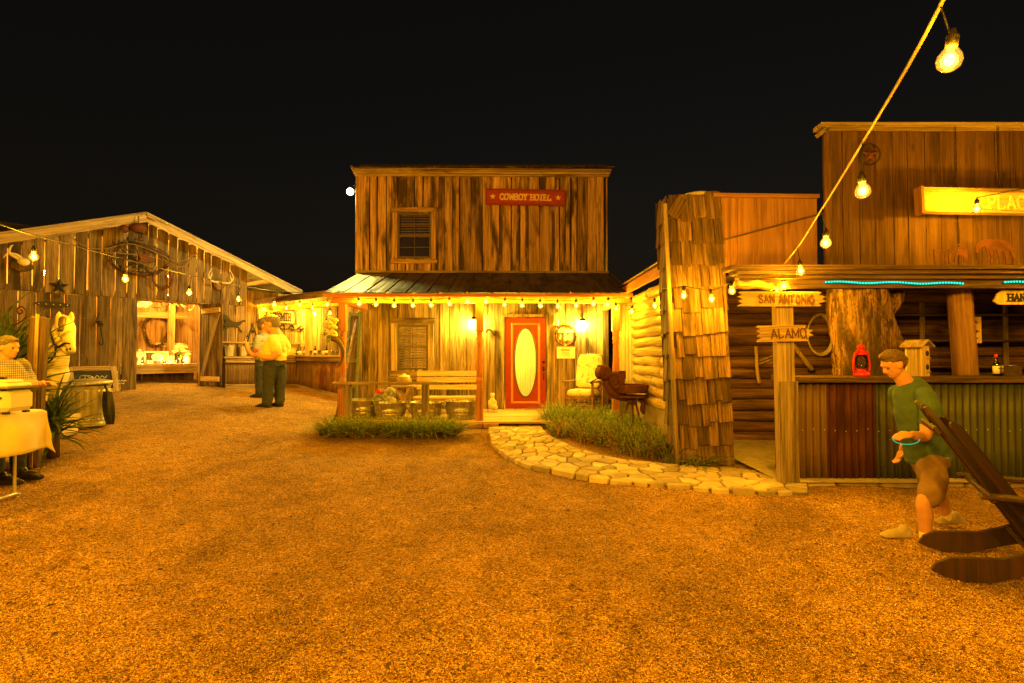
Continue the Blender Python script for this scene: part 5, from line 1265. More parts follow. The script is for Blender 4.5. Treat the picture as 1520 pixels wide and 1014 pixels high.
# dead tree trunk built into the bar
ty = 6.85; tr = thing('tree_trunk', 'thick twisted dead tree trunk standing behind the bar counter', 'tree', (P(1290, 500, ty).x, ty, .05))
prof = [(0.0, 1236, 1372), (.6, 1237, 1360), (1.15, 1240, 1346), (1.5, 1240, 1332), (1.9, 1237, 1318), (2.2, 1234, 1316), (2.5, 1232, 1322)]
rows = []; NA = 64
for i in range(41):
    z = 2.5 * i / 40
    for (za, la, ra), (zb, lb, rb) in zip(prof, prof[1:]):
        if za <= z <= zb: t_ = (z - za) / (zb - za); l_, r_ = la + (lb - la) * t_, ra + (rb - ra) * t_; break
    xl, xr = P(l_, 500, ty).x, P(r_, 500, ty).x; c_, rr_ = (xl + xr) / 2, (xr - xl) / 2
    row = []
    for j in range(NA):
        a = 2 * PI * j / NA; tw = a + 1.15 * z
        k = 1 + .07 * math.sin(5 * tw + .8 * z) + .05 * math.sin(11 * tw - 1.1 * z + 1) + .035 * math.sin(19 * tw + 2 * z) - .1 * max(0, math.sin(7 * tw)) ** 12 - .26 * math.exp(-((math.sin((tw + 1.2) / 2 + .25 * math.sin(z * 2))) / .035) ** 2) - .2 * math.exp(-((math.sin((tw + 2.0) / 2 - .1 * math.sin(z * 3))) / .03) ** 2)
        row.append((c_ + rr_ * k * math.cos(a), ty + .3 * k * math.sin(a), z))
    rows.append(row)
mb = MB(); mb.sheet(rows, close=True); mb.v = [(a - P(1290, 500, ty).x, b - ty, c - 1.2) for a, b, c in mb.v]; mb.build('trunk', W_TRUNK, tr, T(P(1290, 500, ty).x, ty, 1.25 + .02))
mb = MB(); mb.tube(spline([(0, 0, 0), (.12, -.02, .12), (.2, 0, .3), (.22, .02, .42)], 4), [.11, .1, .09, .085, .08, .08, .075, .075, .07, .07, .07, .07, .07][:13], 10); mb.build('limb', W_TRUNK, tr, T(P(1312, 470, ty).x, ty, 2.02))
# round post and the dark fittings behind the bar
py = 6.9; plank('porch_post', (P(1440, 560, py).x, py, .03), (P(1423, 430, py).x, py, ZBM - .1), .26, .24, (0, -1, 0), wood('pinkish_post', (.2, .11, .07), (.3, .18, .12), var=.05), sal, None, .015, ch=.07)
plank('porch_post', (2.95, 7.6, .03), (2.95, 7.6, ZBM - .1), .14, .14, (0, -1, 0), W_DARK, sal)
plank('porch_post', (8.2, 6.9, .03), (8.2, 6.9, ZBM - .1), .2, .2, (0, -1, 0), W_DARK, sal)
bs_ = thing('back_shelf', 'dark shelving with wire grid behind the bar', 'shelf', (6.6, 8.5, .05))
for z in (.9, 1.3, 1.7, 2.1): plank('shelf_board', (5.7, 8.45, z), (8.3, 8.45, z), .3, .03, (0, 0, 1), W_DARK, bs_)
for x in (5.75, 6.4, 7.05, 7.7, 8.3): plank('upright', (x, 8.4, .05), (x, 8.4, 2.3), .05, .05, (0, -1, 0), W_GREY, bs_)
# hanging signs
SGY = 6.78
a, b = P(1362, 284, SGY), P(1362, 318, SGY); sl_ = a.x; SLn = 1.62; szc = (a.z + b.z) / 2; shh = a.z - b.z
hs = thing('hanging_sign', 'long varnished plank sign on chains ending in PLACE over the bar', 'sign', (sl_ + SLn / 2, SGY, szc)); M_ = T(sl_ + SLn / 2, SGY, szc) @ RY(R(1.0)) @ RX(R(-4))
mb = MB(); mb.box((0, 0, 0), (shh - .03, .035, SLn), ch=.004); mb.build('sign_board', W_SIGN, hs, M_ @ RY(PI / 2))
for nm, c, L_, w_, rot in (('rail', (0, -.03, shh / 2), SLn, .03, 1), ('rail', (0, -.05, -shh / 2), SLn, .03, 1)):
    mb = MB(); mb.box((0, 0, 0), (.03, .1, L_)); mb.build(nm, W_TAN, hs, M_ @ T(*c) @ RY(PI / 2))
for s in (-1, 1): mb = MB(); mb.box((s * (SLn / 2 + .016), -.045, -.01), (.032, .13, shh + .06)); mb.build('end_cap', W_FAC2, hs, M_)
l = letters('PLACE', .17, .026, .007, True, gapf=.28); k = .62 / (max(p[0] for p in l.v) * 2); l.v = [(p[0] * k + .36, p[1] - .0185, p[2] - .0) for p in l.v]; l.build('lettering', CREAM, hs, M_)
lk = MB(); lk.tube([(.012 * math.cos(t_), 0, .022 * math.sin(t_)) for t_ in [2 * PI * i / 10 for i in range(10)]], .0035, 5, closed=True); lkm = lk.mesh('chain')
for u in (1418, 1482):
    x = P(u, 240, SGY).x; zt_, zb_ = fz(196), szc + shh / 2 + .02; n = int((zt_ - zb_) / .036); mb = MB()
    for k in range(n):
        Rk = T(0, 0, k * .036) @ (RZ(PI / 2) if k % 2 else Matrix()); mb.add([v.co for v in lkm.vertices], [tuple(p.vertices) for p in lkm.polygons], Rk, True)
    mb.build('chain', BLACK, hs, T(x, SGY - .0, zb_))
hg = thing('hang_sign', 'small tan rounded plank sign reading HANG under the bar eave', 'sign', P(1500, 442, 6.6)); c = P(1512, 442, 6.6)
mb = MB(); w_, h_ = .62, .17
pl = [(-w_ / 2 + .06, -h_ / 2), (w_ / 2 - .06, -h_ / 2), (w_ / 2, -h_ / 2 + .06), (w_ / 2, h_ / 2 - .06), (w_ / 2 - .06, h_ / 2), (-w_ / 2 + .1, h_ / 2), (-w_ / 2 + .05, h_ / 2 - .03), (-w_ / 2, -h_ / 2 + .04)]
mb.prism(pl, -.012, .012); mb.build('sign_board', W_PINE, hg, T(*c)); l = letters('HANG', .085, .022, .005, True, gapf=.22); l.v = [(p[0] + .0, p[1] - .0125, p[2]) for p in l.v]; l.build('lettering', BLACK, hg, T(*c))
mb = MB(); [mb.tube([(s * .2, 0, h_ / 2), (s * .2, 0, h_ / 2 + .14)], .005, 5) for s in (-1, 1)]; mb.build('hanger', BLACK, hg, T(*c))
# teal led rope lights along the beam
def led(u0, u1, lab):
    a, b = P(u0, 419, BY - .09), P(u1, 421, BY - .09); n = int((b - a).length / .034); t = thing('led_rope', lab, 'led rope', a, 0, 'teal rope lights'); pts = [a.lerp(b, i / n) + Vector((0, 0, .008 * math.sin(i * .33))) for i in range(n + 1)]
    mb = MB(); mb.tube([p - a for p in pts], .016, 8); mb.build('tube', EMT2, t, T(*a)); mb = MB()
    for p in pts: mb.ball(p - a + Vector((0, -.013, 0)), .0085, 6, 4)
    mb.build('diode', EMT, t, T(*a))
led(1225, 1428, 'long teal rope light along the bar eave beside the trunk'); led(1491, 1640, 'teal rope light running out of the frame at the right')
# string from the porch along the log wall round the pillar
b3 = [P(903, 449, YP - .02), P(914, 456, 10.1), P(938, 460, 9.7), P(972, 451, 8.4), P(988, 441, 7.7), P(1015, 435, 6.85), P(1056, 440, 6.8), P(1086, 428, 6.75)]
string('string of bulbs from the porch past the logs to the pillar', [p + Vector((0, 0, .08)) for p in b3], b3, 5, 1.3)
b4 = [Vector((7.2, 5.9, 2.75)), Vector((6.15, 5.55, 2.72)), Vector((5.9, 4.0, 2.75)), Vector((5.4, 2.2, 2.85))]
string('string of bulbs right of the bar running out of view', [Vector((8.4, 6.4, 2.7))] + [p + Vector((0, 0, .1)) for p in b4] + [Vector((4.9, .6, 3.2))], b4, 14, 1.3)
pbb = P(1450, 306, 6.4); string('single bulb on a cord in front of the PLACE sign', [Vector((7.8, 6.0, 3.9)), Vector((6.8, 6.2, 3.6)), pbb + Vector((0, 0, .1))], [pbb], 14, 1.3)
for o in []  and [q for q in bpy.data.objects if q.type == 'LIGHT' and q.matrix_basis.translation.x > 6 and q.matrix_basis.translation.y > 5.4]: o.data.energy = 42
# ---------------------------------------------------------------- on and before the porch
def px_(u, y): return P(u, 500, y).x
# hitching rail
hy = 10.12; t = thing('hitching_rail', 'plain plank hitching rail in front of the washtubs', 'rail', (px_(575, hy), hy, gz(-2.4, hy)))
plank('rail_plank', (px_(495, hy), hy, P(760, 569, hy).z), (px_(651, hy), hy, P(760, 569, hy).z), .14, .05, (0, 0, 1), W_GREY, t, None, .006)
for u in (517, 632): plank('post', (px_(u, hy), hy, gz(px_(u, hy), hy) - .05), (px_(u, hy), hy, P(760, 571, hy).z), .12, .12, (0, -1, 0), W_GREY, t, None, .006)
# galvanised washtubs
def tub(u, y, r, h, lab):
    x = px_(u, y); t = thing('washtub', lab, 'washtub', (x, y, FZ), 0, 'washtubs in a row on the porch'); M_ = T(x, y, FZ) @ RZ(rnd(-.4, .4))
    mb = MB(); mb.lathe([(0, .012), (r * .82, .0), (r * .84, .02), (r * .86, h * .26), (r * .91, h * .3), (r * .87, h * .34), (r * .89, h * .42), (r * .945, h * .46), (r * .9, h * .5), (r * .97, h * .94), (r * 1.02, h * .97), (r * 1.02, h), (r * .97, h * .99), (r * .9, h * .5), (r * .82, .03), (0, .03)], 32); mb.build('body', TUBM, t, M_)
    for s in (-1, 1): mb = MB(); mb.tube(spline([(s * r * .95, -.08, h * .82), (s * (r * .95 + .04), -.07, h * .74), (s * (r * .95 + .045), .07, h * .74), (s * r * .95, .08, h * .82)], 4), .008, 6); mb.build('handle', GALV, t, M_)
tub(540, 10.95, .36, .36, 'leftmost washtub on the porch with the rag bundle against it'); tub(580, 10.72, .335, .33, 'second washtub from the left behind the hitching rail'); tub(633, 10.72, .335, .33, 'third washtub from the left, behind the right rail post'); tub(686, 10.7, .345, .36, 'rightmost washtub beside the middle porch post')
# crumpled bag with a red cup
c = Vector((px_(572, 11.15), 11.15, FZ)); t = thing('rag_bundle', 'crumpled blue and white bag slumped behind the washtubs', 'bag', c)
RAG = plain('printed_bag', (.42, .42, .4), .6, var=.5, sc=14, bump=.8, dirt=(.06, .1, .22), dirt_at=.5)
mb = MB()
for _ in range(12): mb.ball((rnd(-.14, .16), rnd(-.08, .08), .12 + rnd(.0, .36)), (rnd(.07, .13), rnd(.06, .1), rnd(.07, .13)))
mb.box((0, 0, .15), (.3, .2, .3)); fuse(mb.build('bag', RAG, t, T(*c)), .02, 2)
cc = P(563, 581, 11.0); t = thing('paper_cup', 'red cup tipped on its side on the bag', 'cup', cc); mb = MB(); mb.lathe([(0, -.06), (.03, -.06), (.045, .06), (.042, .06), (.028, -.05), (0, -.05)], 16); mb.build('cup', REDCUP, t, T(*cc) @ RY(R(-75)) @ RX(.5))
# bench with slatted back
by = 11.85; bx0, bx1 = px_(617, by), px_(716, by); t = thing('porch_bench', 'yellow pine bench with plank back under the window', 'bench', ((bx0 + bx1) / 2, by, FZ)); sz = P(760, 582, by).z - .1
for k in range(3): plank('seat_board', (bx0, by - .3 + k * .15, sz), (bx1, by - .3 + k * .15, sz), .14, .035, (0, 0, 1), W_PINE, t, None, .003)
for k, (zz, w) in enumerate(((.2, .11), (.36, .12), (.5, .12))): plank('back_board', (bx0, by + .12 + .05 * k, sz + zz), (bx1, by + .12 + .05 * k, sz + zz), w, .03, (0, -1, .3), W_PINE, t, None, .003)
for x in (bx0 + .06, bx1 - .06):
    plank('leg', (x, by - .3, FZ), (x, by - .3, sz - .02), .07, .07, (0, -1, 0), W_PINE, t); plank('leg', (x, by + .1, FZ), (x, by + .26, sz + .58), .07, .05, (0, -1, 0), W_PINE, t)
plank('apron', (bx0 + .1, by - .31, sz - .07), (bx1 - .1, by - .31, sz - .07), .09, .03, (0, -1, 0), W_PINE, t)
# small sawbuck table with a crock
ty_ = 11.75; tx = px_(600, ty_); tz = P(760, 573, ty_).z; t = thing('sawbuck_table', 'small cross legged timber table left of the bench', 'table', (tx, ty_, FZ))
for k in range(3): plank('top_board', (tx - .25, ty_ - .16 + .15 * k, tz), (tx + .25, ty_ - .16 + .15 * k, tz), .145, .045, (0, 0, 1), W_TAN, t)
for y2 in (-.17, .17):
    plank('leg', (tx - .2, ty_ + y2, FZ), (tx + .18, ty_ + y2, tz - .03), .07, .04, (0, -1, 0), W_TAN, t); plank('leg', (tx + .2, ty_ + y2 + .045, FZ), (tx - .18, ty_ + y2 + .045, tz - .03), .07, .04, (0, -1, 0), W_TAN, t)
t = thing('crock', 'squat glazed crock with a lid on the sawbuck table', 'crock', (tx, ty_, tz + .023)); M_ = T(tx + .0, ty_, tz + .023)
mb = MB(); mb.lathe([(0, 0), (.13, 0), (.165, .04), (.17, .1), (.14, .16), (.13, .17), (0, .17)], 22); mb.build('body', plain('crock_glaze', (.24, .17, .09), .35, var=.3), t, M_); mb = MB(); mb.lathe([(.135, .172), (.12, .2), (.03, .22), (.03, .245), (0, .25)], 20); mb.build('lid', CREAM, t, M_)
# tall green shutter leaning in the corner
a = P(524, 466, 11.6); t = thing('leaning_shutter', 'tall narrow green shutter leaning on the porch corner', 'shutter', (px_(505, 11.2), 11.2, FZ))
p0 = Vector((px_(519, 11.25), 11.25, FZ)); p1 = Vector((px_(527, 12.2), 12.2, P(760, 463, 12.2).z)); d = (p1 - p0)
for s in (-.12, .12): plank('stile', p0 + Vector((s, 0, 0)), p1 + Vector((s, 0, 0)), .06, .04, (0, -1, .4), GREENSH, t)
for k in range(5): c = p0 + d * (.03 + .94 * k / 4); plank('rail', c + Vector((-.09, -.002, 0)), c + Vector((.09, -.002, 0)), .08, .036, (0, -1, .4), GREENSH, t)
plank('panel', p0 + d * .03 + Vector((0, .012, 0)), p0 + d * .97 + Vector((0, .012, 0)), .18, .012, (0, -1, .4), W_DARK, t)
t = thing('leaning_pole', 'thin dark pole leaning beside the left porch post', 'pole', (px_(497, 10.5), 10.5, gz(-3.4, 10.5))); mb = MB(); a, b = Vector((px_(499, 10.45), 10.45, gz(-3.4, 10.45))), Vector((px_(531, 12.3), 12.3, 2.45)); mb.tube([(0, 0, 0), b - a], .03, 8); mb.build('shaft', W_DARK, t, T(*a)); mb = MB(); mb.lathe([(.034, 0), (.034, .12)], 8); mb.build('ferrule', BLACK, t, T(*a))
# curved horn with flowers on the left porch post
a = P(490, 489, 10.3); t = thing('horn_vase', 'dark curved horn holding a bunch of pale roses on the porch post', 'vase', P(507, 545, 10.32)); pts = [P(493, 502, 10.28), P(503, 507, 10.28), P(509, 520, 10.29), P(507, 535, 10.3), P(500, 546, 10.3)]
q = spline(pts, 5); n = len(q); mb = MB(); mb.tube(q, [.062 * (1 - .85 * i / (n - 1)) for i in range(n)], 10); mb.build('horn', DHORN, t)
mb = MB()
for _ in range(15):
    c = Vector((rnd(-.1, .1), rnd(-.08, .06), rnd(-.15, .18)))
    for r_ in range(3):
        for k in range(5):
            an = 2 * PI * k / 5 + r_; R_ = .028 + .014 * r_; mb.ball(c + Vector((R_ * .5 * math.cos(an), R_ * .5 * math.sin(an), .01 * (2 - r_))), (R_ * .55, R_ * .55, .03), 6, 4)
mb.build('rose', FLOWER, t, T(*P(491, 488, 10.25))); mb = MB()
for _ in range(18): d_ = Vector((rnd(-.16, .16), rnd(-.1, .1), rnd(-.2, .16))); mb.add([(0, 0, 0), d_ + Vector((.03, 0, 0)), d_ * 1.3, d_ + Vector((-.03, 0, .02))], [(0, 1, 2, 3)])
mb.build('leaf', GRASS, t, T(*P(491, 490, 10.27)))
# figurine by the post
x = px_(731, 11.9); t = thing('garden_figurine', 'small pale seated garden figurine left of the red door', 'figurine', (x, 11.9, FZ)); mb = MB()
mb.lathe([(0, 0), (.11, 0), (.11, .04), (.09, .06), (0, .06)], 14); mb.ball((0, 0, .14), (.1, .08, .09)); mb.ball((.0, 0, .24), (.065, .055, .09)); mb.ball((0, -.01, .36), .05); mb.ball((-.07, -.05, .2), (.03, .03, .07)); mb.ball((.07, -.05, .2), (.03, .03, .07)); mb.ball((.05, -.07, .12), (.06, .06, .06)); mb.ball((0, 0, .4), (.06, .06, .02)); fuse(mb.build('body', BONE, t, T(x, 11.9, FZ)), .012, 2)
mb = MB(); mb.lathe([(0, .0), (.05, .0), (.06, .08), (.05, .08), (0, .02)], 12); mb.build('basket', HORN, t, T(x + .06, 11.79, FZ + .06))
# round metal wall piece and paper notice, small bracket things
yw = YW - .05; c = P(840, 498, yw); t = thing('round_plaque', 'round barbed wire rimmed metal plaque on the porch wall', 'wall art', c); rr = .235
mb = MB(); mb.tube([((rr + .012 * math.sin(9 * a_)) * math.cos(a_), .0, (rr + .012 * math.sin(9 * a_)) * math.sin(a_)) for a_ in [2 * PI * i / 54 for i in range(54)]], .012, 6, closed=True); mb.tube([((rr - .012 * math.sin(9 * a_)) * math.cos(a_), -.01, (rr - .012 * math.sin(9 * a_)) * math.sin(a_)) for a_ in [2 * PI * i / 54 for i in range(54)]], .012, 6, closed=True)
for k in range(14): a_ = 2 * PI * k / 14; mb.tube([(rr * math.cos(a_) - .03, -.02, rr * math.sin(a_) - .02), (rr * math.cos(a_) + .03, -.02, rr * math.sin(a_) + .03)], .005, 4)
mb.build('wire_rim', RUST, t, T(*c)); mb = MB(); mb.box((0, -.005, .1), (.36, .012, .07)); mb.box((-.01, -.005, -.03), (.06, .011, .19)); mb.prism([(.02, -.1), (.12, -.12), (.16, -.03), (.1, .05), (.05, 0)], -.01, .0); mb.prism([(-.16, -.09), (-.12, -.1), (-.1, .0), (-.13, .04)], -.01, .0); mb.box((.12, -.004, -.01), (.02, .01, .12)); mb.build('cut_out', GALV, t, T(*c))
mb = MB(); mb.prism(star_poly(.05), -.02, -.012); mb.build('star', GOLD, t, T(c.x - .02, c.y, c.z - rr + .01))
c = P(840, 523.5, yw); t = thing('paper_notice', 'square paper notice under the round plaque', 'notice', c); mb = MB(); mb.box((0, 0, 0), (.42, .006, .27)); mb.build('sheet', PAPER, t, T(*c)); mb = MB()
for k in range(9): mb.box((-.11 + k * .024, -.0045, .06), (.016, .003, .03))
for j in range(3):
    for k in range(5): mb.box((-.09 + k * .04 + rnd(-.005, .005), -.0045, .01 - j * .035), (.03, .003, .008))
mb.build('print', BLACK, t, T(*c))
c = P(820, 474, yw); t = thing('cow_bell', 'small galvanised bell shaped ornament right of the door top', 'bell', c); mb = MB(); mb.lathe([(.02, .16), (.04, .12), (.05, 0), (.065, -.14), (.06, -.15)], 14, sy=.6); mb.build('bell', GALV, t, T(c.x + .08, c.y - .04, c.z)); mb = MB(); mb.box((-.05, 0, 0), (.16, .02, .2)); mb.build('bracket', W_GREY, t, T(*c))
c = P(727, 491, yw); t = thing('bracket_hook', 'dark animal shaped hook on the wall left of the red door', 'hook', c); mb = MB(); mb.prism([(-.1, 0), (-.06, .06), (.02, .05), (.1, -.06), (.13, -.14), (.08, -.1), (.02, -.02), (-.03, .0), (-.08, -.08)], -.03, .0); mb.build('silhouette', BLACK, t, T(*c)); mb = MB(); mb.tube([(0, 0, .0), (0, .04, .0)], .012, 6); mb.build('pin', BLACK, t, T(*c))
# ---------------------------------------------------------------- rocking chair
ry_ = 11.35; rx_ = px_(866, ry_); rk = thing('rocking_chair', 'turned wood rocking chair with floral cushions on the porch', 'chair', (rx_, ry_, FZ), R(-28)); RC = frame((rx_, ry_, FZ), R(-28)) @ Matrix.Scale(1.1, 4)
def turn(p0, p1, r, n=10):
    mb = MB(); pts = [Vector(p0).lerp(Vector(p1), i / 12) for i in range(13)]; mb.tube(pts, [r * (1 if i in (0, 12) else (.65 if i % 3 == 1 else 1.15 if i % 3 == 0 else .9)) for i in range(13)], n); return mb
RCW = wood('chair_walnut', (.16, .09, .045), (.3, .18, .095), rough=.45, var=.05, knots=False)
for s in (-1, 1):
    turn((s * .27, -.26, .06), (s * .27, -.26, .62), .028).build('leg', RCW, rk, RC); turn((s * .25, .22, .06), (s * .25, .3, .66), .026).build('leg', RCW, rk, RC)
    mb = MB(); mb.tube(spline([(s * .27, -.44, .075), (s * .27, -.2, .025), (s * .26, .1, .022), (s * .25, .4, .06), (s * .25, .6, .13)], 5), .024, 8, flat=1.2); mb.build('rocker', RCW, rk, RC)
    mb = MB(); mb.box((s * .275, -.02, .64), (.07, .62, .03), ch=.008); mb.build('armrest', RCW, rk, RC)
turn((-.27, -.26, .2), (.27, -.26, .2), .018).build('stretcher', RCW, rk, RC); turn((-.25, .24, .22), (.25, .24, .22), .018).build('stretcher', RCW, rk, RC)
mb = MB(); mb.box((0, -.02, .34), (.54, .54, .04)); mb.build('seat_frame', RCW, rk, RC)
def cushion(sx, sy, sz_):
    mb = MB()
    rows = []
    for i in range(13):
        a = -PI / 2 + PI * i / 12
        rows.append([(sx * (abs(math.cos(t_)) ** .35) * (1 if math.cos(t_) > 0 else -1) * abs(math.cos(a)) ** .3, sy * (abs(math.sin(t_)) ** .35) * (1 if math.sin(t_) > 0 else -1) * abs(math.cos(a)) ** .3, sz_ * math.sin(a)) for t_ in [2 * PI * j / 36 + .02 for j in range(36)]])
    return mb.sheet(rows, close=True)
cushion(.265, .265, .075).build('seat_cushion', FLORAL, rk, RC @ T(0, -.03, .42)); cushion(.26, .33, .06).build('back_cushion', FLORAL, rk, RC @ T(0, .31, .82) @ RX(R(74)))
mb = MB(); mb.box((0, .36, .8), (.5, .03, .74), RX(R(-14)), ch=.01); mb.build('back_frame', RCW, rk, RC)
# ---------------------------------------------------------------- rivet forge with crank blower
fy_ = 9.35; fx_ = px_(930, fy_); fg = thing('hand_forge', 'rusty cast iron hand crank forge standing in the grass', 'forge', (fx_, fy_, gz(fx_, fy_)))
def fp(u, v, dy=0): q = P(u, v, fy_ + dy); return q
c = fp(938, 578); rp = (fp(964, 578).x - fp(915, 578).x) / 2
mb = MB(); mb.lathe([(0, -.05), (rp * .7, -.06), (rp * .98, -.05), (rp, .08), (rp * .96, .085), (rp * .93, -.03), (0, -.03)], 30); mb.sm = [False] * len(mb.f); mb.build('fire_pan', RUST, fg, T(c.x, c.y, c.z))
mb = MB(); c2 = fp(938, 590); mb.lathe([(.26, 0), (.3, .02), (.26, .04)], 18, T(0, 0, 0)); mb.box((0, 0, -.06), (.16, .14, .12), ch=.02); mb.tube(spline([(.12, 0, -.02), (.2, 0, -.1), (.17, -.03, -.2), (.22, -.03, -.26)], 4), .045, 10); mb.build('tuyere', RUST, fg, T(*c2))
for a_ in (.4, 2.5, 4.6): mb = MB(); mb.tube([(0.06 * math.cos(a_), .06 * math.sin(a_), c2.z - .05 - gz(fx_, fy_)), (.26 * math.cos(a_), .26 * math.sin(a_), -.02)], .018, 8); mb.build('leg', RUST, fg, T(c2.x, c2.y, gz(fx_, fy_)))
def drum(u, v, r, w, yaw, roll=0):
    q = fp(u, v, -.05); mb = MB(); mb.lathe([(0, -w / 2), (r * .8, -w / 2), (r, -w / 2 + .03), (r, w / 2 - .03), (r * .8, w / 2), (r * .5, w / 2), (r * .45, w / 2 + .03), (0, w / 2 + .03)], 24); return mb, T(*q) @ RZ(yaw) @ RX(PI / 2) @ RY(roll)
mb, M_ = drum(895, 553, .125, .2, R(25)); mb.sm = [False] * len(mb.f); mb.box((0, .08, 0), (.16, .1, .12)); mb.build('gear_case', RUST, fg, M_); mb, M_ = drum(914, 565, .16, .09, R(-35)); mb.sm = [False] * len(mb.f); mb.box((.12, .1, 0), (.1, .14, .07)); mb.build('blower', RUST, fg, M_)
a, b = fp(890, 560, -.14), fp(876, 568, -.2); mb = MB(); mb.tube([a, b], .012, 6); mb.tube([b, b + Vector((-.0, -.12, 0))], .018, 8); mb.build('crank', BLACK, fg)
q = [fp(897, 565), fp(905, 580), fp(918, 588), fp(930, 590)]; mb = MB(); mb.tube(spline(q, 4), .07, 10); mb.build('air_pipe', RUST, fg)
a, b = fp(897, 562), fp(912, 600); mb = MB(); mb.prism([(-.05, .0), (.07, .0), (.16, -.32), (.1, -.38), (.03, -.25)], -.03, .03); mb.build('bracket', RUST, fg, T(*a))
# ---------------------------------------------------------------- plants
def blades(mb, cx, cy, r, n, hmin, hmax, spread, w=.016, zfn=gz, seg=4):
    for _ in range(n):
        a = rnd(0, 6.28); q = r * math.sqrt(rnd(0, 1)); x, y = cx + q * math.cos(a), cy + q * math.sin(a); z = zfn(x, y) - .02
        h = rnd(hmin, hmax); d = a + rnd(-.9, .9); b = spread * rnd(.3, 1.2) * (.35 + q / max(r, .01)); ww = w * rnd(.7, 1.3); px, py = -math.sin(d) * ww, math.cos(d) * ww
        base = len(mb.v)
        for k in range(seg):
            t_ = k / (seg - 1); f = b * t_ * t_; zz = h * (t_ - .36 * b / max(h, .01) * .6 * t_ ** 3); ws = 1 - t_ * .92
            cx_, cy_ = x + math.cos(d) * f, y + math.sin(d) * f
            mb.v += [(cx_ - px * ws, cy_ - py * ws, z + max(zz, .02)), (cx_ + px * ws, cy_ + py * ws, z + max(zz, .02))]
            if k: i = base + 2 * k; mb.f.append((i - 2, i - 1, i + 1, i)); mb.sm.append(True)
def clump(u, v, r, n, h, lab, sp_=.5, grp='grass clumps along the porch'):
    g = G(u, v); t = thing('grass_clump', lab, 'grass', g, 0, grp); mb = MB(); blades(mb, g.x, g.y, r, n, h * .55, h * 1.1, sp_); mb.v = [(a - g.x, b - g.y, c - g.z) for a, b, c in mb.v]; mb.build('blade', GRASS, t, T(*g), kind='stuff')
    mb = MB(); blades(mb, g.x, g.y, r * 1.05, n // 5, h * .4, h * .8, sp_ * 1.3); mb.v = [(a - g.x, b - g.y, c - g.z) for a, b, c in mb.v]; mb.build('dry_blade', GRASSD, t, T(*g), kind='stuff')
for i, (u, v, r, h) in enumerate(((499, 646, .25, .4), (537, 647, .25, .42), (594, 647, .24, .4), (629, 648, .27, .43), (661, 646, .2, .38))):
    clump(u, v, r, 330, h, ['leftmost bushy grass clump below the left porch post', 'grass clump left of the gap before the washtubs', 'grass clump in front of the second washtub', 'grass clump at the foot of the right rail post', 'rightmost grass clump beside the brick step'][i])
clump(828, 632, .3, 330, .5, 'tall grass clump beside the door path', .35, 'grass in the bed by the path')
clump(900, 634, .3, 330, .42, 'bushy green clump at the foot of the forge', .5, 'grass in the bed by the path')
clump(1032, 689, .24, 240, .26, 'dark low grass tuft at the foot of the shingled pillar', .4, 'grass in the bed by the path')
mb = MB(); dry = MB()
for (u, v) in [(u, v) for u in range(832, 1003, 13) for v in range(620, 700, 7)]:
    vmin, vmax = 622 + (u - 832) * .02, 648 + (u - 832) * .26 - max(0, (u - 920)) * .08
    if not (vmin <= v <= vmax): continue
    g = G(u + rnd(-5, 5), v + rnd(-2, 2))
    if g.x > 2.25 and g.y > 7.4: continue
    edge = v > vmax - 12
    blades(mb, g.x, g.y, .17, 40 if not edge else 26, .24, .5, .36); blades(dry, g.x, g.y, .17, 10 if not edge else 34, .18, .4, .36)
mb.build('grass', GRASS, kind='stuff', label='dense green grass bed between the path and the log wall', cat='grass'); dry.build('grass', GRASSD, kind='stuff', label='dry brown grass along the inner edge of the path', cat='grass')
# ---------------------------------------------------------------- people
def chain(mb, pts, Y, n=14, flat=1., sub=4):
    q = spline([Vector((p[0], p[1], p[2])) for p in pts], sub); rs = [p[3] for p in pts]; k = Y / F
    m = len(q); rad = []
    for i in range(m):
        f = i / (m - 1) * (len(rs) - 1); a = min(int(f), len(rs) - 2); rad.append((rs[a] + (rs[a + 1] - rs[a]) * (f - a)) * k)
    P3 = [P(a.x, a.y, Y) + Vector((0, a.z, 0)) for a in q]
    mb.tube(P3, rad, n, flat=flat)
    mb.ball(P3[0], (rad[0],) * 3, 10, 6) if flat == 1 else None; mb.ball(P3[-1], (rad[-1],) * 3, 10, 6) if flat == 1 else None
def hand(mb, w, d, n, s=1., curl=.9):
    """w wrist, d pointing direction, n palm normal (fingers curl towards it)"""
    w, d, n = Vector(w), Vector(d).normalized(), Vector(n).normalized(); n = (n - d * n.dot(d)).normalized(); l = d.cross(n)
    Mx = Matrix(((l.x, n.x, d.x, 0), (l.y, n.y, d.y, 0), (l.z, n.z, d.z, 0), (0, 0, 0, 1)))
    mb.ball(w + d * .05 * s, (.041 * s, .017 * s, .052 * s), 12, 8, Mx); mb.ball(w, (.026 * s, .021 * s, .03 * s), 10, 6, Mx)
    for k, (o, L) in enumerate(((-.03, .062), (-.01, .075), (.011, .07), (.03, .055))):
        p = w + (d * .09 + l * o) * s; pts = [w + (d * .06 + l * o * .9) * s, p]; a = curl * .3
        for j in range(3):
            p = p + (d * math.cos(a) + n * math.sin(a)) * L * s * (.42, .33, .27)[j]; pts.append(p); a += curl * .75
        mb.tube(pts, [.0105 * s, .0098 * s, .009 * s, .0085 * s, .007 * s], 8); mb.ball(pts[-1], .007 * s, 6, 4)
    t = w + (d * .03 - l * .03) * s; pts = [t, t + (d * .03 - l * .022 + n * .01) * s, t + (d * .055 - l * .022 + n * .028) * s, t + (d * .07 - l * .01 + n * .045) * s]
    mb.tube(pts, [.014 * s, .012 * s, .0105 * s, .008 * s], 8); mb.ball(pts[-1], .008 * s, 6, 4)
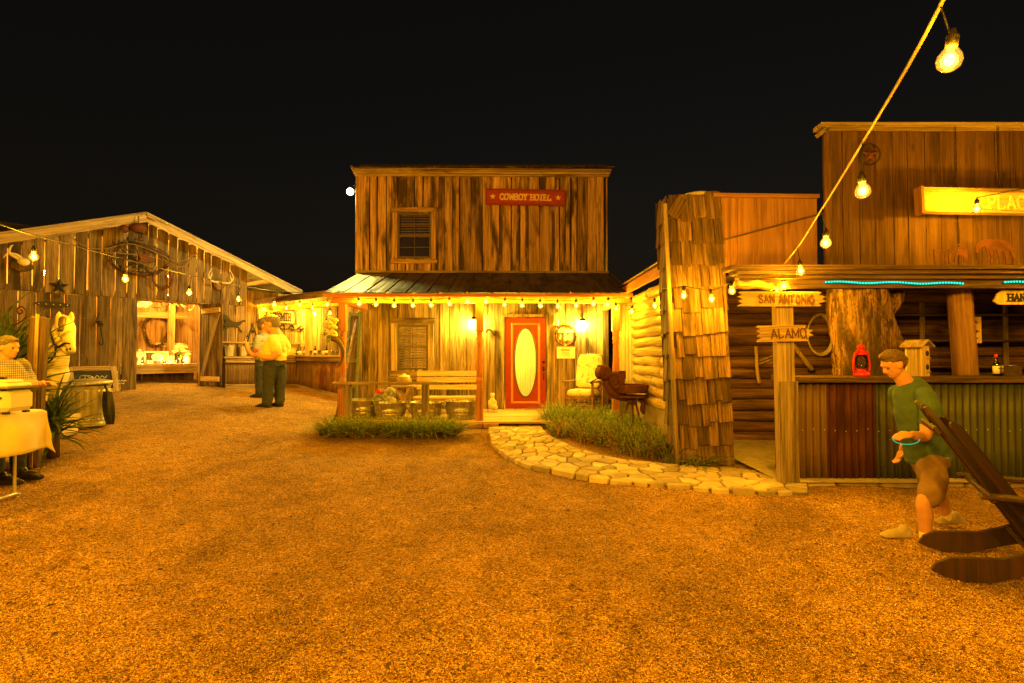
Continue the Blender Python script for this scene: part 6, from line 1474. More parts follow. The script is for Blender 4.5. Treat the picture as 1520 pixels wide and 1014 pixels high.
def head(mb, hr, c, s, f, tilt=0.):
    """skull, jaw, nose, brow, ear; f=+1 looks to the right of the photo; s = head height"""
    c = Vector(c); Mx = T(*c) @ RY(tilt * f)
    def B_(o, r): mb.ball(Mx @ Vector((o[0] * f * s, o[1] * s, o[2] * s)), tuple(q * s for q in r), 14, 10)
    B_((-.03, 0, .08), (.4, .33, .4)); B_((.06, 0, -.16), (.29, .27, .31)); B_((.2, 0, -.33), (.14, .15, .13)); B_((.3, 0, .1), (.1, .2, .06))
    B_((.36, 0, -.05), (.085, .065, .13)); B_((.4, 0, -.11), (.075, .075, .055)); B_((.315, 0, -.235), (.065, .11, .028)); B_((.305, 0, -.285), (.06, .1, .028))
    for sy in (-1, 1): B_((-.03, sy * .325, -.03), (.09, .045, .13)); B_((.21, sy * .17, -.1), (.09, .07, .07))
    e = MB()
    for sy in (-1, 1): e.ball(Mx @ Vector((.3 * f * s, sy * .13 * s, .02 * s)), (.045 * s,) * 3, 8, 6)
    h = MB()
    def H_(o, r): h.ball(Mx @ Vector((o[0] * f * s, o[1] * s, o[2] * s)), tuple(q * s for q in r), 14, 10)
    H_((-.09, 0, .2), (.4, .36, .33)); H_((-.22, 0, .02), (.26, .33, .32)); H_((.06, 0, .34), (.27, .27, .14))
    return e, h
def shoe(mb, heel, f, L, h, w):
    x, y, z = heel
    mb.ball((x + f * L * .1, y, z + h * .45), (L * .17, w * .9, h * .5)); mb.ball((x + f * L * .22, y, z + h * .8), (L * .17, w * .85, h * .5)); mb.ball((x + f * L * .45, y, z + h * .42), (L * .42, w * .95, h * .44)); mb.ball((x + f * L * .78, y, z + h * .28), (L * .22, w * .85, h * .3)); mb.box((x + f * L * .42, y, z + .015), (L * .95, w * 1.6, .03), ch=.01)
FOLD = bpy.data.textures.new('cloth_folds', 'CLOUDS'); FOLD.noise_scale = .11; FOLD.noise_depth = 2
LOCK = bpy.data.textures.new('hair_locks', 'CLOUDS'); LOCK.noise_scale = .022; LOCK.noise_depth = 3
def finish(t, parts):
    for nm, mbs, mat, vox, it in parts:
        for mb in (mbs if isinstance(mbs, list) else [mbs]):
            if mb is None or not mb.v: continue
            o = mb.build(nm, mat, t)
            if vox: fuse(o, vox, it)
            if nm == 'hair':
                d = o.modifiers.new('locks', 'DISPLACE'); d.texture = LOCK; d.strength = .022; d.mid_level = .4; d.texture_coords = 'LOCAL'
            if nm in ('shirt', 'trousers', 'shorts'):
                d = o.modifiers.new('folds', 'DISPLACE'); d.texture = FOLD; d.strength = .035 if nm != 'trousers' else .028; d.mid_level = .5; d.texture_coords = 'LOCAL'
EYE = plain('eye', (.04, .03, .025), .2, bump=0)
# man in the yellow shirt, seen from the side, boots and jeans, red cup in hand
g = G(402, 604); Y1 = g.y; K = Y1 / F
t = thing('person', 'man in a loose yellow shirt, jeans and black boots holding a red cup', 'person', g, 0, 'two men talking by the bar')
sk = MB(); e_, h_ = head(sk, None, P(403, 481.5, Y1), 27 * K, -1, .12)
chain(sk, [(408, 490, 0, 7), (411, 501, 0, 7.5)], Y1); chain(sk, [(417, 522, -.27, 5), (414, 530, -.29, 4.6), (402, 530, -.31, 4.2), (394, 527.5, -.3, 3.2)], Y1)
chain(sk, [(417, 522, .2, 5), (412, 530, .22, 4.6), (401, 530, .2, 4), (395, 528, .12, 3.2)], Y1)
w = P(394, 527.5, Y1) + Vector((0, -.3, 0)); hand(sk, w, (-1, .1, .15), (.1, 1, .1), 1.05, .8); w2 = P(395, 528, Y1) + Vector((0, .12, 0)); hand(sk, w2, (-1, -.3, .1), (.1, -1, 0), 1.05, .8)
shirt = MB(); chain(shirt, [(411, 497, 0, 8), (411, 504, 0, 13), (408, 515, 0, 17), (406, 526, 0, 19), (406, 536, 0, 18.5)], Y1, 20, .85, 4)
chain(shirt, [(412, 504, -.2, 8), (416, 514, -.25, 7.8), (417, 522, -.22, 7.4)], Y1); chain(shirt, [(412, 504, .2, 8), (416, 514, .25, 7.8), (417, 522, .24, 7.4)], Y1)
pants = MB(); chain(pants, [(407, 535, 0, 15), (408, 545, 0, 14)], Y1, 18, 1.2)
chain(pants, [(404, 545, -.1, 11), (402, 565, -.11, 8.5), (401, 582, -.11, 7.5), (400, 597, -.12, 7.2)], Y1); chain(pants, [(411, 545, .1, 11), (412, 565, .12, 8.5), (411, 582, .13, 7.5), (411, 596, .14, 7.2)], Y1)
bo_ = [MB(), MB()]; z_ = gz(g.x, g.y); a = P(405, 603, Y1); shoe(bo_[0], (a.x, Y1 - .12, z_ - .01), -1, .33, .12, .05); a = P(416, 600, Y1); shoe(bo_[1], (a.x, Y1 + .14, z_ - .01), -1, .3, .12, .05)
gl = MB(); c = P(394, 478.5, Y1)
for sy in (-1, 1): gl.tube([(c.x + .0, c.y + sy * .035 + .028 * math.cos(a), c.z + .022 * math.sin(a)) for a in [2 * PI * i / 12 for i in range(12)]], .004, 5, closed=True); gl.tube([(c.x, c.y + sy * .065, c.z), (c.x + .14, c.y + sy * .08, c.z)], .004, 5)
finish(t, [('body', sk, SKIN, .008, 2), ('eye', e_, EYE, 0, 0), ('hair', h_, HAIR, .007, 1), ('shirt', shirt, YELLOWS, .014, 3), ('trousers', pants, DENIM, .014, 3), ('boot', bo_, BOOT, .01, 2), ('glasses', gl, BLACK, 0, 0)])
c = P(389, 523, Y1) + Vector((-.0, -.27, 0)); t = thing('paper_cup', 'red cup held by the man in the yellow shirt', 'cup', c); mb = MB(); mb.lathe([(0, -.055), (.03, -.055), (.043, .06), (.04, .06), (.028, -.045), (0, -.045)], 16); mb.build('cup', REDCUP, t, T(*c))
# second man behind him
g = G(389, 589); Y2 = g.y; K = Y2 / F
t = thing('person', 'man in a grey checked shirt and jeans behind the yellow shirt', 'person', g, 0, 'two men talking by the bar')
sk = MB(); e_, h_ = head(sk, None, P(394, 484, Y2), 24 * K, 1, .05); chain(sk, [(393, 492, 0, 6), (391, 500, 0, 6.5)], Y2)
chain(sk, [(388, 520, -.2, 4.4), (384, 527, -.24, 4), (378, 520, -.3, 3.4), (375, 511, -.3, 2.8)], Y2); hand(sk, P(375, 511, Y2) + Vector((0, -.3, 0)), (-.2, 0, 1), (1, .2, 0), 1.05, .8)
chain(sk, [(394, 520, .22, 4.4), (398, 530, .24, 4), (404, 524, .2, 3)], Y2); hand(sk, P(404, 524, Y2) + Vector((0, .2, 0)), (1, 0, .3), (0, -1, 0), 1.05, .8)
shirt = MB(); chain(shirt, [(391, 497, 0, 7), (391, 504, 0, 11.5), (391, 516, 0, 13.5), (392, 528, 0, 13.5), (392, 535, 0, 13)], Y2, 18, 1.); chain(shirt, [(389, 504, -.2, 7), (388, 514, -.24, 6.4), (387, 521, -.22, 6)], Y2); chain(shirt, [(392, 504, .2, 7), (394, 514, .25, 6.4), (395, 521, .24, 6)], Y2)
pants = MB(); chain(pants, [(392, 533, 0, 12), (392, 543, 0, 11.5)], Y2, 16, 1.2); chain(pants, [(391, 543, -.1, 9.5), (390, 562, -.12, 7), (389, 582, -.13, 6)], Y2); chain(pants, [(394, 543, .1, 9.5), (395, 562, .12, 7), (396, 582, .13, 6)], Y2)
bo_ = [MB(), MB()]; z_ = gz(g.x, g.y); a = P(393, 586, Y2); shoe(bo_[0], (a.x, Y2 - .13, z_ - .01), -1, .3, .11, .05); a = P(396, 586, Y2); shoe(bo_[1], (a.x, Y2 + .13, z_ - .01), 1, .28, .11, .05)
finish(t, [('body', sk, SKIN, .008, 2), ('eye', e_, EYE, 0, 0), ('hair', h_, HAIR, .007, 1), ('shirt', shirt, CHECKB, .014, 3), ('trousers', pants, DENIM, .014, 3), ('boot', bo_, BOOT, .01, 2)])
c = P(375, 507, Y2) + Vector((-.02, -.3, 0)); t = thing('bottle', 'dark bottle raised in the hand of the man in the checked shirt', 'bottle', c); mb = MB(); mb.lathe([(0, -.1), (.03, -.1), (.031, .04), (.012, .09), (.012, .14), (0, .14)], 12); mb.build('glass', AMBERG, t, T(*c) @ RY(.3)); mb = MB(); mb.lathe([(.032, -.06), (.032, .01)], 12); mb.build('paper_label', PAPER, t, T(*c) @ RY(.3))
# man at the table on the left edge
Y3 = 5.75; K = Y3 / F; x3 = P(14, 560, Y3).x; t = thing('person', 'man in a dark checked shirt reaching across the white table', 'person', (x3, Y3, gz(x3, Y3)))
sk = MB(); e_, h_ = head(sk, None, P(13, 516, Y3), 33 * K, 1, .12); chain(sk, [(8, 527, 0, 8), (6, 538, 0, 9)], Y3)
chain(sk, [(30, 571, -.12, 6), (42, 568, -.14, 5.2), (50, 566, -.14, 4.6)], Y3); hand(sk, P(50, 566, Y3) + Vector((0, -.14, 0)), (1, -.1, .05), (0, .4, -1), 1.1, .7)
chain(sk, [(26, 573, .2, 6), (36, 572, .2, 5.2), (44, 570, .16, 4.6)], Y3); hand(sk, P(44, 570, Y3) + Vector((0, .16, 0)), (1, -.1, .05), (0, -.4, -1), 1.1, .7)
shirt = MB(); chain(shirt, [(5, 533, 0, 9), (4, 541, 0, 18), (4, 556, 0, 24), (5, 574, 0, 25), (6, 592, 0, 24)], Y3, 20, 1.35)
for sy in (-1, 1): chain(shirt, [(5, 543, sy * .2, 11), (8, 557, sy * .25, 9.5), (15, 570, sy * .24, 9), (26, 573, sy * .18, 7.6), (33, 571, sy * .15, 7)], Y3)
pants = MB(); chain(pants, [(8, 590, 0, 21), (10, 605, 0, 20)], Y3, 16, 1.2)
vg = 525 + (1.5 - gz(x3, Y3)) * F / Y3
for sy in (-1, 1): chain(pants, [(10, 605, sy * .1, 15), (12, 640, sy * .12, 11), (11, vg - 12, sy * .12, 9.5)], Y3)
bo_ = [MB(), MB()]; a = P(9, vg, Y3)
for sy in (-1, 1): shoe(bo_[sy > 0], (a.x, Y3 + sy * .12, gz(x3, Y3) - .01), 1, .3, .11, .05)
finish(t, [('body', sk, SKIN, .009, 2), ('eye', e_, EYE, 0, 0), ('hair', h_, HAIR, .007, 1), ('shirt', shirt, CHECK, .014, 3), ('trousers', pants, DENIM, .014, 3), ('boot', bo_, BOOT, .01, 2)])
# person walking past the bar on the right
ga = G(1341, 797); gb = G(1411, 779); Y4 = (ga.y + gb.y) / 2 + .05; K = Y4 / F
t = thing('person', 'person in a teal shirt and tan shorts striding past the tin counter', 'person', ((ga.x + gb.x) / 2, Y4, gz(ga.x, Y4)))
sk = MB(); e_, h_ = head(sk, None, P(1326, 541, Y4), 41 * K, -1, .5); chain(sk, [(1337, 557, 0, 10.5), (1347, 573, 0, 12)], Y4)
chain(sk, [(1348, 622, -.2, 8.2), (1342, 640, -.24, 7.6), (1327, 640, -.28, 6.8), (1318, 637, -.29, 4.9)], Y4, sub=5); hand(sk, P(1318, 637, Y4) + Vector((0, -.29, 0)), (-1, -.05, -.1), (.1, .5, -1), 1., .6)
chain(sk, [(1373, 625, .2, 8.2), (1386, 646, .24, 7.4), (1378, 664, .26, 6.4), (1372, 674, .26, 4.8)], Y4, sub=5); hand(sk, P(1372, 674, Y4) + Vector((0, .26, 0)), (-.4, 0, -1), (-1, 0, .2), 1., .6)
chain(sk, [(1360, 705, ga.y - Y4, 9), (1350, 725, ga.y - Y4, 10.5), (1344, 738, ga.y - Y4, 9.6), (1346, 755, ga.y - Y4, 10.2), (1346, 783, ga.y - Y4, 6.3)], Y4, sub=5); chain(sk, [(1392, 705, gb.y - Y4, 8.5), (1402, 726, gb.y - Y4, 10), (1406, 735, gb.y - Y4, 9.2), (1412, 750, gb.y - Y4, 9.8), (1418, 772, gb.y - Y4, 6)], Y4, sub=5)
shirt = MB(); chain(shirt, [(1345, 567, 0, 12), (1351, 578, 0, 19), (1360, 605, 0, 24), (1369, 640, 0, 23.5), (1376, 672, 0, 24), (1378, 684, 0, 25)], Y4, 24, 1.3)
chain(shirt, [(1350, 585, -.17, 13.5), (1352, 605, -.22, 12.5), (1350, 623, -.21, 12)], Y4); chain(shirt, [(1354, 585, .17, 13.5), (1366, 606, .22, 12.5), (1373, 624, .21, 12)], Y4)
shorts = MB(); chain(shorts, [(1377, 675, 0, 23), (1378, 690, 0, 23)], Y4, 18, 1.25); chain(shorts, [(1370, 688, -.08, 20), (1361, 710, ga.y - Y4 + .02, 16.5), (1354, 729, ga.y - Y4, 15.5)], Y4); chain(shorts, [(1385, 688, .08, 20), (1391, 708, gb.y - Y4 - .02, 16), (1399, 726, gb.y - Y4, 15)], Y4)
bo_ = [MB(), MB()]; z_ = gz(ga.x, ga.y)
a = P(1351, 797, ga.y); shoe(bo_[0], (a.x, ga.y, z_ - .005), -1, .25, .085, .042); a = P(1428, 777, gb.y); shoe(bo_[1], (a.x, gb.y, z_ + .01), -1, .25, .085, .042)
so = [MB(), MB()]; a = P(1345, 785, ga.y); chain(so[0], [(1346, 779, ga.y - Y4, 7.6), (1347, 790, ga.y - Y4, 7.6)], Y4); chain(so[1], [(1418, 768, gb.y - Y4, 7.2), (1419, 775, gb.y - Y4, 7.2)], Y4)
HAIRB = plain('brown_hair', (.1, .06, .035), .7, sc=40)
finish(t, [('body', sk, SKIN, .008, 3), ('eye', e_, EYE, 0, 0), ('hair', h_, HAIRB, .006, 1), ('shirt', shirt, TEAL, .013, 4), ('shorts', shorts, KHAKI, .013, 4), ('shoe', bo_, SHOE, .009, 2), ('sock', so, CREAM, .01, 2)])
c = P(1308, 640, Y4) + Vector((0, -.29, -.02)); t = thing('glow_ring', 'thin green glow ring in the hand of the person passing the bar', 'glow ring', c); mb = MB(); mb.tube([(.1 * math.cos(a), .06 * math.sin(a), .035 * math.sin(a + .4)) for a in [2 * PI * i / 28 for i in range(28)]], .004, 6, closed=True); mb.build('ring', EMG, t, T(*c)); mb = MB(); mb.lathe([(.006, -.015), (.006, .015)], 8, T(.1, 0, .014) @ RX(PI / 2)); mb.build('clasp', PLASTIC, t, T(*c))
# ---------------------------------------------------------------- reclined slat chair at the right edge
tipN, tipF = G(1382, 853), G(1363, 811); ax = Vector((tipF.x - tipN.x, tipF.y - tipN.y, 0)); lat = ax.normalized(); fwd = Vector((lat.y, -lat.x, 0)); CW = ax.length
o_ = Vector((tipN.x, tipN.y, gz(tipN.x, tipN.y))) ; CHF = Matrix(((fwd.x, lat.x, 0, o_.x), (fwd.y, lat.y, 0, o_.y), (0, 0, 1, o_.z), (0, 0, 0, 1)))
ch = thing('garden_chair', 'dark mahogany reclined slat chair cut off by the right edge', 'chair', o_)
STR = [(0, .035), (.03, .09), (.1, .135), (.22, .155), (.36, .175), (.5, .235), (.62, .31), (.95, .4), (1.0, .37), (1.0, .28), (.8, .22), (.5, .1), (.3, .01), (.16, -.005), (.06, .01)]
for y in (0, CW): mb = MB(); mb.prism(STR, y - .02, y + .02); mb.build('side_rail', W_CHAIR, ch, CHF)
for y in (.0, CW): mb = MB(); mb.box((.98, y + (.045 if y else -.045), .28), (.09, .03, .56)); mb.build('front_leg', W_CHAIR, ch, CHF); mb = MB(); mb.box((.62, y + (.04 if y else -.04), .575), (.74, .12, .025), ch=.008); mb.build('armrest', W_CHAIR, ch, CHF)
for k in range(6): mb = MB(); mb.box((.56 + k * .08, CW / 2, .305 + .018 * k), (.07, CW - .06, .022), RY(-.22), ch=.004); mb.build('seat_slat', W_CHAIR, ch, CHF)
b0 = Vector((.6, 0, .16)); tl = math.atan2(1.12, .72)
for k in range(5):
    y = CW / 2 + (k - 2) * .098; L = 1.18 - .05 * (k - 2) ** 2; d = Vector((-math.cos(tl), 0, math.sin(tl)))
    poly = [(-.045, 0), (.045, 0), (.045, L - .06), (.02, L - .01), (0, L), (-.02, L - .01), (-.045, L - .06)]
    ph = (k - 2) * R(24); mb = MB(); mb.prism(poly, -.01, .01); X = CHF @ T(b0.x, CW / 2, b0.z) @ RY(-(PI / 2 - tl)) @ RZ(PI / 2) @ T(.24 * math.sin(ph), -.24 * (1 - math.cos(ph)), 0) @ RZ(ph); mb.build('back_slat', W_CHAIR, ch, X)
for dd, nm in ((.5, 'back_rail'), (.98, 'back_rail'), (.08, 'back_rail')):
    p = b0 + Vector((-math.cos(tl), 0, math.sin(tl))) * dd + Vector((-math.sin(tl), 0, -math.cos(tl))) * .026
    mb = MB(); mb.box((p.x, CW / 2, p.z), (.03, CW + (.16 if dd == .5 else -.02), .06), RY(-(PI / 2 - tl)), ch=.006); mb.build(nm, W_CHAIR, ch, CHF)
# ---------------------------------------------------------------- things on the bar counter
def onbar(u, dy): x = P(u, 556, CY + dy).x; return Vector((x, CY + dy, czt + .012))
c = onbar(1279, .1); t = thing('oil_lantern', 'red hurricane lantern standing on the bar counter', 'lantern', c); M_ = T(*c) @ RZ(.2) @ Matrix.Scale(1.0, 4)
mb = MB(); mb.lathe([(0, 0), (.085, 0), (.09, .02), (.085, .05), (.07, .06), (.045, .065), (.04, .085), (.055, .09)], 22); mb.build('fuel_tank', LANTRED, t, M_)
mb = MB(); mb.lathe([(.045, .09), (.062, .12), (.07, .16), (.062, .21), (.045, .25)], 20); mb.build('globe', GLASS, t, M_)
mb = MB(); mb.lathe([(.05, .25), (.06, .255), (.058, .275), (.04, .28), (.03, .3), (.032, .33), (.045, .34), (.042, .36), (.02, .372), (0, .372)], 20); mb.build('chimney', LANTRED, t, M_)
for s in (-1, 1): mb = MB(); mb.tube(spline([(s * .05, 0, .035), (s * .105, 0, .07), (s * .108, 0, .16), (s * .095, 0, .25), (s * .06, 0, .29), (s * .035, 0, .3)], 5), .012, 8); mb.build('side_tube', LANTRED, t, M_)
mb = MB(); [mb.tube([(.072 * math.cos(a), .072 * math.sin(a), z) for a in [2 * PI * i / 20 for i in range(20)]], .003, 5, closed=True) for z in (.13, .19)]; mb.tube([(-.07, 0, .13), (.07, 0, .19)], .003, 4); mb.tube([(-.07, 0, .19), (.07, 0, .13)], .003, 4); mb.build('wire_guard', BLACK, t, M_)
c = onbar(1362, .22); t = thing('bird_house', 'tall two hole wooden bird house on the bar counter', 'bird house', c); M_ = T(*c) @ RZ(R(28))
for (bx, by_, bw_, bd_) in ((0, -.08, .17, .018), (0, .08, .17, .018)): mb = MB(); mb.box((bx, by_, .18), (bw_, bd_, .36)); mb.build('wall', W_PINE, t, M_)
for s in (-1, 1): mb = MB(); mb.box((s * .077, 0, .18), (.018, .141, .36)); mb.build('wall', W_GREY, t, M_)
for z in (.11, .27):
    mb = MB(); mb.lathe([(0, 0), (.034, 0), (.034, .004), (0, .004)], 18, T(.03, -.0895, z) @ RX(PI / 2)); mb.build('hole', DARKIN, t, M_); mb = MB(); mb.tube([(.03, -.09, z - .055), (.03, -.13, z - .055)], .007, 6); mb.build('perch', W_TAN, t, M_)  # solid dark discs; the shade inside the openings is put into their colour
for s in (-1, 1): mb = MB(); mb.box((s * .068, 0, .388), (.165, .25, .016), RY(s * .5)); mb.build('roof_board', W_GREY, t, M_)
c = onbar(1479, .22); t = thing('sauce_bottle', 'dark bottle with pale label and orange top on the bar', 'bottle', c); mb = MB(); mb.lathe([(0, 0), (.033, 0), (.034, .14), (.014, .2), (.013, .24), (0, .24)], 16); mb.build('glass', AMBERG, t, T(*c)); mb = MB(); mb.lathe([(.0345, .03), (.035, .03), (.035, .12), (.0345, .12)], 16); mb.build('paper_label', PAPER, t, T(*c)); mb = MB(); mb.lathe([(.016, .22), (.016, .26), (0, .26)], 12); mb.build('cap', REDCUP, t, T(*c))
c = onbar(1500, .18); t = thing('serving_pot', 'shiny metal serving pot on the bar near the right edge', 'pot', c); mb = MB(); mb.lathe([(0, 0), (.095, 0), (.1, .01), (.103, .125), (.108, .13), (.1, .13), (.097, .015), (0, .012)], 26); mb.build('body', plain('polished_steel', (.6, .58, .55), .18, 1., bump=0), t, T(*c)); mb = MB(); [mb.tube(spline([(s * .1, -.03, .09), (s * .13, -.02, .095), (s * .13, .02, .095), (s * .1, .03, .09)], 4), .006, 6) for s in (-1, 1)]; mb.build('handle', BLACK, t, T(*c))
# things on the dark log wall: rope coil, single tree and a stick; notched board by the post
ly = LYF - .14
c = P(1217, 497, ly); t = thing('rope_coil', 'coiled rope hung on the dark log wall', 'rope', c); mb = MB()
for k in range(4): mb.tube([((.19 + .01 * k) * math.cos(a), -.012 * k, (.3 + .012 * k) * math.sin(a)) for a in [2 * PI * i / 30 for i in range(30)]], .009, 6, closed=True)
mb.build('coil', HORN, t, T(*c)); mb = MB(); mb.tube([(0, .1, .3), (0, -.05, .3)], .01, 6); mb.build('peg', BLACK, t, T(*c))
c = P(1125, 543, ly); t = thing('wooden_yoke', 'pale curved wooden yoke piece hung on the dark log wall', 'yoke', c); mb = MB(); a = [P(u, v, ly) for u, v in ((1122, 514), (1123, 530), (1124, 550), (1127, 569))]; mb.tube(spline(a, 4), .03, 8, flat=.6); mb.build('bar', W_TAN, t)
for (u0, v0, u1, v1) in ((1127, 536, 1158, 524), (1127, 541, 1158, 528)): mb = MB(); mb.tube([P(u0, v0, ly), P(u1, v1, ly)], .016, 6); mb.build('rod', W_TAN, t)
t = thing('hay_tool', 'long dark wooden tool leaning on the log wall right of the signpost', 'tool', P(1205, 550, ly)); mb = MB(); mb.tube([P(1176, 510, ly), P(1205, 549, ly)], [.03, .045], 8); mb.build('shaft', W_TAN, t); mb = MB(); mb.ball(P(1205, 550, ly), (.06, .04, .04)); mb.build('head', BLACK, t)
c = P(1450, 490, 6.98); t = thing('notched_board', 'upright notched board hung beside the bar post', 'board', c); mb = MB(); mb.prism([(-.05, -.17), (.05, -.17), (.05, .17), (-.05, .17), (-.05, .13), (.01, .1), (-.05, .06), (-.05, .02), (.025, -.02), (-.05, -.06), (-.05, -.08), (.01, -.11), (-.05, -.14)], -.012, .012); mb.build('panel', W_TAN, t, T(*c)); mb = MB(); mb.tube([(0, 0, .16), (0, .06, .19)], .006, 5); mb.build('nail', BLACK, t, T(*c))
# barn star on the facade behind the cord
c = P(1291, 229, FY - .06); t = thing('wire_star', 'round wire framed metal star on the tall facade', 'star', c); mb = MB(); mb.tube([(.135 * math.cos(a), 0, .135 * math.sin(a)) for a in [2 * PI * i / 28 for i in range(28)]], .009, 6, closed=True); mb.build('hoop', BLACK, t, T(*c)); mb = MB(); pl = star_poly(.13, .052); mb.add([(0, -.04, 0)] + [(x, 0, z) for x, z in pl] + [(0, .01, 0)], [(0, 1 + i, 1 + (i + 1) % 10) for i in range(10)] + [(11, 1 + (i + 1) % 10, 1 + i) for i in range(10)]); mb.build('star_body', RUST, t, T(*c))
# cut metal figures on the eave: fence, kneeling cowboy, grazing horse
sy_ = 6.56; k = sy_ / F
def cut(nm, lab, cat, polys, posts=()):
    c = P(polys[0][0][0], 400, sy_); t = thing(nm, lab, cat, c, 0, 'cut metal figures on the bar eave')
    mb = MB()
    for pl in polys: mb.prism([((u - polys[0][0][0]) * k, (399.5 - v) * k + .02) for u, v in pl], -.005, .005)
    mb.build('silhouette', RUST, t, T(c.x, sy_, P(760, 399.5, sy_).z)); us = [u for pl in polys for u, v in pl]; mb = MB(); mb.box((((min(us) + max(us)) / 2 - polys[0][0][0]) * k, 0, .012), ((max(us) - min(us)) * k + .04, .05, .024)); mb.build('base_strip', RUST, t, T(c.x, sy_, P(760, 399.5, sy_).z))
cut('metal_fence', 'small cut metal broken fence on the bar eave', 'metal figure', [[(1386, 372), (1388, 372), (1390, 397), (1387, 397)], [(1397, 377), (1399, 377), (1400, 395), (1397, 395)], [(1408, 373), (1410, 373), (1411, 394), (1408, 394)], [(1388, 374), (1410, 372), (1410, 374), (1388, 376)], [(1401, 388), (1405, 381), (1407, 382), (1403, 390)]])
cut('metal_cowboy', 'cut metal kneeling cowboy figure on the bar eave', 'metal figure', [[(1410, 374), (1418, 376), (1424, 372), (1427, 369), (1424, 367), (1422, 365), (1425, 364), (1425, 362), (1428, 363), (1429, 366), (1433, 367), (1436, 372), (1437, 382), (1436, 393), (1431, 393), (1431, 384), (1428, 381), (1423, 380), (1419, 388), (1421, 392), (1417, 392), (1417, 386), (1421, 377), (1414, 379), (1413, 377), (1411, 377)]])
cut('metal_horse', 'cut metal grazing horse figure on the bar eave', 'metal figure', [[(1448, 366), (1453, 363), (1460, 359), (1471, 357), (1480, 359), (1492, 359), (1500, 363), (1503, 371), (1508, 388), (1504, 386), (1499, 374), (1497, 382), (1497, 394), (1494, 394), (1492, 382), (1488, 375), (1486, 384), (1487, 394), (1484, 394), (1482, 381), (1479, 373), (1474, 373), (1475, 384), (1474, 394), (1471, 394), (1471, 383), (1468, 374), (1470, 386), (1468, 394), (1465, 394), (1466, 384), (1464, 371), (1461, 368), (1456, 369), (1452, 377), (1449, 377), (1449, 371)]])
# ---------------------------------------------------------------- left foreground
# serving table under a white cloth
TY = 5.0; tx1 = P(14, 600, TY).x; tg = gz(tx1 - .5, TY); tz = tg + .83
tb = thing('folding_table', 'folding table with bent metal legs under the white cloth', 'table', (tx1 - .95, TY, tg))
mb = MB(); mb.box((tx1 - .95, TY, tz - .02), (1.86, .76, .035), ch=.01); mb.build('table_top', WHITEP, tb)
for x in (tx1 - .22, tx1 - 1.65): mb = MB(); zt = tz - .04; mb.tube(spline([(x, TY - .3, zt), (x, TY - .31, tg + .03), (x + .02, TY - .3, tg + .015), (x + .02, TY + .3, tg + .015), (x, TY + .31, tg + .03), (x, TY + .3, zt)], 4), .014, 8); mb.build('leg', GALV, tb)
cl = thing('tablecloth', 'creased white tablecloth hanging over the serving table corner', 'tablecloth', (tx1 - .95, TY, tz))
def cloth():
    mb = MB(); nx, ny = 64, 44; x0, x1, y0, y1 = tx1 - 2.3, tx1 + .38, TY - .78, TY + .62; rows = []
    for j in range(ny + 1):
        row = []
        for i in range(nx + 1):
            x = x0 + (x1 - x0) * i / nx; y = y0 + (y1 - y0) * j / ny; ox = max(0, x - (tx1 - .02)); of = max(0, (TY - .385) - y); ob = max(0, y - (TY + .385)); z = tz + .004
            oy = max(of, ob); X, Yy = min(x, tx1 - .02), max(min(y, TY + .385), TY - .385)
            d = math.hypot(ox, oy); z -= d * .96
            fold = .022 * math.sin(x * 11 + y * 5) * min(1, d * 5)
            if ox > 0: X = tx1 - .02 + .16 * ox + .02 + (fold + .045 * math.sin(y * 9)) * min(1, ox * 6) + (.18 * min(ox, of) if of else 0)
            if of > 0: Yy = TY - .385 - .14 * of - .02 + (fold + .03 * math.sin(x * 7)) * min(1, of * 6) - (.22 * min(ox, of))
            if ob > 0: Yy = TY + .385 + .1 * ob + .02
            z += .003 * math.sin(x * 6) * math.sin(y * 7) if d == 0 else 0
            row.append((X, Yy, max(z, tg + .05)))
        rows.append(row)
    return mb.sheet(rows)
solidify(cloth().build('cloth', CREAM, cl), .003)
# enamel roaster on the table
rc = P(2, 600, TY - .05); t = thing('roaster_oven', 'white enamel roaster oven on the tablecloth', 'roaster', (rc.x, TY - .05, tz)); M_ = T(rc.x - .05, TY - .02, tz + .006)
mb = MB(); mb.box((0, 0, .12), (.42, .3, .2), ch=.04); mb.build('body', WHITEP, t, M_); mb = MB(); mb.box((0, 0, .255), (.4, .28, .05), ch=.025); mb.box((0, 0, .29), (.3, .2, .04), ch=.02); mb.build('lid', WHITEP, t, M_)
mb = MB(); mb.box((0, 0, .226), (.432, .312, .012)); mb.build('rim', BLACK, t, M_); mb = MB(); mb.box((.1, -.158, .15), (.14, .02, .022), ch=.006); mb.box((0, -.0, .32), (.12, .03, .025)); mb.build('handle', BLACKP, t, M_); [MB().box((sx, sy, .01), (.04, .04, .02)).build('foot', BLACKP, t, M_) for sx in (-.16, .16) for sy in (-.1, .1)]
# stone edging with slabs around the planting bed
ed = thing('stone_edging', 'low dry stone edging of slabs around the yucca bed', 'stone edging', G(80, 632))
def slab(us, h, lift, nm='slab'):
    pts = [G(*q) for q in us]; c = sum(pts, Vector()) / len(pts); mb = MB(); n = len(pts); z = gz(c.x, c.y) - c.z
    vs = [(p.x - c.x, p.y - c.y, lift + z + rnd(-.01, .01)) for p in pts] + [((p.x - c.x) * .97, (p.y - c.y) * .97, lift + h + z + rnd(-.012, .012)) for p in pts]
    mb.add(vs, [tuple(range(n - 1, -1, -1)), tuple(n + i for i in range(n))] + [(i, (i + 1) % n, n + (i + 1) % n, n + i) for i in range(n)]); mb.build(nm, STONE, ed, T(*c))
slab([(66, 632), (96, 644), (120, 639), (116, 626), (84, 622)], .08, .14); slab([(30, 640), (62, 652), (92, 645), (64, 632), (40, 632)], .08, .13); slab([(70, 644), (92, 652), (116, 645), (112, 634), (80, 634)], .13, .0); slab([(42, 656), (66, 664), (90, 652), (70, 643), (46, 646)], .12, .0)
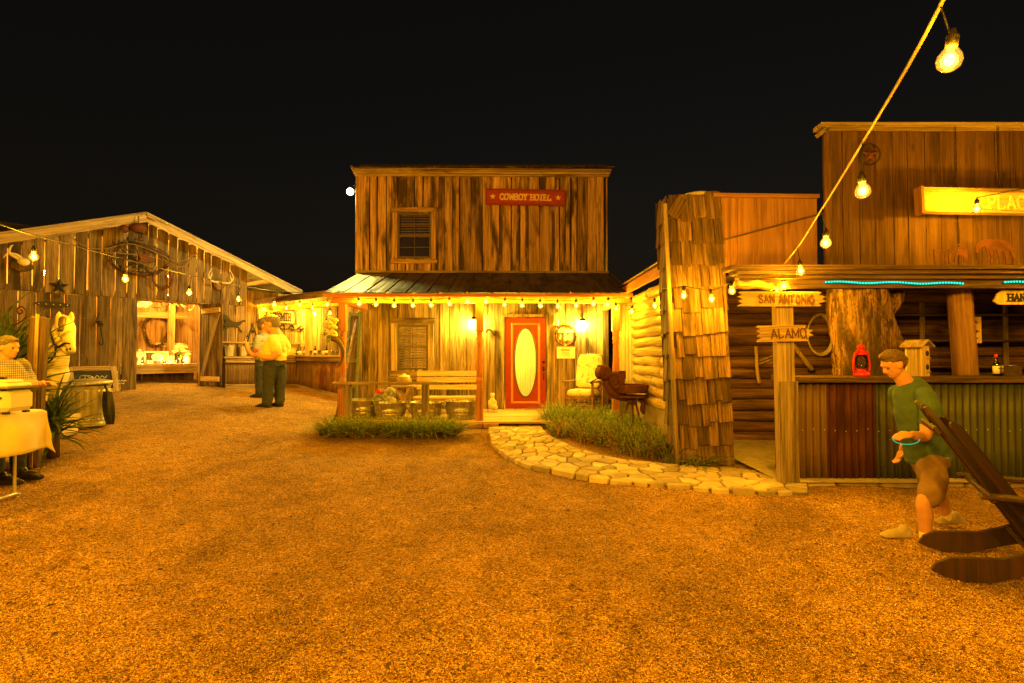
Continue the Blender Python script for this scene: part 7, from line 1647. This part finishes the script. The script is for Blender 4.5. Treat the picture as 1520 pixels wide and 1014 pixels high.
slab([(0, 672), (34, 684), (62, 672), (44, 658), (10, 658)], .1, .0); slab([(-14, 690), (18, 702), (44, 690), (28, 678), (-10, 676)], .07, .0); slab([(-30, 660), (4, 668), (26, 656), (10, 646), (-24, 646)], .1, .06)
# split post
a = P(58, 470, 6.35); b = Vector((P(49, 600, 6.35).x, 6.35, gz(-5.6, 6.35))); t = thing('split_post', 'leaning split timber post between the man and the horse', 'post', b)
plank('post_body', b, a, .17, .13, (.25, -1, 0), W_DARK, t, None, .012, ch=.02); plank('split_face', b + Vector((.06, -.08, 0)), a + Vector((.05, -.075, .02)), .04, .02, (.2, -1, 0), W_TAN, t, None, .006)
# white horse statue
HY = 7.2; hk = HY / F; t = thing('horse_statue', 'white fibreglass horse statue with dark bridle behind the yucca', 'statue', (P(20, 600, HY).x, HY, gz(-6.6, HY)))
hb = MB()
chain(hb, [(116, 520, -.1, 5), (112, 513, -.08, 6), (105, 501, -.04, 8.8), (98, 488, 0, 12), (92, 478, .03, 11)], HY, 16); hb.ball(P(115, 521, HY) + Vector((0, -.1, 0)), (.05, .05, .04), 12, 8); hb.ball(P(85, 498, HY), (.11, .08, .115), 12, 8); chain(hb, [(86, 503, -.02, 8), (98, 515, -.05, 5.5), (109, 524, -.09, 4)], HY, 12)
chain(hb, [(90, 483, .05, 11), (80, 499, .1, 15), (70, 516, .12, 19), (60, 536, .14, 24), (48, 552, .16, 29)], HY, 20); chain(hb, [(52, 556, .16, 30), (20, 552, .25, 36), (-25, 545, .4, 42), (-60, 540, .55, 40)], HY, 22)
gzz = gz(-6.4, HY); vgz = 525 + (1.5 - gzz) * F / HY
for (u, dy) in ((52, .05), (46, .32), (-50, .35), (-58, .7)): chain(hb, [(u, 565, dy, 17), (u + 2, 592, dy, 9), (u + 1, 608, dy, 7), (u + 2, vgz - 4, dy, 8)], HY)
for s in (-1, 1): q = P(89 if s < 0 else 104, 470, HY) + Vector((0, s * .03, 0)); hb.ball(q, (.035, .022, .075), 10, 8, RY(s * -.2))
fuse(hb.build('body', HORSEW, t), .016, 4)
mn = MB(); chain(mn, [(97, 474, -.04, 5), (100, 482, -.09, 4.5), (102, 490, -.12, 3)], HY); chain(mn, [(84, 470, .05, 7), (72, 486, .06, 9), (58, 505, .07, 9)], HY); fuse(mn.build('mane', DHORN, t), .014, 2)
br_ = MB(); 
for (pts, r_) in (([(94, 517), (100, 514), (108, 510), (115, 511)], 1.6), ([(86, 489), (90, 505), (95, 516)], 1.3), ([(95, 517), (92, 530), (80, 540)], 1.2)): br_.tube(spline([P(u, v, HY) + Vector((0, -.13 + .004 * i, 0)) for i, (u, v) in enumerate(pts)], 5), r_ * hk, 6)
br_.build('bridle', BLACK, t); mb = MB(); mb.ball(P(97, 491, HY) + Vector((0, -.1, 0)), (.022, .016, .02)); mb.ball(P(117, 518, HY) + Vector((0, -.14, 0)), (.012, .01, .016)); mb.ball(P(113, 519, HY) + Vector((0, -.15, 0)), (.012, .01, .016)); mb.build('eye', EYE, t)
# yucca
def leaf_mesh(L, w, droop):
    mb = MB(); n = 7; rows = []
    for k in range(n):
        q = k / (n - 1); ww = w * (math.sin(PI * min(1, .18 + q * .82)) ** .7) * (1 - q ** 4) + .002; x = L * q * (1 - .12 * droop * q); z = -droop * L * .5 * q ** 2.4
        rows.append([(x, -ww, z + .25 * ww), (x, 0, z - .2 * ww), (x, ww, z + .25 * ww)])
    return mb.sheet(rows).mesh('leaf')
lms = [leaf_mesh(rnd(.65, 1.0), rnd(.022, .036), rnd(.05, .7)) for _ in range(7)]
def yucca(u, v, Y, n, lab, hz, sc, lo_):
    x = P(u, v, Y).x; b = Vector((x, Y, gz(x, Y))); t = thing('yucca_plant', lab, 'plant', b, 0, 'yuccas in the planting bed'); mb = MB(); mb.tube([(0, 0, 0), (.01, 0, hz)], [.07, .05], 10); mb.build('stem', W_DARK, t, T(*b))
    for i in range(n): me = lms[i % 7]; link('leaf', me, LEAFY, t, T(b.x, b.y, b.z + hz * rnd(.45, 1)) @ RZ(rnd(0, 6.28)) @ RY(-R(rnd(lo_, 85))) @ Matrix.Scale(sc * rnd(.8, 1.15), 4))
yucca(12, 560, 6.6, 110, 'tall spiky yucca behind the man at the table', 1.25, 1.05, 15); yucca(80, 600, 6.8, 110, 'spreading yucca below the horse head', .5, .7, -10); yucca(-20, 560, 6.4, 60, 'yucca at the far left edge of the bed', 1.25, 1.05, 15)
# galvanised dustbin with black bag
g = G(126, 631); t = thing('trash_can', 'ribbed galvanised trash can with tilted lid', 'trash can', g); r0 = .325
mb = MB(); rows = []; prof = [(0, .93), (.03, .93), (.06, .9), (.1, .915), (.13, .9), (.55, 1.), (.58, .985), (.62, 1.02), (.635, 1.04)]
NA = 96
for z, k in prof:
    rib = .022 if .13 <= z <= .55 else 0; rows.append([((r0 * k + (rib * (1 if (j // 2) % 2 else -1) * .5)) * math.cos(2 * PI * j / NA), (r0 * k + (rib * (1 if (j // 2) % 2 else -1) * .5)) * math.sin(2 * PI * j / NA), z) for j in range(NA)])
rows.insert(6, [((r0 * .995 + .011 * (1 if (j // 2) % 2 else -1)) * math.cos(2 * PI * j / NA), (r0 * .995 + .011 * (1 if (j // 2) % 2 else -1)) * math.sin(2 * PI * j / NA), .53) for j in range(NA)])
rows.insert(5, [((r0 * .9) * math.cos(2 * PI * j / NA), (r0 * .9) * math.sin(2 * PI * j / NA), .128) for j in range(NA)])
mb.sheet(rows, close=True, smooth=False); mb.build('body', CANM, t, T(*g)); mb = MB(); mb.lathe([(r0 * 1.1, 0), (r0 * 1.1, .035), (r0 * 1.0, .05), (r0 * .6, .085), (r0 * .2, .1), (0, .1)], 36); mb.build('lid', CANM, t, T(g.x, g.y, g.z + .65) @ RY(-.05) @ RX(.03)); mb = MB(); mb.tube(spline([(-.1, 0, .09), (-.08, 0, .14), (.08, 0, .14), (.1, 0, .09)], 4), .009, 6); mb.build('lid_handle', GALV, t, T(g.x, g.y, g.z + .65))
mb = MB(); mb.lathe([(r0 * .88, .0), (r0 * .9, .62)], 30); mb.build('liner', BLACKP, t, T(*g))
c = Vector((g.x + .41, g.y - .06, g.z)); t = thing('trash_bag', 'black plastic bag hanging down the side of the trash can', 'bag', c); mb = MB()
rows = []
for k in range(9):
    q = k / 8; w_ = .03 + .05 * math.sin(PI * (.15 + .7 * (1 - q))); rows.append([((w_ + .018 * math.sin(5 * a + 3 * q)) * math.cos(a) + .03 * (1 - q), .7 * (w_ + .02 * math.cos(4 * a - 2 * q)) * math.sin(a), .02 + .52 * q) for a in [2 * PI * m_ / 28 for m_ in range(28)]])
mb.sheet(rows, close=True); mb.build('bag', BLACKP, t, T(*c)); mb = MB(); mb.tube(spline([(0, 0, .52), (-.08, .04, .63), (-.14, .08, .62)], 4), .02, 6); mb.build('tie', BLACKP, t, T(*c))
# framed chalkboard leaning on the barn
a, b = bw(104, 588, .32), bw(190, 581, .32); zb0 = max(bgz(a.x), bgz(b.x)) + .0; L = b.x - a.x - .25; cxm = (a.x + b.x) / 2 - .12; hB = .52
t = thing('chalkboard_sign', 'framed chalkboard leaning against the barn behind the trash can', 'chalkboard', B @ Vector((cxm, -.3, zb0)), BYAW); M_ = B @ T(cxm, -.42, zb0) @ RX(-.42)
mb = MB(); mb.box((0, .01, hB / 2), (L - .06, .012, hB - .06)); mb.build('board', CHALK, t, M_)
for x in (-L / 2, L / 2): plank('frame_rail', (x, 0, -.04), (x, 0, hB + .04), .11, .035, (0, -1, 0), W_TAN, t, M_)
for z in (0.0, hB): plank('frame_rail', (-L / 2 + .057, .001, z), (L / 2 - .057, .001, z), .1, .033, (0, -1, 0), W_TAN, t, M_)
mb = MB()
for (px0, pz0, wd, hh, nn) in ((-.15, .3, .4, .07, 9), (.35, .33, .1, .12, 3), (.18, .2, .42, .04, 14), (.25, .14, .3, .03, 11)): mb.tube(spline([(px0 + wd * i / nn, -.0, pz0 + (hh if i % 2 else 0) * rnd(.5, 1)) for i in range(nn + 1)], 3), .006, 4)
mb.build('chalk_writing', WHITECH, t, M_)
# wrought iron scroll by the barn wall
c = Vector((P(28, 470, 8.6).x, 8.6, P(28, 480, 8.6).z)); t = thing('scroll_stake', 'rusty curled iron garden scroll above the yucca', 'ironwork', (c.x, c.y, gz(c.x, c.y))); mb = MB()
mb.tube(spline([(.1, 0, .22), (.04, 0, .27), (-.03, 0, .22), (.0, 0, .15), (.06, 0, .18), (.03, 0, .22)], 6), .011, 6); mb.tube(spline([(.12, 0, .22), (.1, 0, .08), (-.08, 0, -.05), (-.12, 0, -.2), (-.1, 0, -.6), (-.1, 0, gz(c.x, c.y) - c.z)], 6), .012, 6); mb.build('scroll', RUST, t, T(*c)); mb = MB(); [mb.tube(spline([(x0, 0, -.2), (x0 + .05, 0, -.1), (x0 + .12, 0, -.14), (x0 + .08, 0, -.2), (x0 + .04, 0, -.16)], 5), .009, 6) for x0 in (-.08, .06)]; mb.build('curl', RUST, t, T(*c))
for o in bpy.data.objects:
    if o.type == 'MESH' and len(o.data.materials) == 0: print('NOMAT', o.name)
